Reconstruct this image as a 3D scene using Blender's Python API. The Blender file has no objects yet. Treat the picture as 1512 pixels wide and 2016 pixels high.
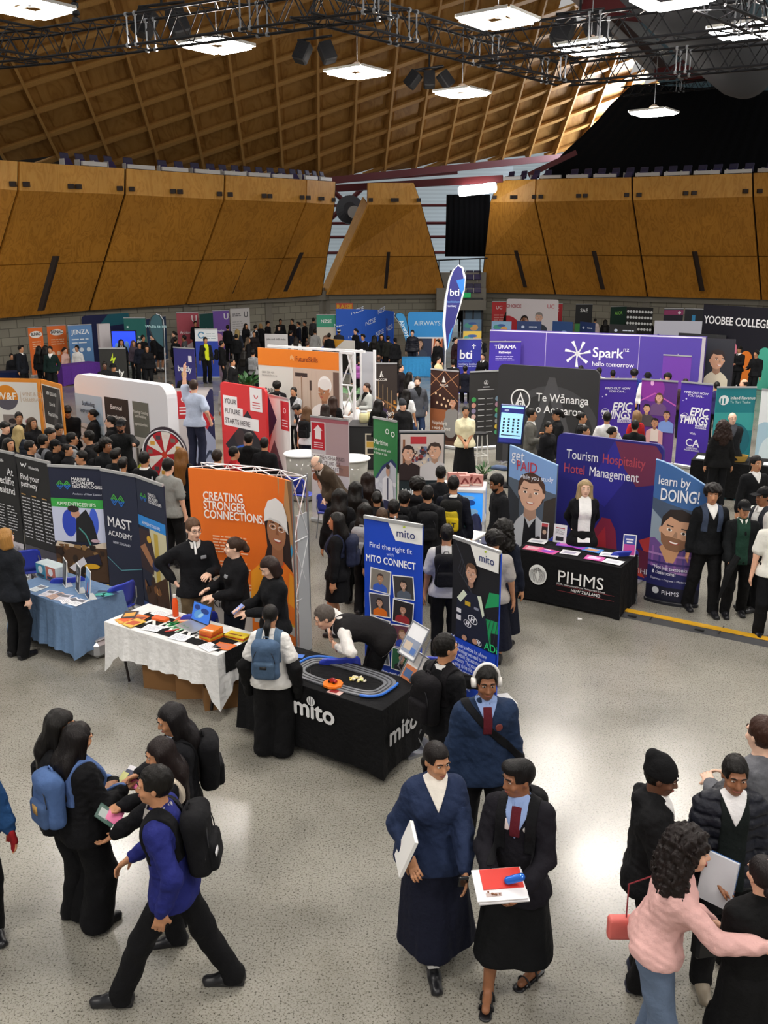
import bpy, math, random, sys, os
import numpy as np
from mathutils import Vector, Matrix
random.seed(7); np.random.seed(7)
SC = bpy.context.scene; COL = SC.collection
# ---------------------------------------------------------------- camera
CAM_H, CAM_T, CAM_F = 4.75, math.radians(15.5), 1800.0
cd = bpy.data.cameras.new('camera'); cam = bpy.data.objects.new('camera', cd); COL.objects.link(cam)
cam.location = (0, 0, CAM_H); cam.rotation_euler = (math.pi/2 - CAM_T, 0, 0)
cd.sensor_fit = 'VERTICAL'; cd.sensor_height = 36; cd.lens = CAM_F/2016*36; cd.clip_end = 400; cd.clip_start = .05
SC.camera = cam
# ---------------------------------------------------------------- view, world, exposure
SC.view_settings.view_transform = 'Standard'; SC.view_settings.look = 'None'
SC.view_settings.gamma = 1.0; SC.view_settings.use_curve_mapping = False
SC.view_settings.exposure = 0.0
W = bpy.data.worlds.new('world'); SC.world = W; W.use_nodes = True
bg = W.node_tree.nodes['Background']; bg.inputs[0].default_value = (1.0, .98, .95, 1); bg.inputs[1].default_value = .43
LAMP_E = 112.0       # emission of the high-bay tubes
SKY_E = 3.0          # daylight through the translucent cladding
# ---------------------------------------------------------------- pixel <-> place helpers (photo pixels 1512 x 2016)
_F = np.array([0, math.cos(CAM_T), -math.sin(CAM_T)]); _U = np.array([0, math.sin(CAM_T), math.cos(CAM_T)]); _R = np.array([1., 0, 0])
CAMP = np.array([0, 0, CAM_H])
def ray(x, y): return _F + _R*(x-756)/CAM_F - _U*(y-1008)/CAM_F
def at(x, y, z=0.0):
    d = ray(x, y); return CAMP + d*((z-CAM_H)/d[2])
def atD(x, y, D):
    d = ray(x, y); return CAMP + d*(D/math.hypot(d[0], d[1]))
def atY(x, y, Y):
    d = ray(x, y); return CAMP + d*(Y/d[1])
# ---------------------------------------------------------------- materials
def lin(c): return c/12.92 if c <= .04045 else ((c+.055)/1.055)**2.4
def rgb(h):
    h = h.lstrip('#'); return tuple(lin(int(h[i:i+2], 16)/255) for i in (0, 2, 4))
_mats = {}
def mat(h, rough=.6, metal=0., kind='plain', emit=0.):
    key = (h, rough, metal, kind, emit)
    if key in _mats: return _mats[key]
    m = bpy.data.materials.new(kind+'_'+h.lstrip('#')); m.use_nodes = True; nt = m.node_tree; b = nt.nodes['Principled BSDF']
    c = (*rgb(h), 1); b.inputs['Base Color'].default_value = c; b.inputs['Roughness'].default_value = rough; b.inputs['Metallic'].default_value = metal
    if emit:
        b.inputs['Emission Color'].default_value = c; b.inputs['Emission Strength'].default_value = emit
    N = nt.nodes.new; L = nt.links.new
    if kind in ('cloth', 'skin', 'hair', 'wood'):
        tc = N('ShaderNodeTexCoord'); nz = N('ShaderNodeTexNoise'); mx = N('ShaderNodeMix'); mx.data_type = 'RGBA'; mx.blend_type = 'MULTIPLY'
        mp = N('ShaderNodeMapping'); L(tc.outputs['Object'], mp.inputs[0]); L(mp.outputs[0], nz.inputs['Vector'])
        sc, lo, bump = {'cloth': (15, .86, .5), 'skin': (25, .88, .05), 'hair': (40, .55, .5), 'wood': (9, .6, .1)}[kind]
        if kind == 'hair': mp.inputs['Scale'].default_value = (3, 3, .35)
        if kind == 'wood': mp.inputs['Scale'].default_value = (4, .4, 4)
        nz.inputs['Scale'].default_value = sc; nz.inputs['Detail'].default_value = 6 if kind == 'cloth' else 3
        rp = N('ShaderNodeMapRange'); rp.inputs['To Min'].default_value = lo; rp.inputs['To Max'].default_value = 1.12 if kind == 'cloth' else 1.25
        L(nz.outputs[0], rp.inputs[0]); mx.inputs[0].default_value = 1; mx.inputs[6].default_value = c
        L(rp.outputs[0], mx.inputs[7]); L(mx.outputs[2], b.inputs['Base Color'])
        bp = N('ShaderNodeBump'); bp.inputs['Strength'].default_value = bump; bp.inputs['Distance'].default_value = .03 if kind == 'cloth' else .01
        L(nz.outputs[0], bp.inputs['Height']); L(bp.outputs[0], b.inputs['Normal'])
        if kind in ('hair', 'cloth'): b.inputs['Specular IOR Level'].default_value = .22
    _mats[key] = m; return m
def cloth(h):
    v = [int(h[i:i+2], 16) for i in (0, 2, 4)]
    if sum(v) < 130: h = '%02x%02x%02x' % tuple(int(q*.72) for q in v)     # black school cloth
    return mat(h, .85, 0, 'cloth')
def skin(h): return mat(h, .5, 0, 'skin')
def hairm(h): return mat(h, .42, 0, 'hair')
def print_mat():
    if 'print' in _mats: return _mats['print']
    m = bpy.data.materials.new('printed_fabric'); m.use_nodes = True; nt = m.node_tree; b = nt.nodes['Principled BSDF']
    a = nt.nodes.new('ShaderNodeVertexColor'); a.layer_name = 'ink'; nt.links.new(a.outputs[0], b.inputs['Base Color'])
    b.inputs['Roughness'].default_value = .55; _mats['print'] = m; return m
# ---------------------------------------------------------------- object helpers
def tag(o, label=None, cat=None, group=None, kind=None):
    for k, v in (('label', label), ('category', cat), ('group', group), ('kind', kind)):
        if v: o[k] = v
    return o
def empty(name, loc=(0, 0, 0), rz=0, label=None, cat=None, group=None, parent=None):
    o = bpy.data.objects.new(name, None); COL.objects.link(o); o.location = loc; o.rotation_euler = (0, 0, rz); o.empty_display_size = .1
    if parent: o.parent = parent
    return tag(o, label, cat, group)
def mesh(name, v, f, m=None, parent=None, smooth=False, loc=None, rz=0):
    me = bpy.data.meshes.new(name); v = np.asarray(v, dtype=np.float32)
    if isinstance(f, np.ndarray):
        me.vertices.add(len(v)); me.vertices.foreach_set('co', v.ravel())
        n, k = f.shape; me.loops.add(n*k); me.loops.foreach_set('vertex_index', f.astype(np.int32).ravel())
        me.polygons.add(n); me.polygons.foreach_set('loop_start', np.arange(n, dtype=np.int32)*k); me.update(calc_edges=True)
    else:
        me.from_pydata([tuple(map(float, p)) for p in v], [], f); me.update()
    if smooth: me.polygons.foreach_set('use_smooth', np.ones(len(me.polygons), dtype=bool))
    o = bpy.data.objects.new(name, me); COL.objects.link(o)
    if m is not None:
        for q in (m if isinstance(m, (list, tuple)) else [m]): me.materials.append(q)
    if parent: o.parent = parent
    if loc is not None: o.location = loc; o.rotation_euler = (0, 0, rz)
    return o
class MB:                                   # collects simple solids into one mesh
    def __init__(s): s.v = []; s.f = []; s.mi = []; s.cur = 0
    def add(s, v, f):
        n = len(s.v); s.v += [tuple(map(float, p)) for p in v]; s.f += [tuple(i+n for i in q) for q in f]; s.mi += [s.cur]*len(f); return s
    def box(s, c, h, R=None, bev=0):
        c = np.array(c, float); h = np.array(h, float)
        if bev:
            b = min(bev, min(h)*.9); v = []; f = []
            o = []
            for sx in (-1, 1):
                for sy in (-1, 1):
                    for sz in (-1, 1):
                        for k in range(3):
                            e = h.copy()
                            for j in range(3):
                                if j != k: e[j] -= b
                            v.append(np.array((sx, sy, sz))*e)
            idx = lambda sx, sy, sz, k: (((sx > 0)*4+(sy > 0)*2+(sz > 0))*3+k)
            for k in range(3):
                i, j = [q for q in range(3) if q != k]
                for s1 in (-1, 1):
                    q = []
                    for a, bb in ((-1, -1), (1, -1), (1, 1), (-1, 1)):
                        t = [0, 0, 0]; t[k] = s1; t[i] = a; t[j] = bb; q.append(idx(*t, k))
                    f.append(q)
                for a in (-1, 1):
                    for bb in (-1, 1):
                        q = []
                        for s1, kk in ((-1, i), (1, i), (1, j), (-1, j)):
                            t = [0, 0, 0]; t[k] = s1; t[i] = a; t[j] = bb; q.append(idx(*t, kk))
                        f.append(q)
            for sx in (-1, 1):
                for sy in (-1, 1):
                    for sz in (-1, 1): f.append([idx(sx, sy, sz, k) for k in range(3)])
            v = np.array(v)
            # consistent outward winding
            g = []
            for q in f:
                p = v[list(q)]; n = np.cross(p[1]-p[0], p[2]-p[1]); g.append(q if n @ p.mean(0) > 0 else q[::-1])
            f = g
        else:
            v = np.array([(x, y, z) for x in (-1, 1) for y in (-1, 1) for z in (-1, 1)])*h
            f = [(0, 1, 3, 2), (4, 6, 7, 5), (0, 4, 5, 1), (2, 3, 7, 6), (0, 2, 6, 4), (1, 5, 7, 3)]
        if R is not None: v = v @ np.array(R).T
        return s.add(v+c, f)
    def tube(s, a, b, r1, r2=None, n=8, cap=True):
        a = np.array(a, float); b = np.array(b, float); r2 = r1 if r2 is None else r2
        d = b-a; L = np.linalg.norm(d)
        if L < 1e-9: return s
        d /= L; u = np.cross(d, (0, 0, 1.) if abs(d[2]) < .9 else (1., 0, 0)); u /= np.linalg.norm(u); w = np.cross(d, u)
        v = []
        for p, r in ((a, r1), (b, r2)):
            for i in range(n):
                t = 2*math.pi*i/n; v.append(p+r*(u*math.cos(t)+w*math.sin(t)))
        f = [(i, (i+1) % n, n+(i+1) % n, n+i) for i in range(n)]
        if cap: f += [tuple(range(n))[::-1], tuple(range(n, 2*n))]
        return s.add(v, f)
    def path(s, pts, r, n=8):
        pts = [np.array(p, float) for p in pts]; rings = []; u0 = None
        for i, p in enumerate(pts):
            d = pts[min(i+1, len(pts)-1)]-pts[max(i-1, 0)]; d /= np.linalg.norm(d)
            u = np.cross(d, (0, 0, 1.)) if u0 is None else u0-d*(u0 @ d)
            if np.linalg.norm(u) < 1e-3: u = np.cross(d, (1., 0, 0))
            u /= np.linalg.norm(u); u0 = u; w = np.cross(d, u); rr = r[i] if isinstance(r, (list, tuple)) else r
            rings.append([p+rr*(u*math.cos(2*math.pi*k/n)+w*math.sin(2*math.pi*k/n)) for k in range(n)])
        v = [q for g in rings for q in g]; m = len(rings)
        f = [(i*n+k, i*n+(k+1) % n, (i+1)*n+(k+1) % n, (i+1)*n+k) for i in range(m-1) for k in range(n)]
        f += [tuple(range(n))[::-1], tuple(range((m-1)*n, m*n))]
        return s.add(v, f)
    def lathe(s, c, prof, n=20):            # profile of (r, z)
        c = np.array(c, float); v = []; f = []
        for r, z in prof:
            for k in range(n): v.append(c+(r*math.cos(2*math.pi*k/n), r*math.sin(2*math.pi*k/n), z))
        m = len(prof)
        f = [(i*n+k, i*n+(k+1) % n, (i+1)*n+(k+1) % n, (i+1)*n+k) for i in range(m-1) for k in range(n)]
        f += [tuple(range(n))[::-1], tuple(range((m-1)*n, m*n))]
        return s.add(v, f)
    def prism(s, poly, a, b):               # poly: list of 3d points on one face; extrude by vector b-a
        e = np.array(b, float)-np.array(a, float); n = len(poly); P = [np.array(p, float) for p in poly]
        v = P+[p+e for p in P]; f = [tuple(range(n))[::-1], tuple(range(n, 2*n))]+[(i, (i+1) % n, n+(i+1) % n, n+i) for i in range(n)]
        return s.add(v, f)
    def build(s, name, m, parent=None, smooth=False, loc=None, rz=0):
        o = mesh(name, s.v, s.f, m, parent, smooth, loc, rz)
        if isinstance(m, (list, tuple)) and len(m) > 1: o.data.polygons.foreach_set('material_index', np.array(s.mi, dtype=np.int32))
        return o
def part(o, name, mb, m, smooth=False): return mb.build(name, m, o, smooth)
def copy_tree(o, parent=None):
    c = o.copy(); COL.objects.link(c); c.parent = parent
    for ch in o.children:
        if parent is None or True: copy_tree(ch, c)
    return c
def rotz(a): c, s = math.cos(a), math.sin(a); return np.array([[c, -s, 0], [s, c, 0], [0, 0, 1.]])
def rotx(a): c, s = math.cos(a), math.sin(a); return np.array([[1., 0, 0], [0, c, -s], [0, s, c]])
def roty(a): c, s = math.cos(a), math.sin(a); return np.array([[c, 0, s], [0, 1., 0], [-s, 0, c]])
# ---------------------------------------------------------------- lettering (Blender's built-in typeface)
def lettering(parent, s, x, z, size, col, y=-.004, align='CENTER', bold=0., sx=1.0, shear=0., name='lettering', rx=0., spacing=1.0, lead=1.0, rough=.5, M=None, roll=0.):
    cu = bpy.data.curves.new(name, 'FONT'); cu.body = s; cu.size = size; cu.align_x = align; cu.shear = shear
    cu.space_character = spacing; cu.space_line = lead; cu.extrude = 0; cu.resolution_u = 3; cu.fill_mode = 'FRONT'
    tmp = bpy.data.objects.new('tmp', cu); COL.objects.link(tmp)
    dg = bpy.context.evaluated_depsgraph_get(); me = bpy.data.meshes.new_from_object(tmp.evaluated_get(dg))
    bpy.data.objects.remove(tmp); bpy.data.curves.remove(cu)
    if bold:                                   # heavier strokes: shifted copies of the same outlines
        n = len(me.vertices); co = np.empty(n*3, np.float32); me.vertices.foreach_get('co', co); co = co.reshape(-1, 3); fs = [tuple(p.vertices) for p in me.polygons]; d = bold*size*.8; V = []; G = []
        for i, (a, b) in enumerate(((0, 0), (-d, 0), (d, 0), (0, d), (0, -d))): V += (co+np.array([a, b, i*.0002])).tolist(); G += [tuple(k+i*n for k in f) for f in fs]
        bpy.data.meshes.remove(me); me = bpy.data.meshes.new(name); me.from_pydata(V, [], G)
    me.name = name; me.materials.clear(); me.materials.append(mat(col, rough))
    o = bpy.data.objects.new(name, me); COL.objects.link(o); o.parent = parent
    T = Matrix.Translation((x, y, z)) if M is None else M
    o.matrix_local = T @ Matrix.Rotation(math.pi/2+rx, 4, 'X') @ Matrix.Rotation(roll, 4, 'Z') @ Matrix.Diagonal((sx, 1, 1, 1))
    return o
# ---------------------------------------------------------------- flat printed artwork on an upright panel (local x right, z up, front at -y)
def ell(cx, cz, rx, rz, n=22, a0=0, a1=360, rot=0):
    out = []
    for i in range(n+(a1-a0 < 360)):
        t = math.radians(a0+(a1-a0)*i/n); x, z = rx*math.cos(t), rz*math.sin(t)
        c, s = math.cos(math.radians(rot)), math.sin(math.radians(rot)); out.append((cx+x*c-z*s, cz+x*s+z*c))
    return out
def rect(x0, z0, x1, z1): return [(x0, z0), (x1, z0), (x1, z1), (x0, z1)]
def ring(cx, cz, r0, r1, n=28, a0=0, a1=360):
    o = []
    for i in range(n):
        t0, t1 = [math.radians(a0+(a1-a0)*k/n) for k in (i, i+1)]
        o.append([(cx+r*math.cos(t), cz+r*math.sin(t)) for r, t in ((r0, t0), (r1, t0), (r1, t1), (r0, t1))])
    return o
def line(pts, w):
    o = []
    for (x0, z0), (x1, z1) in zip(pts, pts[1:]):
        L = math.hypot(x1-x0, z1-z0) or 1; nx, nz = -(z1-z0)/L*w/2, (x1-x0)/L*w/2
        o.append([(x0+nx, z0+nz), (x0-nx, z0-nz), (x1-nx, z1-nz), (x1+nx, z1+nz)])
    return o
def clip(poly, x0, z0, x1, z1):
    for ax, lim, sg in ((0, x0, 1), (0, x1, -1), (1, z0, 1), (1, z1, -1)):
        out = []
        for i, p in enumerate(poly):
            q = poly[i-1]; a = (p[ax]-lim)*sg; b = (q[ax]-lim)*sg
            if (a >= 0) != (b >= 0):
                t = b/(b-a); out.append((q[0]+(p[0]-q[0])*t, q[1]+(p[1]-q[1])*t))
            if a >= 0: out.append(p)
        poly = out
        if not poly: return []
    return poly
def art(parent, layers, name='printed_picture', y0=-.002, dy=-.0007, box=None, warp=None):
    """layers: list of (hex, poly or list of polys)."""
    V = []; Fc = []; C = []; y = y0
    for h, ps in layers:
        if ps and isinstance(ps[0][0], (int, float)): ps = [ps]
        for p in ps:
            if box: p = clip(p, *box)
            if len(p) < 3: continue
            A = sum(p[i-1][0]*p[i][1]-p[i][0]*p[i-1][1] for i in range(len(p)))
            if A < 0: p = p[::-1]
            n = len(V); V += [(a, y, b) for a, b in p] if warp is None else [warp(a, y, b) for a, b in p]
            Fc.append(tuple(range(n, n+len(p)))); C.append(h)
        y += dy
    if not V: return None
    o = mesh(name, V, Fc, print_mat(), parent); me = o.data
    at_ = me.color_attributes.new('ink', 'FLOAT_COLOR', 'CORNER'); buf = np.zeros((len(me.loops), 4), np.float32); buf[:, 3] = 1; i = 0
    for q, h in zip(Fc, C):
        buf[i:i+len(q), :3] = rgb(h); i += len(q)
    at_.data.foreach_set('color', buf.ravel()); return o
def textlines(x, z, w, n, lh, h, col, jit=.25, seed=0):
    r = random.Random(seed); o = []
    for i in range(n):
        x0 = x
        while x0 < x+w*(1-jit*r.random()):
            ww = lh*r.uniform(.8, 2.6); ww = min(ww, x+w-x0)
            if ww < lh*.3: break
            o.append(rect(x0, z-i*lh, x0+ww, z-i*lh+h)); x0 += ww+lh*.35
    return (col, o)
def portrait(cx, cz, s, skin='c99a78', hair='2a201c', shirt='3a4a6a', style='short', turn=0., smile=1, collar=None, hat=None, beard=None, tilt=0, shw=1.0):
    """head-and-shoulders print; s = head height"""
    L = []; hw = s*.37
    if style in ('long', 'curly'): L.append((hair, ell(cx, cz-s*.15, hw*1.35, s*.75)))
    if style == 'bun': L.append((hair, ell(cx, cz+s*.08, hw*1.16, s*.53)))
    if style == 'bob': L.append((hair, ell(cx, cz, hw*1.3, s*.6)))
    L.append((shirt, [(cx-s*.95*shw, cz-s*2.1), (cx-s*.92*shw, cz-s*1.05), (cx-s*.7*shw, cz-s*.82), (cx-s*.2, cz-s*.6), (cx+s*.2, cz-s*.6), (cx+s*.7*shw, cz-s*.82), (cx+s*.92*shw, cz-s*1.05), (cx+s*.95*shw, cz-s*2.1)]))
    dk = '%02x%02x%02x' % tuple(int(int(skin[i:i+2], 16)*.8) for i in (0, 2, 4))
    L.append((dk, [(cx-s*.17, cz-s*.2), (cx+s*.17, cz-s*.2), (cx+s*.2, cz-s*.66), (cx, cz-s*.8), (cx-s*.2, cz-s*.66)]))
    if collar: L.append((collar, [[(cx-s*.22, cz-s*.55), (cx-s*.3, cz-s*.68), (cx-s*.12, cz-s*1.0), (cx, cz-s*.8)], [(cx+s*.22, cz-s*.55), (cx+s*.3, cz-s*.68), (cx+s*.12, cz-s*1.0), (cx, cz-s*.8)]]))
    L.append((skin, [ell(cx-hw, cz-s*.02, s*.05, s*.09, 12), ell(cx+hw, cz-s*.02, s*.05, s*.09, 12)]))
    L.append((skin, [(cx+hw*math.sin(a)*(1 if abs(a) < 1.6 else .96), cz+s*.02-s*.5*math.cos(a)*(1.0 if abs(a) < 1.5708 else .95)) for a in [math.radians(q) for q in range(-180, 180, 12)]]))
    if beard: L.append((beard, [(cx-hw*.97, cz-s*.08), (cx-hw*.6, cz-s*.15), (cx-hw*.35, cz-s*.13), (cx+hw*.35, cz-s*.13), (cx+hw*.6, cz-s*.15), (cx+hw*.97, cz-s*.08), (cx+hw*.8, cz-s*.32), (cx+hw*.35, cz-s*.47), (cx-hw*.35, cz-s*.47), (cx-hw*.8, cz-s*.32)]))
    fx = cx+turn*hw
    L.append((hair if style != 'bald' else skin, [(cx-hw*1.06, cz+s*.02), (cx-hw*1.1, cz+s*.3), (cx-hw*.75, cz+s*.52), (cx, cz+s*.6), (cx+hw*.75, cz+s*.52), (cx+hw*1.1, cz+s*.3), (cx+hw*1.06, cz+s*.02), (cx+hw*.92, cz+s*.16), (cx+hw*.6, cz+s*.33), (cx, cz+s*.3), (cx-hw*.6, cz+s*.36), (cx-hw*.92, cz+s*.16)]))
    e = s*.045; ex = hw*.46
    L.append(('f4efe8', [ell(fx-ex, cz+s*.03, e*1.5, e*.8, 12), ell(fx+ex, cz+s*.03, e*1.5, e*.8, 12)]))
    L.append(('241a16', [ell(fx-ex, cz+s*.03, e*.75, e*.75, 10), ell(fx+ex, cz+s*.03, e*.75, e*.75, 10)]))
    L.append((hair if style != 'bald' else '6a4c3a', [rect(fx-ex-e*1.9, cz+s*.115, fx-ex+e*1.7, cz+s*.145), rect(fx+ex-e*1.7, cz+s*.115, fx+ex+e*1.9, cz+s*.145)]))
    L.append((dk, [[(fx-s*.02, cz+s*.02), (fx+s*.025, cz+s*.02), (fx+s*.06, cz-s*.12), (fx-s*.06, cz-s*.12)]]))
    L.append(('a8483f', [ell(fx, cz-s*.235, s*.13, s*.07 if smile else s*.035, 14, 180, 360) if smile else ell(fx, cz-s*.24, s*.1, s*.03, 14)]))
    if smile: L.append(('fbf6f0', [ell(fx, cz-s*.24, s*.105, s*.04, 12, 180, 360)]))
    if hat: L.append((hat, [(cx-hw*1.15, cz+s*.22), (cx-hw*1.1, cz+s*.5), (cx-hw*.6, cz+s*.74), (cx+hw*.6, cz+s*.74), (cx+hw*1.1, cz+s*.5), (cx+hw*1.15, cz+s*.22)]))
    if tilt:
        c, n_ = math.cos(math.radians(tilt)), math.sin(math.radians(tilt)); pz = cz-s*.6
        def rr(p): return [(cx+(x-cx)*c-(z-pz)*n_, pz+(x-cx)*n_+(z-pz)*c) if z > pz else (x, z) for x, z in p]
        L = [(h, [rr(p) for p in (ps if isinstance(ps[0][0], tuple) else [ps])]) for h, ps in L]
    return L
# ================================================================ people: smooth-blended solids meshed as one surface
def nrm(v): v = np.asarray(v, float); return v/(np.linalg.norm(v)+1e-9)
class Field:
    def __init__(s): s.ops = []
    def cone(s, a, b, r1, r2=None, k=.03, flat=None): s.ops.append(('c', np.asarray(a, float), np.asarray(b, float), r1, r1 if r2 is None else r2, k, flat)); return s
    def ell(s, c, r, R=None, k=.03, sub=False): s.ops.append(('s' if sub else 'e', np.asarray(c, float), np.asarray(r, float), np.eye(3) if R is None else R, k)); return s
    def box(s, c, h, R=None, rad=.03, k=.02): s.ops.append(('b', np.asarray(c, float), np.asarray(h, float), np.eye(3) if R is None else R, rad, k)); return s
    def cut(s, n, d): s.ops.append(('p', nrm(n), d)); return s          # keep  n.p < d
    def cutbox(s, fns): s.ops.append(('r', fns)); return s              # remove the region where every (n, d): n.p < d
    def keepbox(s, fns): s.ops.append(('k', fns)); return s
    def noise(s, amp, f, seed=0., zs=1.): s.ops.append(('n', amp, f, seed, zs)); return s
    def mesh(s, h, off=0., bounds=None, smooth=1):
        lo = np.full(3, 1e9); hi = -lo
        for o in s.ops:
            if o[0] == 'c': m = max(o[3], o[4]); lo = np.minimum(lo, np.minimum(o[1], o[2])-m); hi = np.maximum(hi, np.maximum(o[1], o[2])+m)
            elif o[0] in 'eb':
                m = np.abs(o[3]) @ o[2] if o[0] == 'b' else np.full(3, o[2].max()); lo = np.minimum(lo, o[1]-m); hi = np.maximum(hi, o[1]+m)
        lo = lo-off; hi = hi+off
        if bounds is not None: lo = np.maximum(lo, bounds[0]); hi = np.minimum(hi, bounds[1])
        lo -= 2.5*h; hi += 2.5*h; n = np.ceil((hi-lo)/h).astype(int)+1
        if (n < 3).any(): return None, None
        ax = [(lo[i]+h*np.arange(n[i])).astype(np.float32) for i in range(3)]; Fv = np.full(n, 1., np.float32)
        for o in s.ops:
            t = o[0]
            if t in 'ceb s':
                if t == 'c': m = max(o[3], o[4]); l = np.minimum(o[1], o[2])-m; u = np.maximum(o[1], o[2])+m; k = o[5]
                else:
                    m = np.abs(o[3]) @ o[2] if t == 'b' else np.full(3, o[2].max()); l = o[1]-m; u = o[1]+m; k = o[-1]
                pad = off+k+3*h; i0 = np.maximum(np.floor((l-pad-lo)/h).astype(int), 0); i1 = np.minimum(np.ceil((u+pad-lo)/h).astype(int)+1, n)
                if (i1 <= i0).any(): continue
                sl = tuple(slice(a, b) for a, b in zip(i0, i1)); X = ax[0][sl[0]][:, None, None]; Y = ax[1][sl[1]][None, :, None]; Z = ax[2][sl[2]][None, None, :]
                if t == 'c':
                    a, b, r1, r2, k, fl = o[1:]
                    px, py, pz = X-a[0], Y-a[1], Z-a[2]; ba = b-a
                    if fl is not None:
                        fd = nrm(fl[0]); g = 1/fl[1]-1; dt = px*fd[0]+py*fd[1]+pz*fd[2]; px = px+fd[0]*dt*g; py = py+fd[1]*dt*g; pz = pz+fd[2]*dt*g; ba = ba+fd*(ba @ fd)*g
                    L2 = ba @ ba+1e-12; tt = np.clip((px*ba[0]+py*ba[1]+pz*ba[2])/L2, 0, 1)
                    d = np.sqrt((px-tt*ba[0])**2+(py-tt*ba[1])**2+(pz-tt*ba[2])**2)-(r1+(r2-r1)*tt)
                    if fl is not None and fl[1] < 1: d = d*(.5+.5*fl[1])
                else:
                    R = o[3]; px, py, pz = X-o[1][0], Y-o[1][1], Z-o[1][2]
                    q = [R[0, i]*px+R[1, i]*py+R[2, i]*pz for i in range(3)]
                    if t == 'b':
                        rad = o[4]; hh = o[2]-rad; w = [np.abs(q[i])-hh[i] for i in range(3)]
                        d = np.sqrt(sum(np.maximum(v, 0)**2 for v in w))+np.minimum(np.maximum(np.maximum(w[0], w[1]), w[2]), 0)-rad
                    else:
                        r = o[2]; kk = np.sqrt(sum((q[i]/r[i])**2 for i in range(3))); d = (kk-1)*r.min()*.6+(kk-1)*r.mean()*.4
                C = Fv[sl]
                if t == 's':
                    e = np.maximum(k-np.abs(-d-C), 0)/max(k, 1e-6); Fv[sl] = np.maximum(C, -d)+e*e*k*.25
                elif k > 0: e = np.maximum(k-np.abs(d-C), 0)/k; Fv[sl] = np.minimum(C, d)-e*e*k*.25
                else: Fv[sl] = np.minimum(C, d)
            else:
                X = ax[0][:, None, None]; Y = ax[1][None, :, None]; Z = ax[2][None, None, :]
                if t == 'q': Fv += (o[1]*np.abs(np.cos(o[2]*Z))**6).astype(np.float32)
                elif t == 'n':
                    a, f, sd, zs = o[1:]
                    Fv += (a*(np.sin(f*X+sd+2.1*np.sin(f*.6*zs*Z+sd))*np.sin(f*Y*1.1-sd+1.7*np.sin(f*.5*zs*Z+2*sd))+.6*np.sin(f*1.9*X+f*zs*.9*Z+sd*3)*np.sin(f*1.7*Y-f*zs*1.1*Z))).astype(np.float32)
                else:
                    fs = [(o[1], o[2])] if t == 'p' else o[1]; g = None
                    for nn, dd in fs:
                        v = nn[0]*X+nn[1]*Y+nn[2]*Z-dd; g = v if g is None else np.maximum(g, v)
                    Fv = np.maximum(Fv, g) if t in 'pk' else np.maximum(Fv, -g)
        Fv -= off
        return surfnet(Fv, lo, h, smooth)
def surfnet(Fv, lo, h, smooth=1):
    S = Fv < 0; a = S[:-1, :-1, :-1]; cnt = a.astype(np.int8)
    cs = [(i, j, k) for i in (0, 1) for j in (0, 1) for k in (0, 1)]; n = Fv.shape
    def sh(A, c): return A[c[0]:n[0]-1+c[0], c[1]:n[1]-1+c[1], c[2]:n[2]-1+c[2]]
    cnt = sum(sh(S, c).astype(np.int8) for c in cs); act = (cnt > 0) & (cnt < 8); ii = np.argwhere(act)
    if len(ii) == 0: return None, None
    vid = np.full(act.shape, -1, np.int32); vid[act] = np.arange(len(ii), dtype=np.int32)
    val = {c: Fv[ii[:, 0]+c[0], ii[:, 1]+c[1], ii[:, 2]+c[2]] for c in cs}
    P = np.zeros((len(ii), 3)); w = np.zeros(len(ii))
    for c in cs:
        for x in range(3):
            if c[x] == 0:
                e = list(c); e[x] = 1; e = tuple(e); u, v = val[c], val[e]; m = (u < 0) != (v < 0)
                t = np.where(m, u/np.where(m, u-v, 1), 0); q = np.repeat(np.array(c, float)[None], len(ii), 0); q[:, x] += t
                P += q*m[:, None]; w += m
    P = (P/w[:, None]+ii)*h+lo; Fq = []
    for x in range(3):
        y, z = (x+1) % 3, (x+2) % 3; s0 = [slice(None)]*3; s1 = [slice(None)]*3; s0[x] = slice(0, -1); s1[x] = slice(1, None)
        A, B = S[tuple(s0)], S[tuple(s1)]; d = np.argwhere(A != B); d = d[(d[:, y] > 0) & (d[:, z] > 0) & (d[:, y] < n[y]-1) & (d[:, z] < n[z]-1)]
        ins = A[d[:, 0], d[:, 1], d[:, 2]]; qs = []
        for oy, oz in ((-1, -1), (0, -1), (0, 0), (-1, 0)):
            e = d.copy(); e[:, y] += oy; e[:, z] += oz; qs.append(vid[e[:, 0], e[:, 1], e[:, 2]])
        q = np.stack(qs, 1); q[~ins] = q[~ins][:, ::-1]; Fq.append(q)
    Fq = np.concatenate(Fq); Fq = Fq[(Fq >= 0).all(1)]
    for _ in range(smooth):
        acc = np.zeros_like(P); c = np.zeros(len(P))
        for i in range(4):
            for j in ((i+1) % 4, (i+3) % 4):
                np.add.at(acc, Fq[:, i], P[Fq[:, j]]); np.add.at(c, Fq[:, i], 1)
        P = P*.5+.5*acc/np.maximum(c, 1)[:, None]
    return P, Fq
def ik(a, t, l1, l2, pole):
    a = np.asarray(a, float); t = np.asarray(t, float); d = t-a; L = np.linalg.norm(d); mx = (l1+l2)*.998
    if L > mx: t = a+d/L*mx; d = t-a; L = mx
    u = d/L; p = np.asarray(pole, float); p = p-u*(p @ u); p = nrm(p); x = (l1*l1-l2*l2+L*L)/(2*L); hgt = math.sqrt(max(l1*l1-x*x, 0))
    return a+u*x+p*hgt, t
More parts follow.
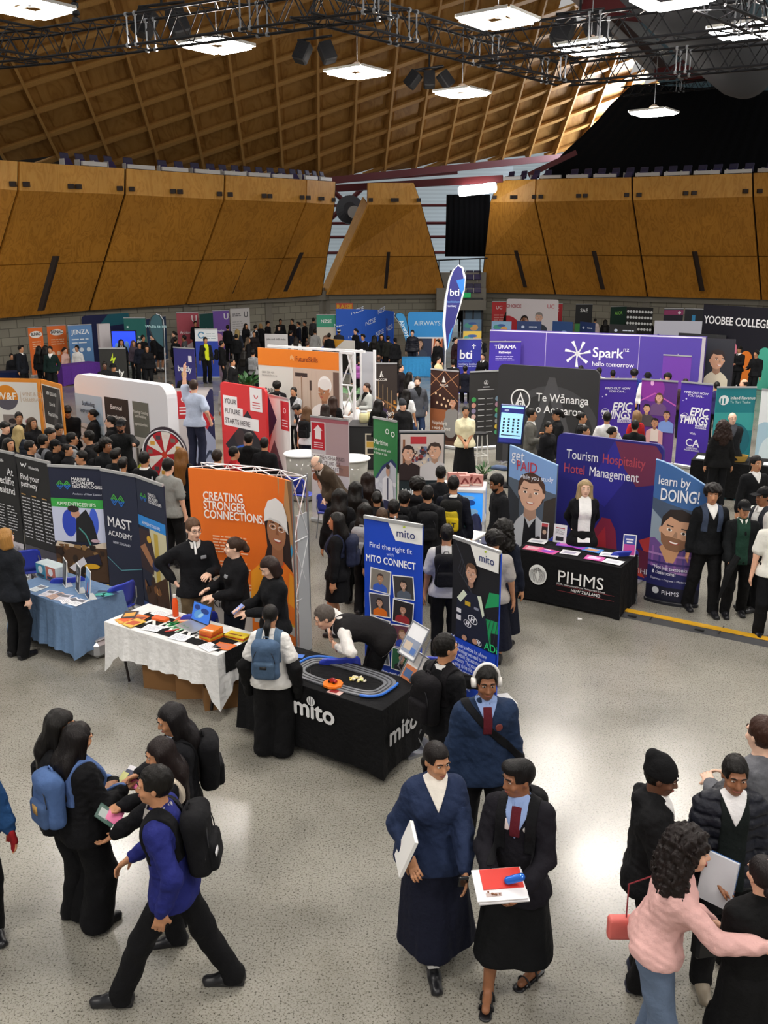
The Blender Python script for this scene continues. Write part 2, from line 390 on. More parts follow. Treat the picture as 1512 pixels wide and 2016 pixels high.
HANDS = {'down': (.27, -.03, .80), 'swingf': (.27, -.26, .86), 'swingb': (.27, .22, .84), 'hold': (.11, -.30, 1.13), 'phone': (.08, -.27, 1.2), 'low': (.06, -.22, .95), 'clasp': (.035, -.23, .96),
         'hip': (.25, .02, 1.03), 'fold': (-.12, -.21, 1.2), 'back': (.08, .17, .93), 'pocket': (.22, -.06, .9), 'table': (.22, -.42, .93), 'chin': (.06, -.2, 1.42), 'up': (.28, -.12, 2.05), 'point': (.32, -.5, 1.38), 'strap': (.12, -.19, 1.32)}
class Rig:
    """joints of a posed figure, facing local -y, at a standing height of 1.75 before scaling"""
    def __init__(s, H=1.72, fem=False, fat=1.0, lean=0, side=0, yaw=0, hyaw=0, hpitch=0, hroll=0, ha='down', hb='down', feet=None, sit=False, drop=0., fya=0, fyb=0, ea=None, eb=None, na=None, nb=None, hs=1.0):
        s.k = H/1.75; s.fem = fem; s.fat = fat; R = math.radians; s.sit = sit; s.hs = hs; s.ft = .7; s.hf = .92
        pz = (.54 if sit else .95-drop); s.P = np.array([0, 0, pz])
        T = rotz(R(yaw)) @ roty(R(side)) @ rotx(R(lean)); T0 = rotz(R(yaw*.4)) @ roty(R(side*.5)) @ rotx(R(lean*.6)); s.T = T; s.T0 = T0
        s.waist = s.P+T0 @ (0, 0, .14); s.chest = s.waist+T @ (0, 0, .19); s.neck = s.chest+T @ (0, .012, .185)
        sw = .146 if fem else .166
        s.sa = s.chest+T @ (-sw, .005, .108); s.sb = s.chest+T @ (sw, .005, .108)
        Hh = rotz(R(yaw+hyaw)) @ rotx(R(lean*.55+hpitch)) @ roty(R(hroll)); s.Hh = Hh
        s.head = s.neck+(T @ (0, -.012, .06)+Hh @ (0, -.012, .1)); s.hipa = s.P+np.array([-.088, 0, -.04]); s.hipb = s.P+np.array([.088, 0, -.04])
        if yaw: s.hipa = s.P+rotz(R(yaw*.3)) @ (-.088, 0, -.04); s.hipb = s.P+rotz(R(yaw*.3)) @ (.088, 0, -.04)
        f = feet or ((-.1, 0, 0), (.1, 0, 0))
        if sit: f = feet or ((-.12, -.42, 0), (.12, -.42, 0))
        s.fa = np.array(f[0], float); s.fb = np.array(f[1], float); s.fya = R(fya); s.fyb = R(fyb)
        s.ka, s.aa = ik(s.hipa, s.fa+(0, .0, .085), .425, .415, (-.12, -1, .1)); s.kb, s.ab = ik(s.hipb, s.fb+(0, .0, .085), .425, .415, (.12, -1, .1))
        def hand(spec, sg):
            if isinstance(spec, str): x, y, z = HANDS[spec]; return s.P+np.array([0, 0, -.95])+T0 @ np.array([sg*x, y, z-.95])+np.array([0, 0, .95]) if lean < 40 else s.P+T @ np.array([sg*x, y, z-.95])
            return np.array(spec, float)
        s.wa = hand(ha, -1); s.wb = hand(hb, 1)
        pole = lambda sg, e: T @ np.array(e if e is not None else (sg*.55, .75, -.45))
        s.la, s.wa = ik(s.sa, s.wa, .285, .255, pole(-1, ea)); s.lb, s.wb = ik(s.sb, s.wb, .285, .255, pole(1, eb))
        s.da = nrm(s.wa-s.la); s.db = nrm(s.wb-s.lb)
        s.na = nrm(T @ np.array(na)) if na is not None else None; s.nb = nrm(T @ np.array(nb)) if nb is not None else None
    def head_pt(s, p): return s.head+s.Hh @ np.asarray(p, float)
def body_field(r, det=2, curl=(.5, .5), mouth=0.):
    F = Field(); f = r.fat; P, T, T0 = r.P, r.T, r.T0; Y = T @ (0, 1, 0)
    F.cone(P+T0 @ (-.065, 0, .01), P+T0 @ (.065, 0, .01), .115*f if r.fem else .108*f, k=.05, flat=(T0 @ (0, 1, 0), .85))
    F.cone(P+T0 @ (0, 0, .02), r.waist, .125*f, .118*f, k=.06, flat=(T0 @ (0, 1, 0), .75)); F.cone(r.waist, r.chest+T @ (0, 0, .03), .118*f, .145*f, k=.06, flat=(Y, .72))
    F.cone(r.sa, r.neck-T @ (0, 0, .03), .05, .05, k=.05).cone(r.sb, r.neck-T @ (0, 0, .03), .05, .05, k=.05); F.cone(r.chest+T @ (-.07, 0, .05), r.chest+T @ (.07, 0, .05), .1*f, k=.05, flat=(Y, .85))
    if r.fem:
        for sg in (-1, 1): F.ell(r.chest+T @ (sg*.075, -.085*f, .0), (.06*f, .055*f, .06*f), T, k=.05)
    F.cone(r.neck-T @ (0, 0, .03), r.head_pt((0, .015, -.05)), .056 if r.fem else .062, .052, k=.035)
    Hh = r.Hh; hp = r.head_pt; q = r.hs
    F.ell(hp((0, .014, .028)), np.array([.075, .095, .09])*q, Hh, k=.02); F.ell(hp((0, -.028, -.035)), np.array([.058, .062, .078])*q, Hh, k=.035)
    F.ell(hp((0, -.062, -.088)), (.026, .022, .022), Hh, k=.03)
    if det >= 1:
        F.cone(hp((0, -.088, .008)), hp((0, -.107, -.030)), .009, .0135, k=.014); F.ell(hp((-.012, -.094, -.034)), (.009, .01, .008), Hh, k=.01).ell(hp((.012, -.094, -.034)), (.009, .01, .008), Hh, k=.01)
        for sg in (-1, 1): F.ell(hp((sg*.077, .012, -.005)), (.010, .018, .031), Hh, k=.008)
    if det >= 2:
        for sg in (-1, 1):
            F.ell(hp((sg*.031, -.096, .012)), (.016, .014, .011), Hh, k=.012, sub=True); F.cone(hp((sg*.014, -.089, .031)), hp((sg*.05, -.079, .028)), .009, k=.012); F.ell(hp((sg*.045, -.066, -.03)), (.02, .018, .018), Hh, k=.02)
        F.ell(hp((0, -.084, -.060)), (.024, .013, .0065), Hh, k=.008); F.ell(hp((0, -.082, -.0725)), (.02, .013, .007), Hh, k=.008)
    g = .5+.5*f
    for S, E, Wr in ((r.sa, r.la, r.wa), (r.sb, r.lb, r.wb)): F.cone(S, E, .05*g, .041*g, k=.03); F.cone(E, Wr, .042*g, .026, k=.02)
    for d, Wr, nn, c, ix in ((r.da, r.wa, r.na, curl[0], 1), (r.db, r.wb, r.nb, curl[1], -1)):
        inw = nn if nn is not None else T @ (ix*1., 0, 0) if abs(d[2]) > .7 else T @ (ix*.5, 0, -.8)
        hand_m(F, Wr, d, inw, c, det >= 2, ix)
    for h, kn, an, ft, fy in ((r.hipa, r.ka, r.aa, r.fa, r.fya), (r.hipb, r.kb, r.ab, r.fb, r.fyb)):
        F.cone(h, kn, .088*f, .056*g, k=.04); F.cone(kn, kn+(an-kn)*.35, .055*g, .056*g, k=.03); F.cone(kn+(an-kn)*.3, an, .056*g, .037, k=.02)
        D = rotz(fy) @ (0, -1, 0); F.cone(an-(0, 0, .03)-D*.02, an-(0, 0, .055)+D*.15, .036*r.ft, .028*r.ft, k=.03)
    return F
def hand_m(F, W, d, inw, c, det, sg):
    d = nrm(d); n = nrm(inw-d*(inw @ d)); w = np.cross(d, n)*(-sg)
    hand_ops2(F, W, d, n, w, c, det)
def hand_ops2(F, W, d, n, w, curl, det):
    F.cone(W-d*.01, W+d*.03, .025, .026, k=.02, flat=(n, .8)); pc = W+d*.055; Rm = np.stack([d, w, n], 1)
    F.box(pc, np.array([.047, .039, .016]), Rm, rad=.014, k=.018)
    if not det:
        e = W+d*.1; F.cone(e, e+nrm(d+n*curl)*.055, .024, .018, k=.03, flat=(n, .6)); F.cone(pc+w*.03, pc+w*.055+d*.035+n*.02, .013, .011, k=.015); return
    for o, l in ((.031, .066), (.0105, .076), (-.0105, .071), (-.031, .055)):
        p = W+d*.097+w*o; dd = nrm(d+w*o*2.2)
        for j, fr in enumerate((.48, .30, .24)):
            dd = nrm(dd+n*curl*(.35+.4*j)); q = p+dd*l*fr*1.15; F.cone(p, q, .0100-.0008*j, .0092-.0008*j, k=.005); p = q
    t0 = W+d*.03+w*.022; t1 = t0+nrm(d*.62+w*.75+n*.35)*.05; t2 = t1+nrm(d*1.0+w*.1+n*(.3+curl*.5))*.038
    F.cone(t0, t1, .016, .0115, k=.02).cone(t1, t2, .0112, .0092, k=.006)
def torso_ops(F, r, g, sleeve='long', hem=.84, loose=0., sl=1.0, arms=True):
    """garment round the trunk, grown by g"""
    f = r.fat; T, T0 = r.T, r.T0; Y = T @ (0, 1, 0); Y0 = T0 @ (0, 1, 0)
    F.cone(r.chest+T @ (-.075, 0, .045), r.chest+T @ (.075, 0, .045), .1*f+g, k=.06, flat=(Y, .88)); F.cone(r.sa+T @ (.012, 0, 0), r.neck-T @ (0, 0, .035), .046+g*.7, .05+g*.5, k=.05).cone(r.sb-T @ (.012, 0, 0), r.neck-T @ (0, 0, .035), .046+g*.7, .05+g*.5, k=.05)
    F.cone(r.waist, r.chest+T @ (0, 0, .02), (.12+loose)*f+g, .148*f+g, k=.06, flat=(Y, .74)); dn = r.P+T0 @ (0, 0, hem-.95+.03)
    F.cone(dn+T0 @ (-.07, 0, 0), dn+T0 @ (.07, 0, 0), (.134+loose)*f+g, k=.06, flat=(Y0, r.hf)); F.cone(dn+T0 @ (0, 0, .03), r.waist, (.14+loose)*f+g, (.123+loose)*f+g, k=.06, flat=(Y0, .76))
    F.cone(r.neck-T @ (0, 0, .06), r.neck+T @ (0, -.002, .008), .088, .06, k=.04)
    if r.fem:
        for sg in (-1, 1): F.ell(r.chest+T @ (sg*.075, -.085*f, .0), np.array((.06, .055, .06))*f+g, T, k=.06)
    q = .5+.5*f
    if arms:
        for S, E, Wr in ((r.sa, r.la, r.wa), (r.sb, r.lb, r.wb)):
            if sleeve == 'short': F.cone(S, S+(E-S)*.72, .056*q+g, (.056+.012)*q+g, k=.04)
            elif sleeve == 'none': pass
            else:
                F.cone(S, E, .05*q+g*.85, .041*q+g*.9+loose*.15, k=.03); e = Wr-(Wr-E)*(.0 if sleeve == 'long' else .3)
                F.cone(E, E+(e-E)*.75, .041*q+g*.9+loose*.15, .034+g*.9, k=.03).cone(E+(e-E)*.72, e, .034+g*.9, .029+g*.55, k=.02)
    F.cut(-(T0 @ (0, 0, 1)), -((T0 @ (0, 0, 1)) @ (r.P+T0 @ (0, 0, hem-.95))))
    return F
def leg_ops(F, r, g, cut_z=.045, wide=0., top=1.05, length=1.0):
    f = r.fat; q = .5+.5*f; T0 = r.T0; Y0 = T0 @ (0, 1, 0)
    F.cone(r.P+T0 @ (-.065, 0, .01), r.P+T0 @ (.065, 0, .01), .112*f+g, k=.05, flat=(Y0, .85)); F.cone(r.P, r.P+T0 @ (0, 0, top-.95), .125*f+g, .116*f+g, k=.05, flat=(Y0, .78))
    for h, kn, an in ((r.hipa, r.ka, r.aa), (r.hipb, r.kb, r.ab)):
        F.cone(h, kn, .09*f+g, .056*q+g+wide, k=.03)
        if length >= 1: F.cone(kn, an-(0, 0, .01), .058*q+g+wide, .047+g*1.2+wide*1.1, k=.03)
        elif length > .5: F.cone(kn, kn+(an-kn)*(length-.5)*2, .058*q+g+wide, .057+g+wide, k=.03)
    if length >= 1:
        for an in (r.aa, r.ab): F.cone(an-(0, 0, .01), an-(0, 0, .06), .047+g*1.2+wide*1.1, k=.01)
    F.cut((0, 0, -1), -cut_z)
    return F
def skirt_ops(F, r, hem, flare=.07, g=.02, pleat=0.):
    f = r.fat; T0 = r.T0; c = (r.fa+r.fb)/2*(.9-hem*.6); w = abs(r.fa[0]-r.fb[0])/2; dy = abs(r.fa[1]-r.fb[1])/2*(1-hem)
    tp = r.P+T0 @ (0, 0, .1); lo = np.array([c[0], c[1], hem])
    F.cone(tp, r.P+np.array([0, 0, -.05]), .122*f+g, .145*f+g, k=.04, flat=((0, 1, 0), .82))
    rr = .15*f+g+flare*.5
    for sx in (-1, 1): F.cone(r.P+np.array([sx*.045, 0, -.05]), lo+np.array([sx*(.05+flare*.5), 0, 0]), .125*f+g, rr*.85, k=.08)
    if dy > .06:
        for ft in (r.fa, r.fb): F.cone(r.P+(0, 0, -.1), np.array([ft[0]*.8, ft[1]*(1-hem), hem+.02]), .12*f+g, .11*f+g, k=.09)
    if pleat: F.noise(pleat, 34., 1.3, .05)
    F.cut((0, 0, -1), -hem); return F
def shoe_fields(r, kind='shoe'):
    out = []
    for an, ft, fy in ((r.aa, r.fa, r.fya), (r.ab, r.fb, r.fyb)):
        D = rotz(fy) @ (0, -1, 0); b = np.array([an[0], an[1], ft[2]]); F = Field(); X = rotz(fy) @ (1, 0, 0)
        if kind == 'sandal':
            F.cone(b-D*.06+(0, 0, .004), b+D*.17+(0, 0, .004), .038, .045, k=.02, flat=((0, 0, 1), .45)); F.cut((0, 0, 1), ft[2]+.016)
        else:
            F.cone(b-D*.045+(0, 0, .05), b+D*.07+(0, 0, .045), .043, .045, k=.02); F.cone(b+D*.05+(0, 0, .035), b+D*.175+(0, 0, .028), .045, .038, k=.03, flat=((0, 0, 1), .85))
            F.cone(b-D*.02+(0, 0, .05), b-D*.01+(0, 0, .105), .043, .044, k=.02); F.box(b+D*.06+(0, 0, .012), (.043, .135, .014), np.stack([X, -D, np.array([0, 0, 1.])], 1), rad=.012, k=.012)
        F.cut((0, 0, -1), -ft[2]); out.append(F)
    return out
def hair_field(r, st):
    F = Field(); hp = r.head_pt; H = r.Hh; dn = np.array([0, .02, -1.]); q = r.hs; Z = H @ (0, 0, 1); Yv = H @ (0, 1, 0); o = r.head
    def reg(y, z): return [(Yv, Yv @ o+y), (Z, Z @ o+z)]
    if st in ('afro', 'curly'):
        F.ell(hp((0, .025, .055)), (.118, .125, .11), H, k=.02)
        if st == 'curly':
            for x in (-.07, .07, 0): F.cone(hp((x, .06, .02)), hp((x*1.5, .095, -.10))+(0, 0, -.06), .075, .085, k=.05)
            F.cone(hp((.0, .09, -.08)), hp((0, .11, -.12))+(0, 0, -.14), .11, .1, k=.05, flat=(Yv, .7)); F.noise(.012, 55., 1., 1.); F.noise(.007, 110., 2., 1.)
        else: F.noise(.009, 60., 1., 1.)
        F.cutbox(reg(-.035, .05)); F.cut(-Z, -(Z @ o)+(.42 if st == 'curly' else .06)); return F
    if st == 'bald': F.ell(hp((0, .018, .018)), (.079, .098, .088), H, k=.01).cutbox(reg(-.0, .02)).cut(Z, Z @ o+.06).cut(-Z, -(Z @ o)+.045); return F
    if st == 'mullet': F.cone(hp((0, .075, -.02)), hp((0, .085, -.13)), .07, .05, k=.04, flat=(Yv, .6))
    top = .112 if st in ('short', 'mullet') else .1
    F.ell(hp((0, .017, .034)), np.array([.0845, .107, top])*q, H, k=.02)
    if st == 'quiff': F.ell(hp((0, -.05, .1)), (.07, .06, .045), H, k=.03)
    if st == 'fringe': F.ell(hp((0, -.07, .055)), (.07, .035, .045), H, k=.02)
    if st in ('long', 'longb', 'loose'):
        L = {'long': .30, 'longb': .42, 'loose': .24}[st]; b0 = hp((0, .045, -.01)); Y = r.T @ (0, 1, 0); b1 = r.neck+r.T @ (0, .1, -.02); b2 = b1+r.T @ (0, .02, -L*.75)
        for x in (-.045, .045): F.cone(hp((x, .03, .02)), b1+r.T @ (x*1.1, -.02, .0), .068, .068, k=.05); F.cone(b1+r.T @ (x*1.1, 0, .0), b2+r.T @ (x, 0, 0), .062, .05, k=.05, flat=(Y, .6))
        for sg in (-1, 1): F.cone(hp((sg*.072, -.0, .02)), r.neck+r.T @ (sg*.1, -.03, -.05), .03, .036, k=.04)
        F.noise(.004, 45., .7, .25)
    if st == 'bob':
        for sg in (-1, 1): F.cone(hp((sg*.065, .015, .02)), hp((sg*.078, .01, -.1)), .04, .042, k=.04)
        F.cone(hp((-.04, .06, -.0)), hp((-.045, .065, -.1)), .06, .05, k=.04).cone(hp((.04, .06, -.0)), hp((.045, .065, -.1)), .06, .05, k=.04)
    if st == 'pony': F.ell(hp((0, .115, .05)), (.03, .03, .03), H, k=.02); F.cone(hp((0, .12, .05)), hp((0, .15, -.03)), .03, .038, k=.02).cone(hp((0, .15, -.03)), hp((0, .135, -.03))+(0, .0, -.13), .036, .015, k=.03)
    if st == 'lowpony': F.cone(hp((0, .09, -.05)), hp((0, .13, -.1)), .032, .034, k=.02).cone(hp((0, .13, -.1)), hp((0, .13, -.1))+(0, .01, -.2), .033, .012, k=.03)
    if st == 'bun': F.ell(hp((0, .11, .02)), (.045, .04, .042), H, k=.01)
    if st == 'lowbun': F.ell(hp((0, .105, -.05)), (.05, .035, .036), H, k=.01)
    if st in ('short', 'mullet'): F.noise(.003, 90., .5, 1.)
    fz = {'fringe': .03, 'short': .068, 'quiff': .07, 'bob': .05}.get(st, .066)
    F.cutbox(reg(-.055, fz)); F.cutbox(reg(.005 if st not in ('bob',) else -.03, -.0 if st in ('short', 'quiff', 'mullet', 'fringe') else (.005 if st in ('pony', 'bun', 'lowbun', 'lowpony') else -.6)))
    if st in ('long', 'longb', 'loose', 'bob'): F.cutbox(reg(-.028, .045))
    if st in ('short', 'quiff', 'fringe', 'pony', 'bun'): F.cut(-Z, -(Z @ o)+(.07))
    return F
def hat_field(r, kind):
    F = Field(); hp = r.head_pt; H = r.Hh; Z = H @ (0, 0, 1); o = r.head
    if kind == 'cap':
        F.ell(hp((0, .014, .045)), (.09, .11, .092), H, k=.01); F.cut(-Z, -(Z @ o)-.035); F.box(hp((0, -.13, .042)), (.07, .065, .006), H @ rotx(.12), rad=.005, k=.01)
    elif kind == 'bcap': F.ell(hp((0, .014, .045)), (.09, .11, .092), H, k=.01); F.cut(-Z, -(Z @ o)-.035); F.box(hp((0, .15, .042)), (.07, .065, .006), H, rad=.005, k=.01)
    elif kind == 'beanie': F.ell(hp((0, .02, .04)), (.093, .112, .108), H, k=.02); F.cone(hp((0, .05, .1)), hp((0, .1, .13)), .065, .045, k=.05); F.cut(-Z, -(Z @ o)-.012)
    elif kind == 'bucket':
        F.ell(hp((0, .014, .05)), (.092, .11, .085), H, k=.01).cut(-Z, -(Z @ o)-.03); F.cone(hp((0, .014, .04)), hp((0, .014, .015)), .1, .145, k=.01); F.cut(-Z, -(Z @ o)-.012)
    return F
SKIN = {'l': 'dca98c', 'm': 'b5805c', 'b': '8a5a3c', 'd': '5e3b28', 'p': 'e3b9a0'}
def person(label, xy, rz=0, group=None, h=None, H=1.72, sk='m', hair='short', hc='15120f', top='jumper', tc='17181c', bot='trousers', bc='14151a', shoe='16161a', shoek='shoe', sock=None, collar=None, tie=None, vneck=None, hat=None, hatc='121216',
           zipc=None, face=True, sleeve=None, hem=None, curl=(.5, .5), pack=None, lens=None, det=None, loose=None, extra=None, beard=None, glasses=None, skh=.3, noise=None, vestfull=None, vest=None, smile=False, pz=0., lips='8a4a40', logo=None, **pose):
    D = math.hypot(xy[0], xy[1]); q = QUAL
    det = (2 if D < 11 else 1) if det is None else det
    h = (.0078 if D < 9 else .0105 if D < 14 else .014 if D < 22 else .02 if D < 34 else .027)*q if h is None else h
    r = Rig(H=H, **pose); r.ft = 1.0 if shoek == 'sandal' else .5; r.hf = 1.08 if bot == 'skirt' else .92; k = r.k; root = empty('person', (xy[0], xy[1], pz), math.radians(rz), label, 'person', group); r.root = root
    def emit(F, name, m, hh=h, off=0., b=None, parent=None, smooth=1):
        v, f = F.mesh(hh, off, b, smooth)
        if v is None: return None
        return mesh(name, v*k, f, m, parent or root, True)
    r.emit = emit; r.h = h
    emit(body_field(r, det, curl), 'body', skin(SKIN.get(sk, sk)))
    # ---- garments
    g, sl, hm, lo, nz = {'jumper': (.022, 'long', .84, .01, .004), 'hoodie': (.03, 'long', .83, .02, .005), 'blazer': (.028, 'long', .76, .015, .003), 'jacket': (.03, 'long', .83, .015, .005), 'puffer': (.042, 'long', .84, .02, .003), 'tshirt': (.016, 'short', .84, .02, .003), 'shirt': (.015, 'long', .86, .012, .004), 'sshirt': (.016, 'short', .85, .015, .003), 'vest': (.03, 'none', .85, .01, .003), 'cardigan': (.02, 'long', .8, .015, .003), 'cloak': (.03, 'long', .5, .05, .004)}[top]
    sl = sleeve or sl; hm = hem or hm; lo = lo if loose is None else loose; nz = nz if noise is None else noise
    def topf(e=0.): return torso_ops(Field(), r, g+e, sl, hm, lo)
    TF = topf()
    if top == 'hoodie': TF.ops.insert(0, ('c', r.neck+r.T @ (-.05, .075, -.01), r.neck+r.T @ (.05, .075, -.01), .05, .05, .04, None)); TF.ops.insert(0, ('c', r.neck+r.T @ (-.05, .06, .02), r.neck+r.T @ (-.05, -.04, .01), .03, .025, .03, None)); TF.ops.insert(0, ('c', r.neck+r.T @ (.05, .06, .02), r.neck+r.T @ (.05, -.04, .01), .03, .025, .03, None))
    if top == 'puffer':
        TF.ops.insert(-1, ('c', r.neck+r.T @ (-.05, .05, .0), r.neck+r.T @ (.05, .05, .0), .055, .055, .03, None)); TF.ops.insert(-1, ('q', .014, math.pi/.085))
    TF.ops.insert(-1, ('n', nz*1.3, 22. if D < 15 else 14., H*7 % 3, .7))
    if D < 9: TF.ops.insert(-1, ('n', .0035, 41., H*5 % 3, 1.4))
    nm = {'vest': 'vest', 'tshirt': 'tshirt', 'shirt': 'shirt', 'sshirt': 'shirt', 'cloak': 'shawl'}.get(top, top)
    GO = emit(TF, nm, cloth(tc) if top != 'puffer' else mat(tc, .45, 0, 'cloth'))
    r.topf = topf
    Tm, c0 = r.T, r.chest; X, Y, Z = Tm[:, 0], Tm[:, 1], Tm[:, 2]; front = (Y, Y @ c0-.02)
    def patch(name, m, off, planes, hh=None, bx=None, parent=None):
        F = topf(); F.ops.append(('k', planes));
        lo_, hi_ = (c0-.42, c0+.42) if bx is None else bx
        return emit(F, name, m, hh or max(h*.75, .006), off, (lo_, hi_), parent or GO, 1)
    r.patch = patch
    # shirt showing in the neck opening, collar, tie, zip, logo
    nk = r.neck
    if vneck:
        dep, wd = (.2, .085) if top in ('blazer', 'cardigan') else (.13, .06); a = math.atan2(wd, dep); bot_ = nk-Z*dep
        patch('shirt_front', cloth(vneck), .0095, [(Y, Y @ c0-.02), (X*math.cos(a)-Z*math.sin(a), (X*math.cos(a)-Z*math.sin(a)) @ bot_), (-X*math.cos(a)-Z*math.sin(a), (-X*math.cos(a)-Z*math.sin(a)) @ bot_)])
    if vestfull: emit(torso_ops(Field(), r, g+.012, 'none', hm+.01, lo, arms=False), 'vest', cloth(vestfull))
    if vest: patch('vest', cloth(vest), .0065, [(Y, Y @ c0-.01), (X, X @ c0+.085), (-X, -(X @ c0)+.085)], hh=h)
    if tie: patch('tie', cloth(tie), .0125, [(Y, Y @ c0-.02), (X, X @ c0+.022), (-X, -(X @ c0)+.022), (-Z, -(Z @ nk)+(.19 if vneck else .3)), (Z, Z @ nk-.015)], hh=.006)
    if zipc: patch('zip', mat(zipc, .35, .5), .01, [(Y, Y @ c0-.02), (X, X @ c0+.004), (-X, -(X @ c0)+.004), (-Z, -(Z @ nk)+.1)], hh=.005)
    if collar:
        mb = MB(); n = 20; v = []
        for j in range(n+1):
            t = math.radians(-62+304*j/n)-math.pi/2+math.radians(90); ang = -math.pi/2+math.radians(14)+(2*math.pi-math.radians(28))*j/n; ca, sa = math.cos(ang), math.sin(ang); fr = max(0, 1-min(j, n-j)/4)
            for rad, zz in ((.064, .03-.012*fr), (.071, .036-.012*fr), (.092+.006*fr, .0-.045*fr), (.086+.006*fr, -.004-.045*fr)): v.append(nk+Tm @ (ca*rad, sa*rad*.95-.008-.02*fr, zz))
        f = [(j*4+i, (j+1)*4+i, (j+1)*4+(i+1) % 4, j*4+(i+1) % 4) for j in range(n) for i in range(4)]+[(0, 1, 2, 3), (n*4+3, n*4+2, n*4+1, n*4)]
        mesh('collar', np.array(v)*k, f, cloth(collar), GO)
    if logo: patch('chest_logo', mat(logo, .5), .009, [(Y, Y @ c0-.02), (X, X @ c0+.11), (-X, -(X @ c0)-.06), (Z, Z @ c0+.045), (-Z, -(Z @ c0)-.022)], hh=.006)
    # ---- legs
    if bot in ('trousers', 'jeans', 'wide', 'leggings'):
        F = leg_ops(Field(), r, {'wide': .022, 'leggings': .008}.get(bot, .016), .03 if bot != 'leggings' else .07, {'wide': .045}.get(bot, .008), top=1.04); F.ops.insert(-1, ('n', .006, 19., 1.7, .9)); emit(F, 'jeans' if bot == 'jeans' else 'trousers', cloth(bc))
    elif bot == 'shorts': F = leg_ops(Field(), r, .02, .05, .02, top=1.04, length=.5); F.cut((0, 0, -1), -.5); emit(F, 'shorts', cloth(bc))
    elif bot == 'skirt': emit(skirt_ops(Field(), r, skh, .09 if skh < .45 else .06, .02, .005), 'skirt', cloth(bc))
    if shoek:
        for F in shoe_fields(r, shoek): emit(F, 'sandal' if shoek == 'sandal' else 'shoe', mat(shoe, .35), hh=min(h, .012))
        if shoek == 'sandal':
            for an, ft, fy in ((r.aa, r.fa, r.fya), (r.ab, r.fb, r.fyb)):
                D_ = rotz(fy) @ (0, -1, 0); X_ = rotz(fy) @ (1, 0, 0); mb = MB(); b = np.array([an[0], an[1], ft[2]])
                for t, hh_, w in ((.115, .052, .047), (.03, .085, .047)):
                    pts = [b+D_*t+X_*w*math.cos(q)+np.array([0, 0, .008+hh_*math.sin(q)**.7]) for q in np.linspace(0, math.pi, 11)]; mb.path([p*k for p in pts], .008*k, 6)
                mb.path([(b-D_*.05+X_*.04+(0, 0, .07))*k, (b-D_*.075+(0, 0, .075))*k, (b-D_*.05-X_*.04+(0, 0, .07))*k], .009*k, 6)
                mb.build('sandal_strap', mat(shoe, .5), root, True)
    if sock:
        for an, kn in ((r.aa, r.ka), (r.ab, r.kb)): F = Field().cone(an-(0, 0, .02), an+(kn-an)*.3, .044, .053, k=.01).cut((kn-an), nrm(kn-an) @ (an+(kn-an)*.27)); emit(F, 'sock', cloth(sock), hh=min(h, .012))
    # ---- head
    if hair != 'none': emit(hair_field(r, hair), 'hair', hairm(hc), hh=min(h, .016))
    if hat: emit(hat_field(r, hat), 'beanie' if hat == 'beanie' else 'hat' if hat == 'bucket' else 'cap', cloth(hatc), hh=min(h, .012))
    if beard:
        F = body_field(r, 0); F.ops = F.ops[:0]; F.ell(r.head_pt((0, -.03, -.037)), (.063, .068, .083), r.Hh, k=.03).ell(r.head_pt((0, -.062, -.09)), (.03, .027, .027), r.Hh, k=.03)
        Zh = r.Hh[:, 2]; Yh = r.Hh[:, 1]; F.cut(Zh, Zh @ r.head-.052); F.cut(Yh, Yh @ r.head+.02); emit(F, 'beard', hairm(beard), hh=min(h, .01))
    hp = r.head_pt
    if face and h < .022:
        rd = 8 if det < 2 else 12
        for sg in (-1, 1):
            e = MB(); e.cur = 0; c = hp((sg*.031, -.0815, .011)); pr = [(math.sin(t)*.0125, -math.cos(t)) for t in np.linspace(.05, math.pi-.05, 6)]
            def ball(mb, c, rr, n=rd, m=6):
                v = [c+r.Hh @ (np.array(rr)*(math.sin(a)*math.cos(b), math.cos(a), math.sin(a)*math.sin(b))) for a in np.linspace(.02, math.pi-.02, m) for b in np.linspace(0, 2*math.pi, n, endpoint=False)]
                mb.add(np.array(v)*k, [(i*n+j, i*n+(j+1) % n, (i+1)*n+(j+1) % n, (i+1)*n+j) for i in range(m-1) for j in range(n)])
            ball(e, c, (.0145, .0085, .0056)); e.cur = 1; ball(e, c+r.Hh @ (0, -.0058, 0), (.0062, .004, .0056)); e.build('eye', [mat('cfc6bc', .35), mat('1c120c', .2)], root, True)
            b = MB(); b.path([hp((sg*x, y, z))*k for x, y, z in ((.014, -.099, .034), (.03, -.097, .040), (.052, -.083, .034))], [.004*k, .0048*k, .003*k], 6); b.build('eyebrow', hairm(hc), root, True)
        if det >= 1:
            m = MB(); mw = .03 if smile else .024
            m.path([hp((x*mw, -.0975-.002+abs(x)*.012, -.064+(abs(x)*.007 if smile else -abs(x)*.002)))*k for x in (-1, -.5, 0, .5, 1)], [.002*k, .0052*k, .006*k, .0052*k, .002*k], 6); m.build('lips', skin(lips), root, True)
    if glasses:
        m = MB()
        for sg in (-1, 1):
            m.path([hp((sg*.033+.024*math.cos(t), -.103, .010+.017*math.sin(t)))*k for t in np.linspace(0, 2*math.pi, 13)], .0022*k, 5); m.tube(hp((sg*.057, -.1, .016))*k, hp((sg*.083, -.0, .016))*k, .002*k, n=5)
        m.tube(hp((-.01, -.105, .014))*k, hp((.01, -.105, .014))*k, .002*k, n=5); m.build('glasses', mat(glasses, .3), root)
    if pack: r.pack = backpack(r, root, xy, rz, pack, g)
    if extra: extra(r)
    return r
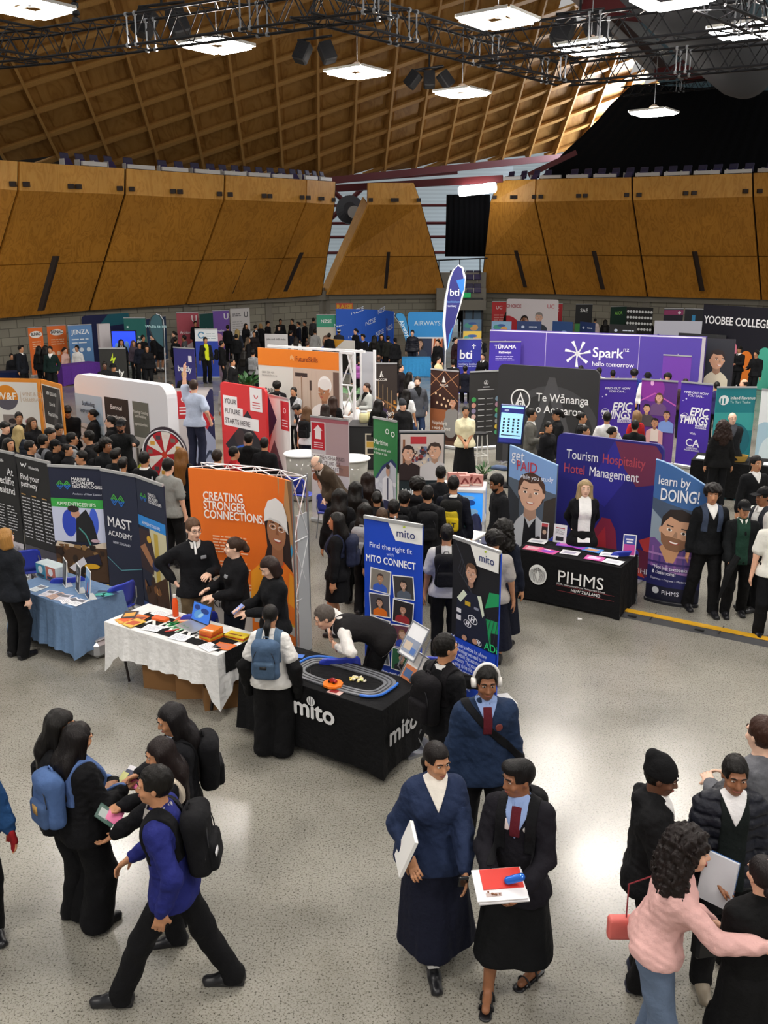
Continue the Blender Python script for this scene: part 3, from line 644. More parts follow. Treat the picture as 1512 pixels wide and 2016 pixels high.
def held(r, name, mbs, label, cat, c, group=None, smooth=False):
    """a separate top-level thing placed in the frame of figure r; mbs: list of (part name or None, MB, material); c = base in figure coordinates"""
    M = r.root.matrix_basis.copy(); base = M @ Vector(np.array(c)*r.k); rz = r.root.rotation_euler[2]; rootm = None
    for i, (nm, mb, m) in enumerate(mbs):
        v = (np.array(mb.v)-np.array(c))*r.k; mb2 = MB(); mb2.v = [tuple(p) for p in v]; mb2.f = mb.f; mb2.mi = mb.mi
        o = mb2.build(nm or name, m, rootm, smooth)
        if rootm is None: o.name = name; o.location = base; o.rotation_euler = (0, 0, rz); rootm = o; tag(o, label, cat, group)
    return rootm
def backpack(r, root, xy, rz, p, g):
    """p = dict(label, col, pocket, strap, size, patch)"""
    T = r.T; s = p.get('s', 1.0); k = r.k; dy = (.105*r.fat*.88+g)+.075*s; c = r.chest+T @ (p.get('dx', 0), dy+.02, p.get('dz', -.06)); h = r.h; st = cloth(p.get('strap', p['col']))
    F = Field().box(c, (.145*s, .075*s, .21*s), T, rad=.06*s, k=.02); F.cone(c+T @ (-.06*s, 0, .15*s), c+T @ (.06*s, 0, .15*s), .075*s, k=.05); F.noise(.006, 20., .4, .8)
    v, f = F.mesh(h); base = c+T @ (0, 0, -.21*s); M = root.matrix_basis.copy()
    M = Matrix.Translation(root.location) @ Matrix.Rotation(root.rotation_euler[2], 4, 'Z'); bl = M @ Vector(base*k)
    def put(v, f, nm, m, parent):
        o = mesh(nm, (v-base)*k, f, m, parent, True); return o
    R = put(v, f, 'backpack', cloth(p['col']), None); R.location = bl; R.rotation_euler = (0, 0, root.rotation_euler[2]); tag(R, p['label'], 'backpack', p.get('group'))
    v, f = Field().box(c+T @ (0, .07*s, -.085*s), (.115*s, .045*s, .1*s), T, rad=.035*s, k=.02).mesh(h); FP = put(v, f, 'front_pocket', cloth(p.get('pocket', p['col'])), R)
    X, Y, Z = T[:, 0], T[:, 1], T[:, 2]; c0 = r.chest
    if p.get('straps', True):
        for sg in (-1, 1):
            F = r.topf(); F.ops.append(('k', [(sg*X, sg*(X @ c0)+.125), (-sg*X, -sg*(X @ c0)-.075), (-Z, -(Z @ c0)+.12), (Y, Y @ c0+.13)]))
            v, f = F.mesh(max(h*.8, .007), .011, (c0-.4, c0+.4))
            if v is not None: put(v, f, 'strap', st, R)
    mb = MB(); mb.path([c+T @ (x, -.03*s, .21*s+z) for x, z in ((-.035, 0), (-.025, .04), (.025, .04), (.035, 0))], .008, 6); put(np.array(mb.v), mb.f, 'handle', st, R)
    if p.get('zip', True): mb = MB(); mb.path([c+T @ (.12*s*math.cos(t), .078*s, -.02*s+.19*s*math.sin(t)) for t in np.linspace(.1, math.pi-.1, 12)], .004, 5); put(np.array(mb.v), mb.f, 'zip', mat(p.get('zipc', '2a2a2e'), .4), R)
    if p.get('patch'): mb = MB(); mb.box(c+T @ (p.get('px', 0), .117*s, -.04*s), (.035*s, .004, .035*s if p.get('pq') else .015*s), T); put(np.array(mb.v), mb.f, 'badge', mat(p['patch'], .5), FP)
    if p.get('panel'): v, f = Field().box(c+T @ (0, .04*s, -.05*s), (.11*s, .055*s, .15*s), T, rad=.04*s, k=.02).mesh(h); put(v, f, 'panel', cloth(p['panel']), R)
    return R
QUAL = 1.0
# ================================================================ the hall
def node_mat(name, build):
    m = bpy.data.materials.new(name); m.use_nodes = True; nt = m.node_tree; b = nt.nodes['Principled BSDF']; build(nt, b, nt.nodes.new, nt.links.new); return m
def ramp(N, stops):
    r = N('ShaderNodeValToRGB'); e = r.color_ramp.elements
    while len(e) < len(stops): e.new(.5)
    for q, (p, h) in zip(e, stops): q.position = p; q.color = (*rgb(h), 1)
    return r
def m_floor(nt, b, N, L):
    tc = N('ShaderNodeTexCoord'); big = N('ShaderNodeTexNoise'); big.inputs['Scale'].default_value = .55; big.inputs['Detail'].default_value = 6; big.inputs['Roughness'].default_value = .62
    v1 = N('ShaderNodeTexNoise'); v1.inputs['Scale'].default_value = 62; v1.inputs['Detail'].default_value = 5; v1.inputs['Roughness'].default_value = .7; v2 = N('ShaderNodeTexVoronoi'); v2.inputs['Scale'].default_value = 55
    for t in (big, v1, v2): L(tc.outputs['Object'], t.inputs['Vector'])
    r0 = ramp(N, [(.3, '7f7c72'), (.5, '95928a'), (.72, 'a19e95')]); L(big.outputs[0], r0.inputs[0])
    r1 = ramp(N, [(.34, '2e2b26'), (.40, '8f8a7e'), (.45, 'f2f0ea'), (.64, 'ffffff'), (.7, 'fffdf8')]); L(v1.outputs[0], r1.inputs[0])
    r2 = ramp(N, [(.0, '5c574c'), (.13, '8c867a'), (.2, 'f0eee8'), (.5, 'ffffff')]); L(v2.outputs['Distance'], r2.inputs[0])
    m1 = N('ShaderNodeMix'); m1.data_type = 'RGBA'; m1.blend_type = 'MULTIPLY'; m1.inputs[0].default_value = .9; L(r0.outputs[0], m1.inputs[6]); L(r1.outputs[0], m1.inputs[7])
    m2 = N('ShaderNodeMix'); m2.data_type = 'RGBA'; m2.blend_type = 'MULTIPLY'; m2.inputs[0].default_value = .6; L(m1.outputs[2], m2.inputs[6]); L(r2.outputs[0], m2.inputs[7]); L(m2.outputs[2], b.inputs['Base Color'])
    rr = N('ShaderNodeMapRange'); rr.inputs['To Min'].default_value = .1; rr.inputs['To Max'].default_value = .32; L(big.outputs[0], rr.inputs[0]); L(rr.outputs[0], b.inputs['Roughness'])
    b.inputs['Specular IOR Level'].default_value = .45
def ply(dark, mid, light, sc, axis):
    def f(nt, b, N, L):
        tc = N('ShaderNodeTexCoord'); mp = N('ShaderNodeMapping'); L(tc.outputs['Object'], mp.inputs[0]); mp.inputs['Scale'].default_value = axis
        n0 = N('ShaderNodeTexNoise'); n0.inputs['Scale'].default_value = sc; n0.inputs['Detail'].default_value = 3; n0.inputs['Distortion'].default_value = 1.2; L(mp.outputs[0], n0.inputs['Vector'])
        mul = N('ShaderNodeMath'); mul.operation = 'MULTIPLY'; mul.inputs[1].default_value = 9; L(n0.outputs[0], mul.inputs[0]); fr = N('ShaderNodeMath'); fr.operation = 'PINGPONG'; fr.inputs[1].default_value = 1; L(mul.outputs[0], fr.inputs[0])
        r = ramp(N, [(0, dark), (.35, mid), (1, light)]); L(fr.outputs[0], r.inputs[0])
        v = N('ShaderNodeTexVoronoi'); v.inputs['Scale'].default_value = .55; L(tc.outputs['Object'], v.inputs['Vector']); n2 = N('ShaderNodeTexNoise'); n2.inputs['Scale'].default_value = .5; L(tc.outputs['Object'], n2.inputs['Vector'])
        rg = N('ShaderNodeMapRange'); rg.inputs['To Min'].default_value = .7; rg.inputs['To Max'].default_value = 1.2; L(n2.outputs[0], rg.inputs[0])
        m = N('ShaderNodeMix'); m.data_type = 'RGBA'; m.blend_type = 'MULTIPLY'; m.inputs[0].default_value = 1; L(r.outputs[0], m.inputs[6]); L(rg.outputs[0], m.inputs[7]); L(m.outputs[2], b.inputs['Base Color'])
        b.inputs['Roughness'].default_value = .5
    return f
M_floor = node_mat('polished_aggregate_concrete', m_floor)
M_roof = node_mat('roof_plywood', ply('956830', 'a4773a', 'ae8144', 1.0, (1, .35, .5)))
M_rib = mat('b98a4a', .55, 0, 'wood')
M_wall = node_mat('wall_plywood', ply('ae7422', 'c0822a', 'c88a32', 2.2, (1, 1, .2)))
M_strip = node_mat('pale_plywood', ply('d3943a', 'dd9e44', 'e2a64c', 2.2, (1, 1, .3)))
def m_block(nt, b, N, L):
    tc = N('ShaderNodeTexCoord'); br = N('ShaderNodeTexBrick'); L(tc.outputs['UV'], br.inputs['Vector']); br.inputs['Scale'].default_value = 1
    br.inputs['Color1'].default_value = (*rgb('a09c8c'), 1); br.inputs['Color2'].default_value = (*rgb('928e80'), 1); br.inputs['Mortar'].default_value = (*rgb('6c685e'), 1)
    br.inputs['Mortar Size'].default_value = .018; br.inputs['Brick Width'].default_value = .9; br.inputs['Row Height'].default_value = .4; L(br.outputs[0], b.inputs['Base Color']); b.inputs['Roughness'].default_value = .8
M_block = node_mat('painted_block', m_block)
BLACK = mat('0d0d10', .9, 0, 'cloth'); BLKMETAL = mat('17171a', .35, .5); RED = mat('641c20', .5); WHITE = mat('e8e6e0', .5); ALU = mat('c9cacc', .3, .6); GREY = mat('77797c', .5); STEEL = mat('9a9ca0', .35, .7); CONC = mat('8a867b', .8, 0, 'plain')
S_ = 'structure'
fl = mesh('floor', [(-60, -14, 0), (60, -14, 0), (60, 80, 0), (-60, 80, 0)], [(0, 1, 2, 3)], M_floor); tag(fl, kind=S_)
# ---- roof: a ruled shell, ribs along both rulings
_O, _A, _B, _K = map(np.array, ((-15.047, 36., 10.299), (1.75, .651, .653), (.037, .994, -.72), (-.014, -.026, -.006)))
def Rf(c, j): return CAMP+(_O+c*_A+j*_B+c*j*_K-CAMP)*1.22
def pxof(P): v = np.asarray(P)-CAMP; z = v @ _F; return 756+CAM_F*v[0]/z, 1008-CAM_F*(v @ _U)/z
def roof_px(x, y):
    q = np.array([8., 5.])
    for _ in range(30):
        p = np.array(pxof(Rf(*q))); J = np.stack([(np.array(pxof(Rf(q[0]+1e-3, q[1])))-p)/1e-3, (np.array(pxof(Rf(q[0], q[1]+1e-3)))-p)/1e-3], 1); q = q+np.clip(np.linalg.solve(J, np.array([x, y])-p), -2, 2)
    return q
def cmax(j):
    for c in np.arange(6, 19.01, .05):
        x, y = pxof(Rf(c, j))
        if x > 1138+max(y, -200)*1.07: return c
    return 19.
NIN = -nrm(np.cross(_A, _B)); J0, J1 = -7, 14; js = np.arange(J0, J1+1)
def jmax(c):
    for j in np.arange(0, 14.01, .05):
        x, y = pxof(Rf(c, j))
        if y > (318+max(x, -100)*.06 if x < 600 else 353-(x-600)*.108): return j
    return 14.
mb = MB(); cs_ = np.arange(-5, 20)
for j in js[:-1]:
    cm = min(cmax(j), cmax(j+1))
    for c in cs_:
        if c >= cm: continue
        c1 = min(c+1, cm); ja, jb = jmax(c), jmax(c1)
        if j >= min(ja, jb): continue
        mb.add([Rf(c, j), Rf(c1, j), Rf(c1, min(j+1, jb)), Rf(c, min(j+1, ja))], [(0, 1, 2, 3)])
ceil = mb.build('ceiling', M_roof); tag(ceil, kind=S_)
rb = MB()
def rib(a, b, w, d):
    u = nrm(b-a); s = nrm(np.cross(u, NIN))*w/2; n = NIN*d
    rb.add([a-s, a+s, a+s+n, a-s+n, b-s, b+s, b+s+n, b-s+n], [(0, 1, 2, 3)[::-1], (4, 5, 6, 7), (0, 4, 5, 1), (1, 5, 6, 2), (2, 6, 7, 3), (3, 7, 4, 0)])
for c in cs_:
    jt = [j for j in js if cmax(j) >= c]
    if len(jt) > 1: rib(Rf(c, jt[0]), Rf(c, min(jt[-1], jmax(c))), .13, .42)
for j in js:
    ok = [c for c in np.arange(-5, cmax(j)+.01, .1) if jmax(c) >= j]
    if len(ok) > 1: c0, c1 = ok[0], ok[-1]; rib(Rf(c0, j), Rf(c1, j), .1, .3); rib(Rf(c0, j)-_B*.1+NIN*.27, Rf(c1, j)-_B*.1+NIN*.27, .2, .05)
o = rb.build('ceiling_ribs', M_rib, ceil)
# inner frames of the coffers
fm = MB()
for j in js[:-1]:
    for c in cs_:
        if c+1 > cmax(j) or j+1 > min(jmax(c), jmax(c+1)): continue
        P = lambda a, b: Rf(c+a, j+b)+NIN*.05
        fm.add([P(.2, .14), P(.9, .14), P(.9, .86), P(.2, .86)]+[p-NIN*.045 for p in (P(.17, .11), P(.93, .11), P(.93, .89), P(.17, .89))], [(0, 1, 2, 3), (0, 4, 5, 1), (1, 5, 6, 2), (2, 6, 7, 3), (3, 7, 4, 0)])
fm.build('ceiling_coffer_panels', M_roof, ceil)
# ---- raked plywood fronts of the upper tier
def slab(mb, P, t):                       # P: 4 points (bl, br, tr, tl); thickness away from hall centre
    P = [np.array(p) for p in P]; n = nrm(np.cross(P[1]-P[0], P[3]-P[0])); c = sum(P)/4
    if n @ (np.array([4, 20, c[2]])-c) < 0: n = -n
    mb.add(P+[p-n*t for p in P], [(0, 1, 2, 3), (4, 7, 6, 5), (0, 4, 5, 1), (1, 5, 6, 2), (2, 6, 7, 3), (3, 7, 4, 0)])
OVER = 2.0
def wood(name, seams, slots, brackets, side=None):
    """seams: (xtop, ytop, xs, ys, xb, yb) pixel triples of each joint, left to right"""
    lo, st, sl_, bk, dk = MB(), MB(), MB(), MB(), MB(); Q = []
    for xt, yt, xs, ys, xb, yb in seams:
        b = at(xb, yb, 2.6-max(0, 640-xb)*.0007); D = math.hypot(b[0], b[1]); Q.append((b, atD(xs, ys, D-OVER), atD(xt, yt, D-OVER)))
    for (b0, s0, t0), (b1, s1, t1) in zip(Q, Q[1:]):
        g = lambda a, b, e=.0006: (a+(b-a)*e*1.5, b+(a-b)*e*1.5); e = .06/np.linalg.norm(b1-b0); bk_ = lambda p: p+nrm(np.array([p[0], p[1], 0]))*.3; slab(dk, (bk_(b0), bk_(b1), bk_(s1), bk_(s0)), .05); slab(dk, (bk_(s0), bk_(s1), bk_(t1), bk_(t0)), .05)
        m0, m1 = b0+(s0-b0)*.43, b1+(s1-b1)*.43
        for A, B_, C, D_, M_ in ((b0, b1, m1, m0, lo), (m0, m1, s1, s0, lo), (s0, s1, t1, t0, st)):
            A2, B2 = A+(B_-A)*e, B_+(A-B_)*e; C2, D2 = C+(D_-C)*e, D_+(C-D_)*e
            if M_ is lo and A is m0: A2, B2 = A2+(D2-A2)*.016, B2+(C2-B2)*.016
            slab(M_, (A2, B2, C2, D2), .12)
        for u in (.06, .46, .53, .94):
            p = s0+(s1-s0)*u+(t0-s0)*.22; bk.box(p+nrm(np.array([4, 20, p[2]])-p)*.1, (.12, .1, .1))
    root = lo.build(name, M_wall); tag(root, kind=S_); st.build('fascia', M_strip, root); dk.build('dark_backing', mat('1d120b', .9), root); bk.build('bracket_blocks', mat('2a1a12', .5), root)
    for x0, y0, x1, y1 in slots:
        a = at(x1, y1, 3.0-max(0, 640-x1)*.0007); Db = math.hypot(a[0], a[1]); p1 = atD(x1, y1, Db-.45); p0 = atD(x0, y0, Db-1.25); w = np.array([.1, 0, 0])
        sl_.add([p1-w, p1+w, p0+w, p0-w]+[q+(0, .3, 0) for q in (p1-w, p1+w, p0+w, p0-w)], [(0, 1, 2, 3), (4, 7, 6, 5), (0, 4, 5, 1), (1, 5, 6, 2), (2, 6, 7, 3), (3, 7, 4, 0)])
    sl_.build('slot', mat('2b1d14', .8), root); return root, Q
WL, QL = wood('wall_left', [(-200, 300, -205, 355, -330, 650), (37, 318, 36, 375, -40, 630), (247, 332, 246, 383, 176, 611), (443, 345, 442, 393, 367, 599), (604, 354, 603, 399, 527, 588), (661, 358, 659, 403, 634, 581)],
              [(108, 504, 78, 612), (312, 501, 280, 587), (486, 498, 455, 578), (594, 497, 561, 574)], 0)
WC, QC = wood('wall_back', [(724, 360, 723, 403, 642, 580), (815, 360, 830, 403, 878, 578)], [(765, 496, 759, 568)], 0)
WR, QR = wood('wall_right', [(980, 356, 965, 398, 946, 576), (1055, 353, 1053, 397, 1093, 579), (1244, 349, 1245, 394, 1274, 584), (1482, 341, 1483, 387, 1499, 590), (1750, 330, 1752, 380, 1790, 606)],
              [(1016, 493, 1035, 566), (1170, 494, 1188, 570), (1369, 495, 1384, 573)], 0)
mb = MB(); b, s, t = QC[0]; e = np.array([.0, 2.2, 0]); n = lambda p: p+np.array([-.5, 1.2, 0]); slab(mb, (n(b), b-(0, .01, 0), s, n(s)+(.2, 0, .5)), .1); mb.build('side_return', M_strip, WC)
# ---- block wall under the tier, pilasters, soffit
def wallrun(name, Q, off):
    P = []
    for q in Q:
        b = q[0].copy(); d = nrm(np.array([b[0], b[1], 0])); P.append(b[:2]+d[:2]*off)
    me_v, me_f, uv = [], [], []; u = 0
    for a, b in zip(P, P[1:]):
        L = np.linalg.norm(b-a); n = len(me_v); me_v += [(*a, 0), (*b, 0), (*b, 3.0), (*a, 3.0)]; me_f.append((n, n+1, n+2, n+3)); uv += [(u, 0), (u+L, 0), (u+L, 3), (u, 3)]; u += L
    o = mesh(name, me_v, me_f, M_block); l = o.data.uv_layers.new(name='UVMap'); l.data.foreach_set('uv', np.array(uv, np.float32).ravel()); tag(o, kind=S_)
    be = MB()
    for a, b in zip(P, P[1:]):
        d = nrm(np.array([*(b-a), 0])); m = np.array([*(a+b)/2, 2.55]); R = np.stack([d, np.cross((0, 0, 1), d), (0, 0, 1)], 1); be.box(m-R[:, 1]*.0, (np.linalg.norm(b-a)/2, .25, .28), R)
        p = np.array([*a, 1.2]); be.box(p, (.25, .1, 1.2), R)
    be.build('concrete_beam', CONC, o); return o, P
BL, PL = wallrun('wall_block_left', QL+[QC[0], QC[1]], .8); BR, PR = wallrun('wall_block_right', QR, .8)
# ---- cladding and girts behind the tier, upper right roof, curtains
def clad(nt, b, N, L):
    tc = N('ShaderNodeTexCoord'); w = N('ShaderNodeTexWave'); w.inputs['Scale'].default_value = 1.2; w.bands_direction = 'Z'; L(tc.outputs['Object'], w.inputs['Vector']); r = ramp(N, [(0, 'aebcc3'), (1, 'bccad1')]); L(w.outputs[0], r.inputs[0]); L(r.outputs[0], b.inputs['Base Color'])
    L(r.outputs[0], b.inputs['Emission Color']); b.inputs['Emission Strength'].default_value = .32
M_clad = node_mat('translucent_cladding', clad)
def quadpx(name, pts, m, kind=S_, t=.1):
    P = [atD(*p) for p in pts]; mb = MB(); slab(mb, P, t); o = mb.build(name, m); 
    if kind: tag(o, kind=kind)
    return o
quadpx('wall_cladding', [(560, 640, 69), (1010, 640, 69), (1010, 290, 69), (560, 290, 69)], M_clad)
mb = MB()
for y0, y1 in ((405, 408), (440, 443), (467, 470), (498, 501)): mb.tube(atD(600, y0, 67), atD(990, y1-4, 67), .1)
mb.tube(atD(652, 372, 64), atD(712, 430, 64), .16); mb.tube(atD(712, 372, 64), atD(652, 430, 64), .16)
o = mb.build('trim_girt', RED); tag(o, kind=S_)
mb = MB(); mb.lathe((0, 0, 0), [(.05, -.4), (.75, -.38), (.9, -.1), (.9, .1), (.4, .4), (.05, .42)], 20); v = np.array(mb.v) @ rotx(math.radians(80)).T+atD(689, 413, 62)
fan = mesh('exhaust_fan', v, mb.f, mat('3a3a40', .5)); tag(fan, 'round dark exhaust fan housing in the gap beside the centre wooden panel', 'fan')
mb = MB(); mb.lathe((0, 0, 0), [(.05, -.02), (.38, -.02), (.4, .06), (.05, .1)], 16); m2 = MB(); m2.tube(atD(689, 413, 62), atD(689, 413, 69.2), .12); m2.build('mount', RED, fan); mesh('hub', np.array(mb.v) @ rotx(math.radians(80)).T+atD(697, 418, 60.8), mb.f, mat('b9b3ac', .4), fan)
# red edge beam of the shell and the struts beyond
def beam(mb, a, b, w, h): 
    a, b = np.array(a), np.array(b); d = nrm(b-a); s = nrm(np.cross(d, (0, 0, 1))); mb.box((a+b)/2, (np.linalg.norm(b-a)/2, w/2, h/2), np.stack([d, s, np.cross(s, d)], 1))
mb = MB(); beam(mb, Rf(*roof_px(560, 352))+NIN*.5, Rf(*roof_px(1130, 296))+NIN*.5, .35, .4); beam(mb, atD(640, 372, 60), atD(990, 352, 58), .35, .4); beam(mb, atD(1040, 345, 60), atD(1135, 300, 60), .25, .3); beam(mb, atD(640, 357, 61), atD(900, 338, 62), .3, .3)
beam(mb, atD(1292, 146, 54), atD(1450, 132, 52), .45, .5); beam(mb, atD(1150, 12, 44), atD(1300, -10, 42), .5, .7); beam(mb, atD(1345, 160, 60), atD(1440, 148, 58), .2, .25); beam(mb, atD(1320, 135, 56), atD(1385, 102, 56), .2, .2); beam(mb, atD(1160, 22, 46), atD(1310, 38, 50), .3, .4)
o = mb.build('trim_red_beam', RED); tag(o, kind=S_)
mb = MB()
for dx, dd, w in ((0, 0, .3), (16, 1, .16), (48, 3, .2), (62, 4, .12)): beam(mb, atD(1128+dx, -14, 43+dd), atD(1300+dx*.9, 152, 56+dd), w, .35)
o = mb.build('trim_ridge_beam', mat('b9b4b2', .4, .2)); tag(o, kind=S_)
mb = MB(); beam(mb, atD(1150, -14, 44.5), atD(1322, 152, 57.5), .5, .3); o = mb.build('trim_ridge_web', mat('4a3028', .6)); tag(o, kind=S_)
quadpx('ceiling_right', [(1310, 178, 64), (1640, 178, 62), (1640, -40, 46), (1130, -40, 46)], mat('5a727c', .6, 0, 'plain', .1)); quadpx('wall_light_cladding', [(690, 360, 84), (1135, 360, 84), (1200, 265, 84), (690, 320, 84)], M_clad)  # ceiling_right glows faintly in place of light that never reaches it
quadpx('ceiling_far_lining', [(-700, 420, 88), (700, 420, 92), (700, 300, 92), (-700, 250, 88)], mat('1d1712', .9))
quadpx('wall_far_right', [(1040, 640, 90), (2100, 640, 84), (2100, 100, 84), (1040, 330, 90)], mat('14151a', .9))
def curtain(name, rows, right, D, amp, label, n=110):
    v = []
    for y, xl in rows:
        for i in range(n):
            x = xl+(right-xl)*i/(n-1); p = atD(x, y, D); v.append(p+nrm(np.array([p[0], p[1], 0]))*(amp*math.sin(i*1.3)+amp*.5*math.sin(i*.41)))
    m = len(rows); f = [(r*n+i, r*n+i+1, (r+1)*n+i+1, (r+1)*n+i) for r in range(m-1) for i in range(n-1)]
    o = mesh(name, v, f, mat('0b0c10', .92, 0, 'cloth'), None, True); sd = o.modifiers.new('thick', 'SOLIDIFY'); sd.thickness = .05; return tag(o, label, 'curtain')
curtain('stage_curtain', [(166, 1246), (180, 1230), (205, 1203), (235, 1178), (268, 1145), (298, 1112), (322, 1090), (362, 1052)], 1640, 63, .035, 'huge black drape hung behind the upper right seats')
curtain('side_curtain', [(383, 879), (430, 878), (505, 876)], 964, 61, .08, 'narrow black drape beside the centre wooden panel', 40)
mb = MB(); mb.path([atD(1262, -90, 27), atD(1345, 5, 31), atD(1420, 85, 35), atD(1462, 128, 37.5), atD(1476, 143, 38.3), atD(1484, 151, 38.8), atD(1488, 156, 39)], [1.05, 1.08, 1.08, 1.06, .9, .6, .1], 24)
o = mb.build('fabric_duct', mat('45464a', .85), None, True); tag(o, 'fat dark fabric air duct hanging at the upper right', 'duct')
mb = MB(); mb.tube(atD(906, 377, 58), atD(974, 369, 57), .3, n=10); o = mb.build('strip_light', mat('ffffff', .5, 0, 'plain', 9.)); tag(o, 'glowing tube light above the narrow black drape', 'light')
c = atD(1285, 235, 66.3); wg = mesh('added_glow_panel', [c+(0, -1.6, -2), c+(0, 1.6, -2), c+(0, 1.6, 2), c+(0, -1.6, 2)], [(0, 3, 2, 1)], mat('eaf2ff', .5, 0, 'plain', 75.)); tag(wg, kind=S_)  # unseen glowing panel added behind the drape to light the roof's right end
# ---- trusses
ZT = 9.5
def truss(a, b, w, label, n=None):
    a, b = np.array(a, float), np.array(b, float); d = nrm(b-a); s = nrm(np.cross(d, (0, 0, 1))); u = np.cross(s, d); L = np.linalg.norm(b-a); n = n or max(3, int(L/w/1.25)); h = w/2
    mb = MB(); cor = [(-1, -1), (1, -1), (1, 1), (-1, 1)]
    for i, j in cor: mb.tube(a+s*i*h+u*j*h, b+s*i*h+u*j*h, .03, n=6)
    root = mb.build('lighting_truss', BLKMETAL); tag(root, label, 'truss', None); la = MB()
    for k in range(n):
        p, q, m_ = a+d*L*k/n, a+d*L*(k+1)/n, a+d*L*(k+.5)/n
        for (i0, j0), (i1, j1) in zip(cor, cor[1:]+cor[:1]):
            A0, A1, B0 = p+s*i0*h+u*j0*h, q+s*i0*h+u*j0*h, m_+s*i1*h+u*j1*h
            la.tube(A0, B0, .014, n=5, cap=False).tube(B0, A1, .014, n=5, cap=False)
    la.build('lattice', mat('2c2c2f', .25, .6), root)
    jn = MB()
    for k in range(1, int(L/3)+1):
        for e in (-.12, .12):
            p = a+d*(min(k*3, L-.2)+e)
            for i, j in cor: jn.tube(p+s*i*h+u*j*h-d*.03, p+s*i*h+u*j*h+d*.03, .05, n=6)
            for i in (-1, 1): jn.tube(p+s*i*h-u*h, p+s*i*h+u*h, .02, n=5)
    jn.build('coupler', STEEL, root); return root
def tp(x, y): return at(x, y, ZT)
truss(tp(85, 92), tp(760, -8), .6, 'black lattice truss crossing the top left of the roof')
truss(tp(85, 92), tp(-160, 45), .6, 'short black lattice truss running off the left edge')
truss(tp(85, 92), tp(-260, 128), .6, 'lowest black lattice truss at the far left edge')
truss(tp(590, -2), tp(1115, 143), .55, 'black lattice truss running down from top centre to the right corner joint')
truss(tp(930, 92), tp(1540, 18), .6, 'black lattice truss rising from the middle joint to the upper right lamp')
truss(tp(1115, 143), tp(1560, 102), .55, 'black lattice truss running right from the corner joint')
truss(tp(1400, -20), tp(1560, 48), .6, 'black lattice truss cutting the top right corner')
truss(atD(1225, 181, 52), atD(1450, 160, 50), .4, 'thin far truss along the top of the huge black drape')
# ---- lamps
def high_bay(p, label, vis=True):
    root = empty('high_bay_light', p, math.radians(45+7), label, 'light', 'square high-bay lamps')
    fr = MB(); S = .5
    for i in range(4):
        R = rotz(i*math.pi/2); fr.box(R @ np.array([0, -S, .045]), (S-.03, .14, .02), R).box(R @ np.array([0, -S-.14, .035]), (S+.1, .006, .03), R)
    fr.build('frame', mat('d0ccc4', .5), root)
    for i in range(4):
        R = rotz(i*math.pi/2); t = MB(); t.box(R @ np.array([0, -S, -.012]), (S-.03, .125, .028), R); t.build('lamp_tube', M_tube, root)
    t = MB(); t.lathe((0, 0, .05), [(.02, 0), (.16, 0), (.16, .12), (.06, .2), (.02, .2)], 14); t.box((0, 0, .06), (.5, .03, .02)).box((0, 0, .06), (.03, .5, .02)); t.build('driver', mat('b8a08a', .5), root)
    t = MB(); t.tube((0, 0, .2), (0, 0, 3.0), .012, n=5); t.build('hanger_wire', GREY, root); return root
M_tube = mat('fff9f2', .5, 0, 'plain', LAMP_E); ZL = 9.4
for x, y, l in ((58, 16, 'blazing square lamp at the top left corner'), (427, 90, 'square lamp just under the top left truss'), (703, 143, 'square lamp right of the paired speakers'), (980, 38, 'square lamp above the middle truss joint'), (1163, 93, 'square lamp among the trusses right of centre'), (910, 183, 'square lamp beside the speaker cluster'), (1287, 222, 'square lamp in front of the huge black drape'), (1468, 60, 'square lamp under the upper right truss'), (1322, -2, 'square lamp cut by the top edge near the right')):
    high_bay(at(x, y, ZL), l)
for i, (x, y) in enumerate(((-9, 9), (0, 8), (9, 10), (-5, 1), (5, 1), (-14, 20), (18, 18), (25, 34), (-26, 36), (34, 48), (-4, -7), (6, -7))):  # unseen lamps; the far side ones are added to brighten the walls
    px, py = pxof((x, y, ZL)) if y > 1 else (0, -900)
    if y < 1 or py < -70 or not -90 < px < 1600: high_bay((x, y, ZL), 'square lamp out of the picture overhead')
# ---- loudspeakers hung in clusters
def cluster(p, n, label, s=1.0):
    root = empty('speaker_cluster', p, 0, label, 'speaker'); b = MB(); b.tube((-.75*s, 0, 0), (.75*s, 0, .12), .035).tube((0, 0, .05), (0, 0, 1.4), .03)
    if n == 3: b.tube((-.75*s, 0, 0), (0, .5, .05), .03).tube((.75*s, 0, .1), (0, .5, .05), .03)
    b.build('bar', BLKMETAL, root)
    for i in range(n):
        x = (i-(n-1)/2)*(1.05 if n == 2 else .85)*s; a = (i-(n-1)/2)*.75; c = MB(); R = rotz(a) @ roty(-a*.75) @ rotx(math.radians(-22)); c.box(np.array([x, -.1, -.5*s]), (.3*s, .24*s, .42*s), R, .04); c.build('speaker_cabinet', mat('141416', .7), root)
        g = MB(); g.box(np.array([x, -.1, -.5*s])+R @ (0, -.245*s, 0), (.27*s, .008, .39*s), R); g.build('grille', mat('1e1e20', .95, 0, 'cloth'), root)
cluster(at(620, 80, 10.3), 2, 'pair of black loudspeakers hung on a bar before the roof', .62); cluster(at(845, 138, 10.3), 3, 'cluster of three black loudspeakers beside a square lamp', .58); cluster(at(318, 14, 10.6), 2, 'pair of black loudspeakers behind the top left truss', .75); cluster(at(1142, 28, 10.6), 2, 'pair of black loudspeakers behind the middle right truss', .8)
mb = MB()
for i in range(16): mb.lathe(at(150, 46, ZT)+np.array([0, 0, .14*i]), [(.03, 0), (.08+.02*(i % 2), .03), (.08, .1), (.03, .13)], 8)
o = mb.build('hoist_chain', mat('1b1b1d', .4, .4)); tag(o, 'dark hoist chain hanging above the top left truss', 'chain')
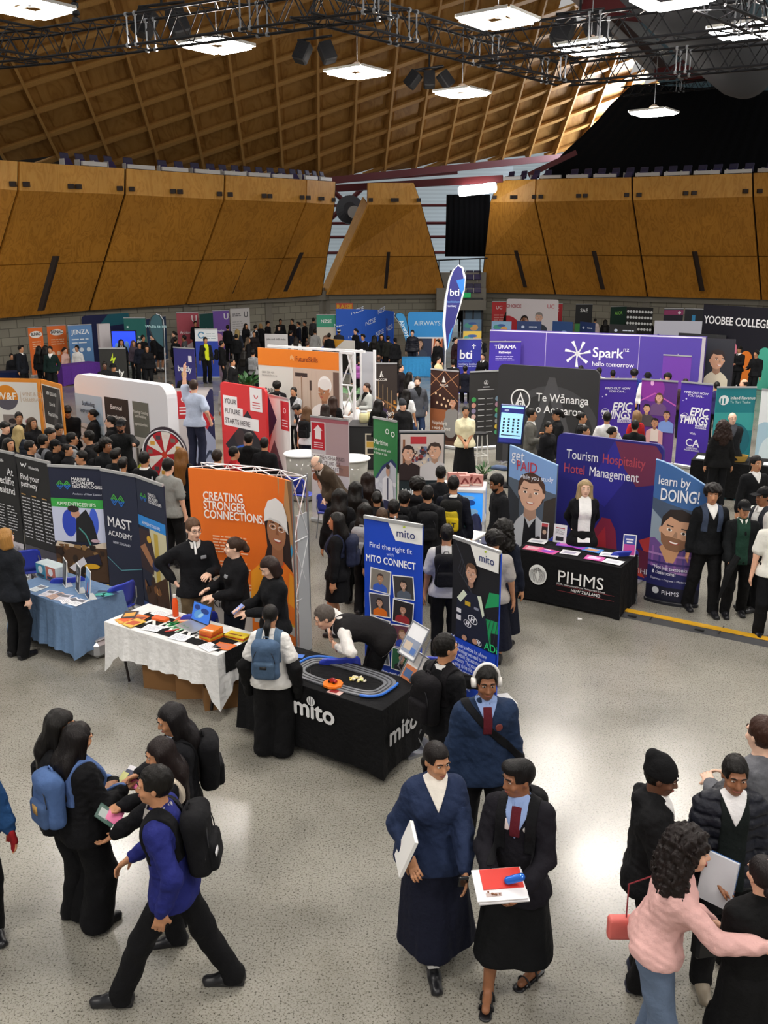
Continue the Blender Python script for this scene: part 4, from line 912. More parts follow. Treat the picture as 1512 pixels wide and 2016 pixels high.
# ---- seats behind the plywood front
def seat_proto():
    r = empty('stadium_seat', (0, 0, 0)); b = MB(); b.box((0, .12, .28), (.23, .035, .24), rotx(-.2), .03); b.build('backrest', mat('2c2547', .5), r); s = MB(); s.box((0, -.06, .12), (.22, .2, .04), rotx(.9), .03); s.build('seat_base', mat('352c58', .5), r); l = MB(); l.box((-.25, 0, .1), (.02, .16, .14)).box((0, .1, -.05), (.03, .05, .16)); l.build('bracket', mat('c9c5c0', .5), r); return r
SEAT = seat_proto(); _first = [True]
def seats_on(Q, x0, x1, lab, z=.05, back=.55):
    pts = [q[2] for q in Q]; n = 0
    for a, b in zip(pts, pts[1:]):
        L = np.linalg.norm(b-a); k = int(L/.78); d = (b-a)/L; o = nrm(np.array([d[1]*-1, d[0], 0])); o = o if o @ a > 0 else -o
        for i in range(k):
            p = a+(b-a)*(i+.5)/k+o*back+(0, 0, z); x, _ = pxof(p)
            if not any(l <= x <= h for l, h in zip(x0, x1)): continue
            s = SEAT if _first[0] else copy_tree(SEAT); _first[0] = False; s.location = p; s.rotation_euler = (0, 0, math.atan2(d[1], d[0])); tag(s, f'purple tip-up stadium seat along the top of the {lab} plywood wall', 'seat', f'stadium seats above the {lab} wall')
            if i % 2 == 0 and i+1 < k: m = a+(b-a)*(i+1)/k+o*(back-.35)+(0, 0, z+.08); RAILS[lab].box(m, (.68, .06, .09), np.stack([d, o, (0, 0, 1)], 1))
RAILS = {'left': MB(), 'right': MB()}
seats_on(QL, (128, 300), (268, 655), 'left'); seats_on(QR, (984, 1118), (1078, 1530), 'right')
for l, m in RAILS.items(): o = m.build('seat_rail', mat('d8d6d2', .4)); tag(o, f'broken white rail below the seats topping the {l} plywood wall', 'rail')
mb = MB(); v = [atD(1000, 590, 63), atD(860, 590, 63)]
for r_, (y, D) in enumerate(((541, 60.5), (567, 59.3))):
    for i, x in enumerate((893, 909, 925, 940)):
        s = copy_tree(SEAT); s.location = atD(x, y, D)-np.array([0, 0, .25]); s.rotation_euler = (0, 0, 0); tag(s, f'purple tip-up seat in the {"upper" if r_ == 0 else "lower"} row of the corner gap beside the drape', 'seat', 'seats in the corner gap')
for y, D, h in ((552, 61.2, .5), (578, 59.9, .35), (600, 58.8, .3)): p0, p1 = atD(858, y, D), atD(955, y, D); mb.box((p0+p1)/2, (abs(p1[0]-p0[0])/2, .7, h))
o = mb.build('trim_seat_step', CONC); tag(o, kind=S_)
mb = MB(); mb.tube(atD(850, 513, 60.2), atD(960, 508, 60.2), .04).tube(atD(864, 513, 60.2), atD(864, 540, 60.2), .03).tube(atD(905, 511, 60.2), atD(905, 540, 60.2), .03).tube(atD(945, 510, 60.2), atD(945, 540, 60.2), .03); o = mb.build('handrail', BLKMETAL); tag(o, 'thin dark handrail in the corner gap under the narrow drape', 'rail')
# doorway in the corner
p0, p1 = atD(912, 690, 59.2), atD(947, 690, 59.2); dz = atD(912, 588, 59.2)[2]
mb = MB(); w = (p1-p0)[0]/2; c = (p0+p1)/2; mb.box((c[0], c[1], dz/2), (w, .06, dz/2)); o = mb.build('door_1', mat('5f7f9a', .3)); tag(o, kind=S_); mb = MB(); mb.box((c[0]-w, c[1]-.05, dz/2), (.06, .08, dz/2)).box((c[0]+w, c[1]-.05, dz/2), (.06, .08, dz/2)).box((c[0], c[1]-.05, dz), (w, .08, .06)).box((c[0], c[1]-.05, dz/2), (.04, .08, dz/2)); mb.build('door_frame', mat('2a2c30', .4), o)
mb = MB(); mb.box(atD(917, 581, 58.8), (.3, .05, .15)); o = mb.build('exit_sign', mat('1f9a55', .5, 0, 'plain', .6)); tag(o, 'small green exit sign above the corner doorway', 'sign'); 
mb = MB()
for x in (470+88, 677): mb.lathe(atD(x, 612, 55), [(.05, .2), (.25, .15), (.3, -.15), (.05, -.2)], 10)
# ================================================================ stands: helpers
class Pan: pass
def put_xy(a, b):
    d = b-a; d[2] = 0; return a, np.linalg.norm(d), math.atan2(d[1], d[0])
def pan(name, label, cat, tl, tr, h, col='eeeeee', t=.02, z0=.02, kind='roller', group=None, warp=None, corner=0., rough=.55, ps=None, n=1):
    """upright display panel; its two top corners are seen at photo pixels tl, tr at height h"""
    a, w, rz = put_xy(at(*tl, h), at(*tr, h)); P = Pan(); P.w, P.h, P.warp = w, h, warp; hh = h
    if corner:
        pts = [(0, z0), (w, z0)]+[(w-corner+corner*math.cos(q), h-corner+corner*math.sin(q)) for q in np.linspace(0, math.pi/2, 6)]+[(corner-corner*math.sin(q), h-corner+corner*math.cos(q)) for q in np.linspace(0, math.pi/2, 6)]
    else: pts = [(0, z0), (w, z0), (w, h), (0, h)]
    if warp:
        m = 24; v = []; f = []
        for i in range(m+1):
            x = w*i/m
            for z in (z0, h):
                for y in (0, t): v.append((x, y+warp(x/w), z))
        for i in range(m):
            q = i*4; f += [(q, q+4, q+6, q+2), (q+1, q+3, q+7, q+5), (q+2, q+6, q+7, q+3), (q, q+1, q+5, q+4)]
        f += [(0, 2, 3, 1), (m*4, m*4+1, m*4+3, m*4+2)]; o = mesh(name, v, f, mat(col, rough))
    else:
        mb = MB(); mb.prism([(x, 0, z) for x, z in pts], (0, 0, 0), (0, t, 0)); o = mb.build(name, mat(col, rough))
    o.location = (a[0], a[1], 0); o.rotation_euler = (0, 0, rz); tag(o, label, cat, group); P.o = o
    if kind == 'roller':
        b = MB(); b.box((w/2, .03, .045), (w/2+.015, .09, .045), bev=.02); b.build('base', ALU, o)
        b = MB(); b.box((w/2, 0, h+.008), (w/2, .016, .018)); b.build('top_rail', ALU, o); b = MB(); b.tube((w/2, .05, .05), (w/2, .05, h+.05), .012); b.build('support_pole', ALU, o)
    if kind == 'fabric':
        b = MB()
        for x in (w*.12, w*.88): b.box((x, 0, .015), (.04, .28, .012))
        b.build('foot', ALU, o)
    return P
def A(P, layers, name='printed_picture', y0=-.003):
    W_ = None
    if P.warp: W_ = lambda x, y, z: (x, y+P.warp(x/P.w), z)
    if P.warp:   # split into narrow strips so that the print follows the curve
        L2 = []
        for h, ps in layers:
            if ps and isinstance(ps[0][0], (int, float)): ps = [ps]
            o = []
            for p in ps:
                for i in range(24):
                    q = clip(p, P.w*i/24, -1, P.w*(i+1)/24, 9)
                    if len(q) > 2: o.append(q)
            L2.append((h, o))
        layers = L2
    layers = [(h, p) for h, p in layers if p]; P.y = y0-.0004*len(layers)-.003
    return art(P.o, layers, name, y0, -.0004, box=(0, .02, P.w, P.h), warp=W_)
def T(P, s, u, v, size, col, align='CENTER', bold=0., y=None, **k):
    y = getattr(P, 'y', -.006) if y is None else y
    o = lettering(P.o, s, u*P.w, v*P.h, size, col, y, align, bold, **k)
    if P.warp:
        sx = k.get('sx', 1.0)
        for vt in o.data.vertices: vt.co.z -= P.warp((u*P.w+vt.co.x*sx)/P.w)
    return o
def bg_rect(P, col, u0, v0, u1, v1): return (col, rect(u0*P.w, v0*P.h, u1*P.w, v1*P.h))
def poly(P, col, pts): return (col, [(u*P.w, v*P.h) for u, v in pts])
def stripes(P, c, u0, v0, u1, v1, n, frac=.5, vert=True):
    o = []
    for i in range(n):
        a, b = i/n, (i+frac)/n
        o.append(rect((u0+(u1-u0)*a)*P.w, v0*P.h, (u0+(u1-u0)*b)*P.w, v1*P.h) if vert else rect(u0*P.w, (v0+(v1-v0)*a)*P.h, u1*P.w, (v0+(v1-v0)*b)*P.h))
    return (c, o)
def blotch(P, cols, u0, v0, u1, v1, n, s, seed):
    r = random.Random(seed); L = []
    for i in range(n):
        x, z = P.w*r.uniform(u0, u1), P.h*r.uniform(v0, v1); q = [(x+s*r.uniform(.4, 1)*math.cos(a), z+s*r.uniform(.4, 1)*math.sin(a)) for a in np.linspace(0, 6.28, r.randint(5, 9))[:-1]]
        q = clip(q, u0*P.w, v0*P.h, u1*P.w, v1*P.h)
        if len(q) > 2: L.append((r.choice(cols), q))
    return L
# ---------------------------------------------------------------- tables
class Tab: pass
def table(fl, fr, depth, h, label, clothcol=None, clothlabel=None, drop=.7, dropb=.7, overhang=.0, flare=.05, cx=.05, group=None, ripple=.012, ends=True, topcol='d8d5cc', seed=1):
    a, w, rz = put_xy(at(*fl, h), at(*fr, h)); t = Tab(); t.w, t.d, t.h, t.rz = w, depth, h, rz; t.p = np.array([a[0], a[1], 0]); t.R = rotz(rz); ins = .03
    root = empty('trestle_table', t.p, rz, label, 'table', group); b = MB(); b.box((w/2, depth/2, h-.03), (w/2-ins, depth/2-ins, .02), bev=.01); b.build('tabletop', mat(topcol, .5), root); t.o = root
    for x in (.18, w-.18):
        for y in (.09, depth-.09): l = MB(); l.path([(x, y, h-.05), (x, y, .25), (x+(.04 if x < w/2 else -.04), y, .012)], .015, 6); l.build('leg', mat('2a2422', .4, .3), root)
    for x in (.18, w-.18): l = MB(); l.tube((x, .09, .3), (x, depth-.09, .3), .011, n=6); l.build('crossbar', mat('2a2422', .4, .3), root)
    if clothcol:
        r = random.Random(seed); per = []; N = 26; M = 11; o = overhang
        for i in range(N): per.append((w*i/N, 0, 0, -1, drop))
        for i in range(M): per.append((w, depth*i/M, 1, 0, drop))
        for i in range(N): per.append((w-w*i/N, depth, 0, 1, dropb))
        for i in range(M): per.append((0, depth-depth*i/M, -1, 0, drop))
        n = len(per); rings = 7; v = []; f = []
        cs4 = {0: (-1, -1), N: (1, -1), N+M: (1, 1), 2*N+M: (-1, 1)}
        for k in range(rings):
            q = k/(rings-1)
            for i, (x, y, nx, ny, dr) in enumerate(per):
                if i in cs4: nx, ny = cs4[i]; nx *= .75; ny *= .75
                rp = ripple*q*math.sin(i*1.9+seed)+ripple*.7*q*math.sin(i*.83+seed*2); off = .008+flare*q*q*.6+rp
                if i in cs4: off += flare*.8*q
                extra = 0.
                for c in cs4:
                    dd = min(abs(i-c), n-abs(i-c))
                    extra += max(0, 1-dd/2.6)*cx*q
                z = h+.004-dr*q-extra*.6 if k else h+.004
                v.append((x+nx*off, y+ny*off, max(z, .008)))
        for k in range(rings-1):
            for i in range(n): j = (i+1) % n; f.append((k*n+i, (k+1)*n+i, (k+1)*n+j, k*n+j))
        f = [q[::-1] for q in f]; f.append(tuple(range(n)))
        c = mesh('tablecloth', v, f, cloth(clothcol), None, False, t.p, rz); tag(c, clothlabel, 'tablecloth'); sd = c.modifiers.new('thick', 'SOLIDIFY'); sd.thickness = .004; t.c = c
    return t
def on(t, u, v, z=0.): p = t.p+t.R @ np.array([u, v, 0]); p[2] = t.h+.006+z; return p
def sheet(t, u, v, w, d, col, label, rot=0, layers=None, name='brochure', cat='brochure', group=None, th=.003, z=0.):
    mb = MB(); mb.box((0, 0, th/2), (w/2, d/2, th/2)); o = mb.build(name, mat(col, .4), None, False, on(t, u, v, z), t.rz+math.radians(rot)); tag(o, label, cat, group)
    if layers:
        L = [(h, [[(x-w/2, y-d/2) for x, y in p] for p in (ps if isinstance(ps[0][0], (tuple, list)) else [ps])]) for h, ps in layers]
        art(o, L, 'printed_cover', 0, .0, warp=lambda x, y, zz: (x, zz, th+.001))
    return o
def upright(t, u, v, w, h, col, label, rot=0, layers=None, tilt=.2, name='display_sign', cat='sign', frame='e8e8e8', text=None, group=None, emit=0):
    root = empty(name, on(t, u, v), t.rz+math.radians(rot), label, cat, group); R = rotx(-tilt); b = MB(); b.box(R @ np.array([0, 0, h/2]), (w/2, .004, h/2), R); b.build('frame', mat(frame, .3), root)
    f = MB(); f.box((0, .04, .003), (w/2*.9, .05, .003)); f.build('foot', mat('d8dadc', .15), root)
    m = .012; L = [(col, rect(-w/2+m, m, w/2-m, h-m))]+[(hh, [[(x-w/2, z) for x, z in p] for p in (ps if isinstance(ps[0][0], (tuple, list)) else [ps])]) for hh, ps in (layers or [])]
    cnt = [0]
    art(root, L, 'printed_sheet', -.0055, -.0006, box=(-w/2+m, m, w/2-m, h-m), warp=lambda x, y, z: tuple(R @ np.array([x, y, z])))
    return root
# ---------------------------------------------------------------- chairs
def chair_proto(col):
    r = empty('plastic_chair', (0, 0, 0)); s = MB(); pr = []
    def shell(pts, wd, th, holes=False):
        v = []; f = []; m = len(pts); n = 9
        for s_ in (0, 1):
            for y, z, cw, bow in pts:
                for i in range(n): x = (i/(n-1)-.5)*2; v.append((x*wd*cw, y+bow*x*x+s_*th*.8, z-s_*th*.6))
        for i in range(m-1):
            for j in range(n-1):
                q = i*n+j
                if holes and 1 <= i <= m-3 and j in (2, 3, 4, 5) and (i+j) % 2 == 0 and False: continue
                f.append((q, q+1, q+n+1, q+n)); f.append((m*n+q, m*n+q+n, m*n+q+n+1, m*n+q+1))
        for i in range(m-1):
            for j in (0, n-1): q = i*n+j; f.append((q, q+n, m*n+q+n, m*n+q) if j == 0 else (q, m*n+q, m*n+q+n, q+n))
        for j in range(n-1):
            for i in (0, m-1): q = i*n+j; f.append((q, m*n+q, m*n+q+1, q+1) if i == 0 else (q, q+1, m*n+q+1, m*n+q))
        return v, f
    v, f = shell([(.2, .50, .85, -.05), (.215, .58, .98, -.06), (.235, .68, 1, -.06), (.255, .77, .95, -.055), (.265, .81, .8, -.04), (.268, .825, .55, -.02)], .225, .02); mesh('backrest', v, f, mat(col, .35), r, True)
    v, f = shell([(-.24, .43, .9, 0), (-.2, .45, 1, 0), (0, .44, 1, 0), (.15, .445, .98, 0), (.2, .47, .9, -.02)], .225, .02); mesh('seat', v, f, mat(col, .35), r, True)
    h = MB()
    for i in range(5):
        for j in range(4): h.box((-.06+.04*j, .2265+.0065*i, .60+.035*i), (.012, .004, .009), rotx(-.17))
    h.build('vent_slots', mat('101430', .6), r)
    for sx in (-1, 1):
        for y0, y1 in ((-.16, -.22), (.16, .26)): l = MB(); l.path([(sx*.19, y0, .43), (sx*.22, y1, .012)], .011, 6); l.build('leg', mat('b8babd', .25, .8), r)
        l = MB(); l.path([(sx*.2, .16, .42), (sx*.215, .22, .56), (sx*.19, .25, .72)], .01, 6); l.build('back_upright', mat('b8babd', .25, .8), r)
    return r
_cp = {}
def chair(x, y, rz, label, zt=.82, col='2f3fae', xy=None):
    p = at(x, y, zt) if xy is None else (*xy, 0)
    if col not in _cp: c = _cp[col] = chair_proto(col)
    else: c = copy_tree(_cp[col])
    c.location = (p[0], p[1], 0); c.rotation_euler = (0, 0, math.radians(rz)); tag(c, label, 'chair'); return c
# ================================================================ near stands, left to right
BT = .010
P = pan('roller_banner', 'black roll-up banner cut by the left edge with large white words', 'banner', (-50, 878), (27, 894), 1.98, '1c1c1e')
A(P, [('e9e9ea', [(P.w*.3, P.h*.935), (P.w*.34, P.h*.935), (P.w*.36, P.h*.955), (P.w*.3, P.h*.955)]), bg_rect(P, 'c9c4cc', 0, .0, 1, .3), bg_rect(P, '8d8a92', 0, .18, 1, .26), ('3a3a44', [rect(P.w*.62, P.h*.02, P.w*.74, P.h*.22)]), ('d9a6b8', [rect(P.w*.78, P.h*.03, P.w*.93, P.h*.2)])]+blotch(P, ['55525c', 'aaa6b0', '2c2b33', 'e2dfe6'], 0, .0, 1, .28, 26, .06, 3)+[textlines(P.w*(.1+.3*i), P.h*(.58), P.w*.24, 9, .045, .014, 'c9c9cc', .3, i) for i in range(3)])
T(P, 'At\nWhitecliffe\nNew Zealand', .96, .83, .16, 'f2f2f2', 'RIGHT', .012, lead=.9); T(P, 'Whitecliffe', .62, .925, .06, 'f2f2f2', bold=.01)
P = pan('roller_banner', 'black roll-up banner reading a two-line invitation beside the blue table', 'banner', (31, 897), (98, 912), 1.98, '1c1c1e')
A(P, [('f2f2f2', line([(P.w*.12, P.h*.955), (P.w*.16, P.h*.93), (P.w*.2, P.h*.95), (P.w*.24, P.h*.93), (P.w*.3, P.h*.96)], .02)), bg_rect(P, 'b9b6c0', 0, 0, 1, .32), bg_rect(P, '4c4a52', 0, .25, 1, .32), ('23222a', rect(P.w*.08, 0, P.w*.2, P.h*.27)), ('dba9bd', [rect(P.w*.66, P.h*.02, P.w*.86, P.h*.2), ]), ('4c3a36', ell(P.w*.75, P.h*.22, .05, .06)), ('8f8a92', rect(P.w*.3, P.h*.02, P.w*.46, P.h*.2)), ('4c3a36', ell(P.w*.38, P.h*.22, .045, .055))]+blotch(P, ['6e6b74', 'd4d1d8'], .1, .0, 1, .12, 14, .05, 5)+[textlines(P.w*(.07+.31*i), P.h*(.69), P.w*.25, 13, .05, .016, 'c9c9cc', .3, i+4) for i in range(3)]+[('c79a5a', [rect(P.w*(.07+.31*i), P.h*.715, P.w*(.2+.31*i), P.h*.723) for i in range(3)])])
T(P, 'Find your\npathway', .1, .835, .125, 'f2f2f2', 'LEFT', .012, lead=.85); T(P, 'Whitecliffe', .38, .925, .06, 'f2f2f2', 'LEFT', .01)
def mast_mark(P, cx, cz, s):
    L = []
    for dx in (-.55, .55):
        for k in (1, .5): L += [(c, line([(cx+s*(dx-.5*k), cz), (cx+s*dx, cz+s*.5*k*g), (cx+s*(dx+.5*k), cz)], s*.11)) for c, g in (('4fb848', 1.2), ('2f78d0', -1.2))]
    return L
P = pan('roller_banner', 'navy and photo banner with green apprenticeship stripe behind the blue table', 'banner', (94, 917), (197, 922), 1.95, '1c2138')
A(P, mast_mark(P, P.w*.27, P.h*.865, .1)+[bg_rect(P, '3aa648', 0, .70, 1, .765), bg_rect(P, 'ccd2ea', 0, .44, 1, .70), ('2b46b8', ell(P.w*.32, P.h*.58, .11, .2)), ('3f5fd0', ell(P.w*.8, P.h*.6, .07, .2)), ('191a1e', [(P.w*.42, P.h*.44), (P.w*.46, P.h*.62), (P.w*.66, P.h*.69), (P.w*.78, P.h*.6), (P.w*.86, P.h*.44)]), ('c9957a', ell(P.w*.45, P.h*.655, .07, .06)), ('2a1d1a', ell(P.w*.42, P.h*.69, .09, .05)), ('c7a8b4', ell(P.w*.8, P.h*.455, .07, .025)), ('d9c9b4', [(P.w*.05, P.h*.44), (P.w*.6, P.h*.405), (P.w, P.h*.45), (P.w, P.h*.4), (0, P.h*.4)]), ('4f9a92', line([(P.w*.5, P.h*.55), (P.w*.62, P.h*.5), (P.w*.72, P.h*.4), (P.w*.86, P.h*.3)], .02)), bg_rect(P, '4a3320', 0, .14, 1, .4), ]+blotch(P, ['2a1c12', '6d4a2a', '1a1410', '8a6a40'], 0, .16, 1, .42, 30, .07, 8)+[('1f1c30', [(P.w*.55, P.h*.32), (P.w*.85, P.h*.36), (P.w*.9, P.h*.28), (P.w*.5, P.h*.26)]), ('d8d6e0', [(P.w*.25, P.h*.24), (P.w*.55, P.h*.33), (P.w*.6, P.h*.28), (P.w*.35, P.h*.21)]), ('d9a520', ell(P.w*.7, P.h*.26, .12, .04)), ('e8d3b0', [(P.w*.1, P.h*.2), (P.w*.2, P.h*.3), (P.w*.22, P.h*.2), (P.w*.06, P.h*.16)]), bg_rect(P, 'd2b24a', .5, .0, 1, .13), ('1d222e', ell(P.w*.72, P.h*.05, .14, .12))])
T(P, 'MARINE &\nSPECIALISED\nTECHNOLOGIES', .45, .905, .062, 'f4f4f4', 'LEFT', .018, lead=.85); T(P, 'Academy of New Zealand', .45, .80, .042, 'd0d4e0', 'LEFT'); T(P, 'APPRENTICESHIPS', .5, .715, .075, 'e8f6e8', bold=.012)
P = pan('roller_banner', 'plain navy banner with big white academy name and zigzag mark', 'banner', (198, 925), (266, 938), 1.95, '22283e')
A(P, mast_mark(P, P.w*.44, P.h*.8, .13)+[('5f9aa6', line([(0, P.h*.36), (P.w*.4, P.h*.28), (P.w, P.h*.33)], .014))])
T(P, 'MAST', .45, .60, .2, 'f4f4f4', bold=.02); T(P, 'ACADEMY', .45, .53, .105, 'f4f4f4', bold=.018); T(P, 'NEW ZEALAND', .47, .475, .05, 'dfe3ee', bold=.01)
P = pan('roller_banner', 'narrow navy banner with light blue stripe and workshop picture nearest the orange wall', 'banner', (267, 938), (321, 957), 1.95, '22283e')
A(P, mast_mark(P, P.w*.24, P.h*.87, .085)+[bg_rect(P, '2f8fe0', 0, .66, 1, .735), bg_rect(P, 'd8cfa8', .4, .08, 1, .66), bg_rect(P, 'cdb04a', .55, .1, .7, .64), ('3a2a2e', [(0, P.h*.35), (0, P.h*.64), (P.w*.4, P.h*.64), (P.w*.55, P.h*.45), (P.w*.45, P.h*.33)]), ('e0b030', ell(P.w*.36, P.h*.58, .06, .05)), ('b07a55', [(0, P.h*.5), (P.w*.2, P.h*.54), (P.w*.5, P.h*.42), (P.w*.4, P.h*.38)]), ('2f3a66', ell(P.w*.55, P.h*.4, .09, .07)), ('4a2e1e', [(P.w*.1, P.h*.2), (P.w*.95, P.h*.36), (P.w, P.h*.12), (P.w*.2, P.h*.1)]), ('c9975a', ell(P.w*.6, P.h*.22, .06, .05)), bg_rect(P, '33508c', 0, 0, 1, .1)]+blotch(P, ['3d2618', '8a5a34'], .1, .1, .95, .33, 10, .08, 11))
T(P, 'MARINE &\nSPECIALISED\nTECHNOLOGIES', .46, .9, .058, 'f4f4f4', 'LEFT', .018, lead=.85, sx=.8); T(P, 'APPRENTICESHIPS', .5, .68, .06, 'e8f2ff', bold=.012)
# orange curved pop-up wall with its lattice frame
wf = lambda u: -.28*max(0, u-.45)**2/.3
a0 = pan('popup_wall', 'curved orange pop-up wall showing a woman in a white hard hat', 'display', (370, 921), (592, 938), 2.25, 'e8701a', t=.03, kind=None, warp=wf)
P = a0; w, h = P.w, P.h
cx, cz, s = w*.82, h*.715, .42
face = [('b98a5a', [(w*.84, h), (w, h), (w, h*.55), (w*.9, h*.55)]), ('e8701a', [(w*.86, h), (w*.93, h), (w*.88, h*.7), (w*.84, h*.7)]), ('7a5a3a', [(w*.95, h), (w, h), (w, h*.7)]), ('3fa0d0', [(w*.93, h*.56), (w*.985, h*.66), (w, h*.62), (w*.94, h*.5)]), ('d8cfc8', [(w*.93, h*.5), (w, h*.6), (w, h*.4), (w*.94, h*.42)]),
        ('b9b4b0', [(0, 0), (0, h*.38), (w*.2, h*.42), (w*.45, h*.25), (w*.5, 0)]), ('cfc6c0', [(w*.3, 0), (w*.36, h*.25), (w*.62, h*.36), (w*.6, 0)]), ('2f8fc0', [(w*.35, 0), (w*.42, h*.1), (w*.5, h*.06), (w*.5, 0)]), ('2f8fc0', [(w*.5, h*.2), (w*.6, h*.34), (w*.64, h*.3), (w*.54, h*.16)]),
        ('2a1a16', [(cx-.2, cz+.12), (cx-.16, cz-.25), (cx-.24, cz-.5), (cx-.05, cz-.4), (cx+.08, cz-.4), (cx+.26, cz-.5), (cx+.22, cz-.1), (cx+.2, cz+.14)]),
        ('f07a18', [(cx-.44, 0), (cx-.42, cz-.62), (cx-.2, cz-.4), (cx, cz-.62), (cx+.12, cz-.4), (cx+.42, cz-.58), (cx+.48, 0)]), ('f5a020', [(cx-.44, cz-1.0), (cx-.42, cz-.62), (cx-.24, cz-.46), (cx-.12, cz-.8), (cx-.22, cz-1.02)]), ('f5a020', [(cx+.16, cz-.9), (cx+.2, cz-.5), (cx+.42, cz-.6), (cx+.46, cz-1.0)]), ('e8501a', [(cx-.22, cz-.42), (cx-.02, cz-.62), (cx-.1, cz-.36)]), ('e8501a', [(cx+.12, cz-.4), (cx, cz-.62), (cx+.06, cz-.36)]), ('c9c6c4', [(cx-.4, .32), (cx+.46, .3), (cx+.46, .42), (cx-.4, .44)]), ('d8b23a', [(cx-.4, .44), (cx+.46, .42), (cx+.46, .45), (cx-.4, .47)]),
        ('9a6444', [(cx-.08, cz-.2), (cx+.1, cz-.2), (cx+.1, cz-.42), (cx, cz-.52), (cx-.1, cz-.4)]), ('a8714e', [(cx+.155*math.sin(q), cz-.03-.235*math.cos(q)) for q in np.linspace(-3.1, 3.1, 26)]), ('e9e6e2', [ell(cx-.065, cz+.02, .055, .035), ell(cx+.075, cz+.01, .055, .035)]), ('a8714e', [ell(cx-.065, cz+.02, .047, .027), ell(cx+.075, cz+.01, .047, .027)]), ('1c1210', [ell(cx-.065, cz+.022, .022, .013), ell(cx+.075, cz+.012, .022, .013)]), ('2a1a16', [rect(cx-.11, cz+.065, cx-.03, cz+.078), rect(cx+.04, cz+.055, cx+.12, cz+.068)]), ('8a5638', [(cx, cz+.01), (cx+.02, cz+.01), (cx+.035, cz-.07), (cx-.02, cz-.07)]), ('a83a34', ell(cx+.01, cz-.125, .07, .045, 16, 180, 360)), ('fbf8f2', ell(cx+.01, cz-.128, .058, .028, 14, 180, 360)),
        ('eceae8', [(cx-.19, cz+.06), (cx-.19, cz+.2), (cx-.13, cz+.33), (cx, cz+.39), (cx+.12, cz+.34), (cx+.18, cz+.2), (cx+.19, cz+.05), (cx+.2, cz-.02), (cx+.06, cz+.075), (cx-.1, cz+.1), (cx-.2, cz+.06)]), ('d4d2d0', [(cx-.2, cz+.06), (cx-.1, cz+.1), (cx+.06, cz+.075), (cx+.2, cz-.02), (cx+.19, cz+.01), (cx+.05, cz+.11), (cx-.1, cz+.13)]),
        textlines(w*.2, h*.62, w*.34, 6, .04, .018, 'f6c9a4', .2, 2), textlines(w*.2, h*.475, w*.34, 9, .04, .018, 'f6c9a4', .2, 3)]
A(P, face)
T(P, 'CREATING\nSTRONGER\nCONNECTIONS.', .13, .83, .15, 'f8f2ea', 'LEFT', .03, lead=.78, sx=.76); T(P, 'KiwiRail', .16, .2, .15, '2a2a2e', 'LEFT', .012)
mb = MB(); mb.box((w/2, .02, h+.012), (w/2, .03, .014)); 
fr = MB(); q0 = np.array([w, -.28*.55**2/.3+.02, 0]); q1 = q0+np.array([.05, .33, 0]); tubes = MB()
for q in (q0, q1): fr.tube(q, q+(0, 0, h+.02), .016)
for i in range(3):
    z0, z1 = h*i/3, h*(i+1)/3; tubes.tube(q0+(0, 0, z0), q1+(0, 0, z1), .008).tube(q1+(0, 0, z0), q0+(0, 0, z1), .008).tube(q0+(0, 0, z1), q1+(0, 0, z1), .008)
    for k in range(4):
        x0, x1 = w*k/4, w*(k+1)/4; tubes.tube((x0, .06+wf(x0/w), z0), (x1, .33+wf(x1/w), z1), .007, n=5).tube((x1, .06+wf(x1/w), z0), (x0, .33+wf(x0/w), z1), .007, n=5).tube((x0, .33+wf(x0/w), z1), (x1, .33+wf(x1/w), z1), .007, n=5)
        if i == 2: tubes.tube((x0, .04+wf(x0/w), h), (x1, .33+wf(x1/w), h), .008, n=5).tube((x1, .04+wf(x1/w), h), (x0, .33+wf(x0/w), h), .008, n=5)
fr.build('frame_pole', mat('8a8c90', .35, .6), P.o); tubes.build('frame_lattice', mat('e4e4e6', .4, .2), P.o)
eb = MB(); eb.prism([q0+(.02, .05, .02), q1+(.02, .0, .02), q1+(-.0, -.0, h*.8), q0+(.01, .1, h*.8)], (0, 0, 0), (-.02, .01, 0)); eb.build('end_panel', mat('a9abae', .6), P.o)
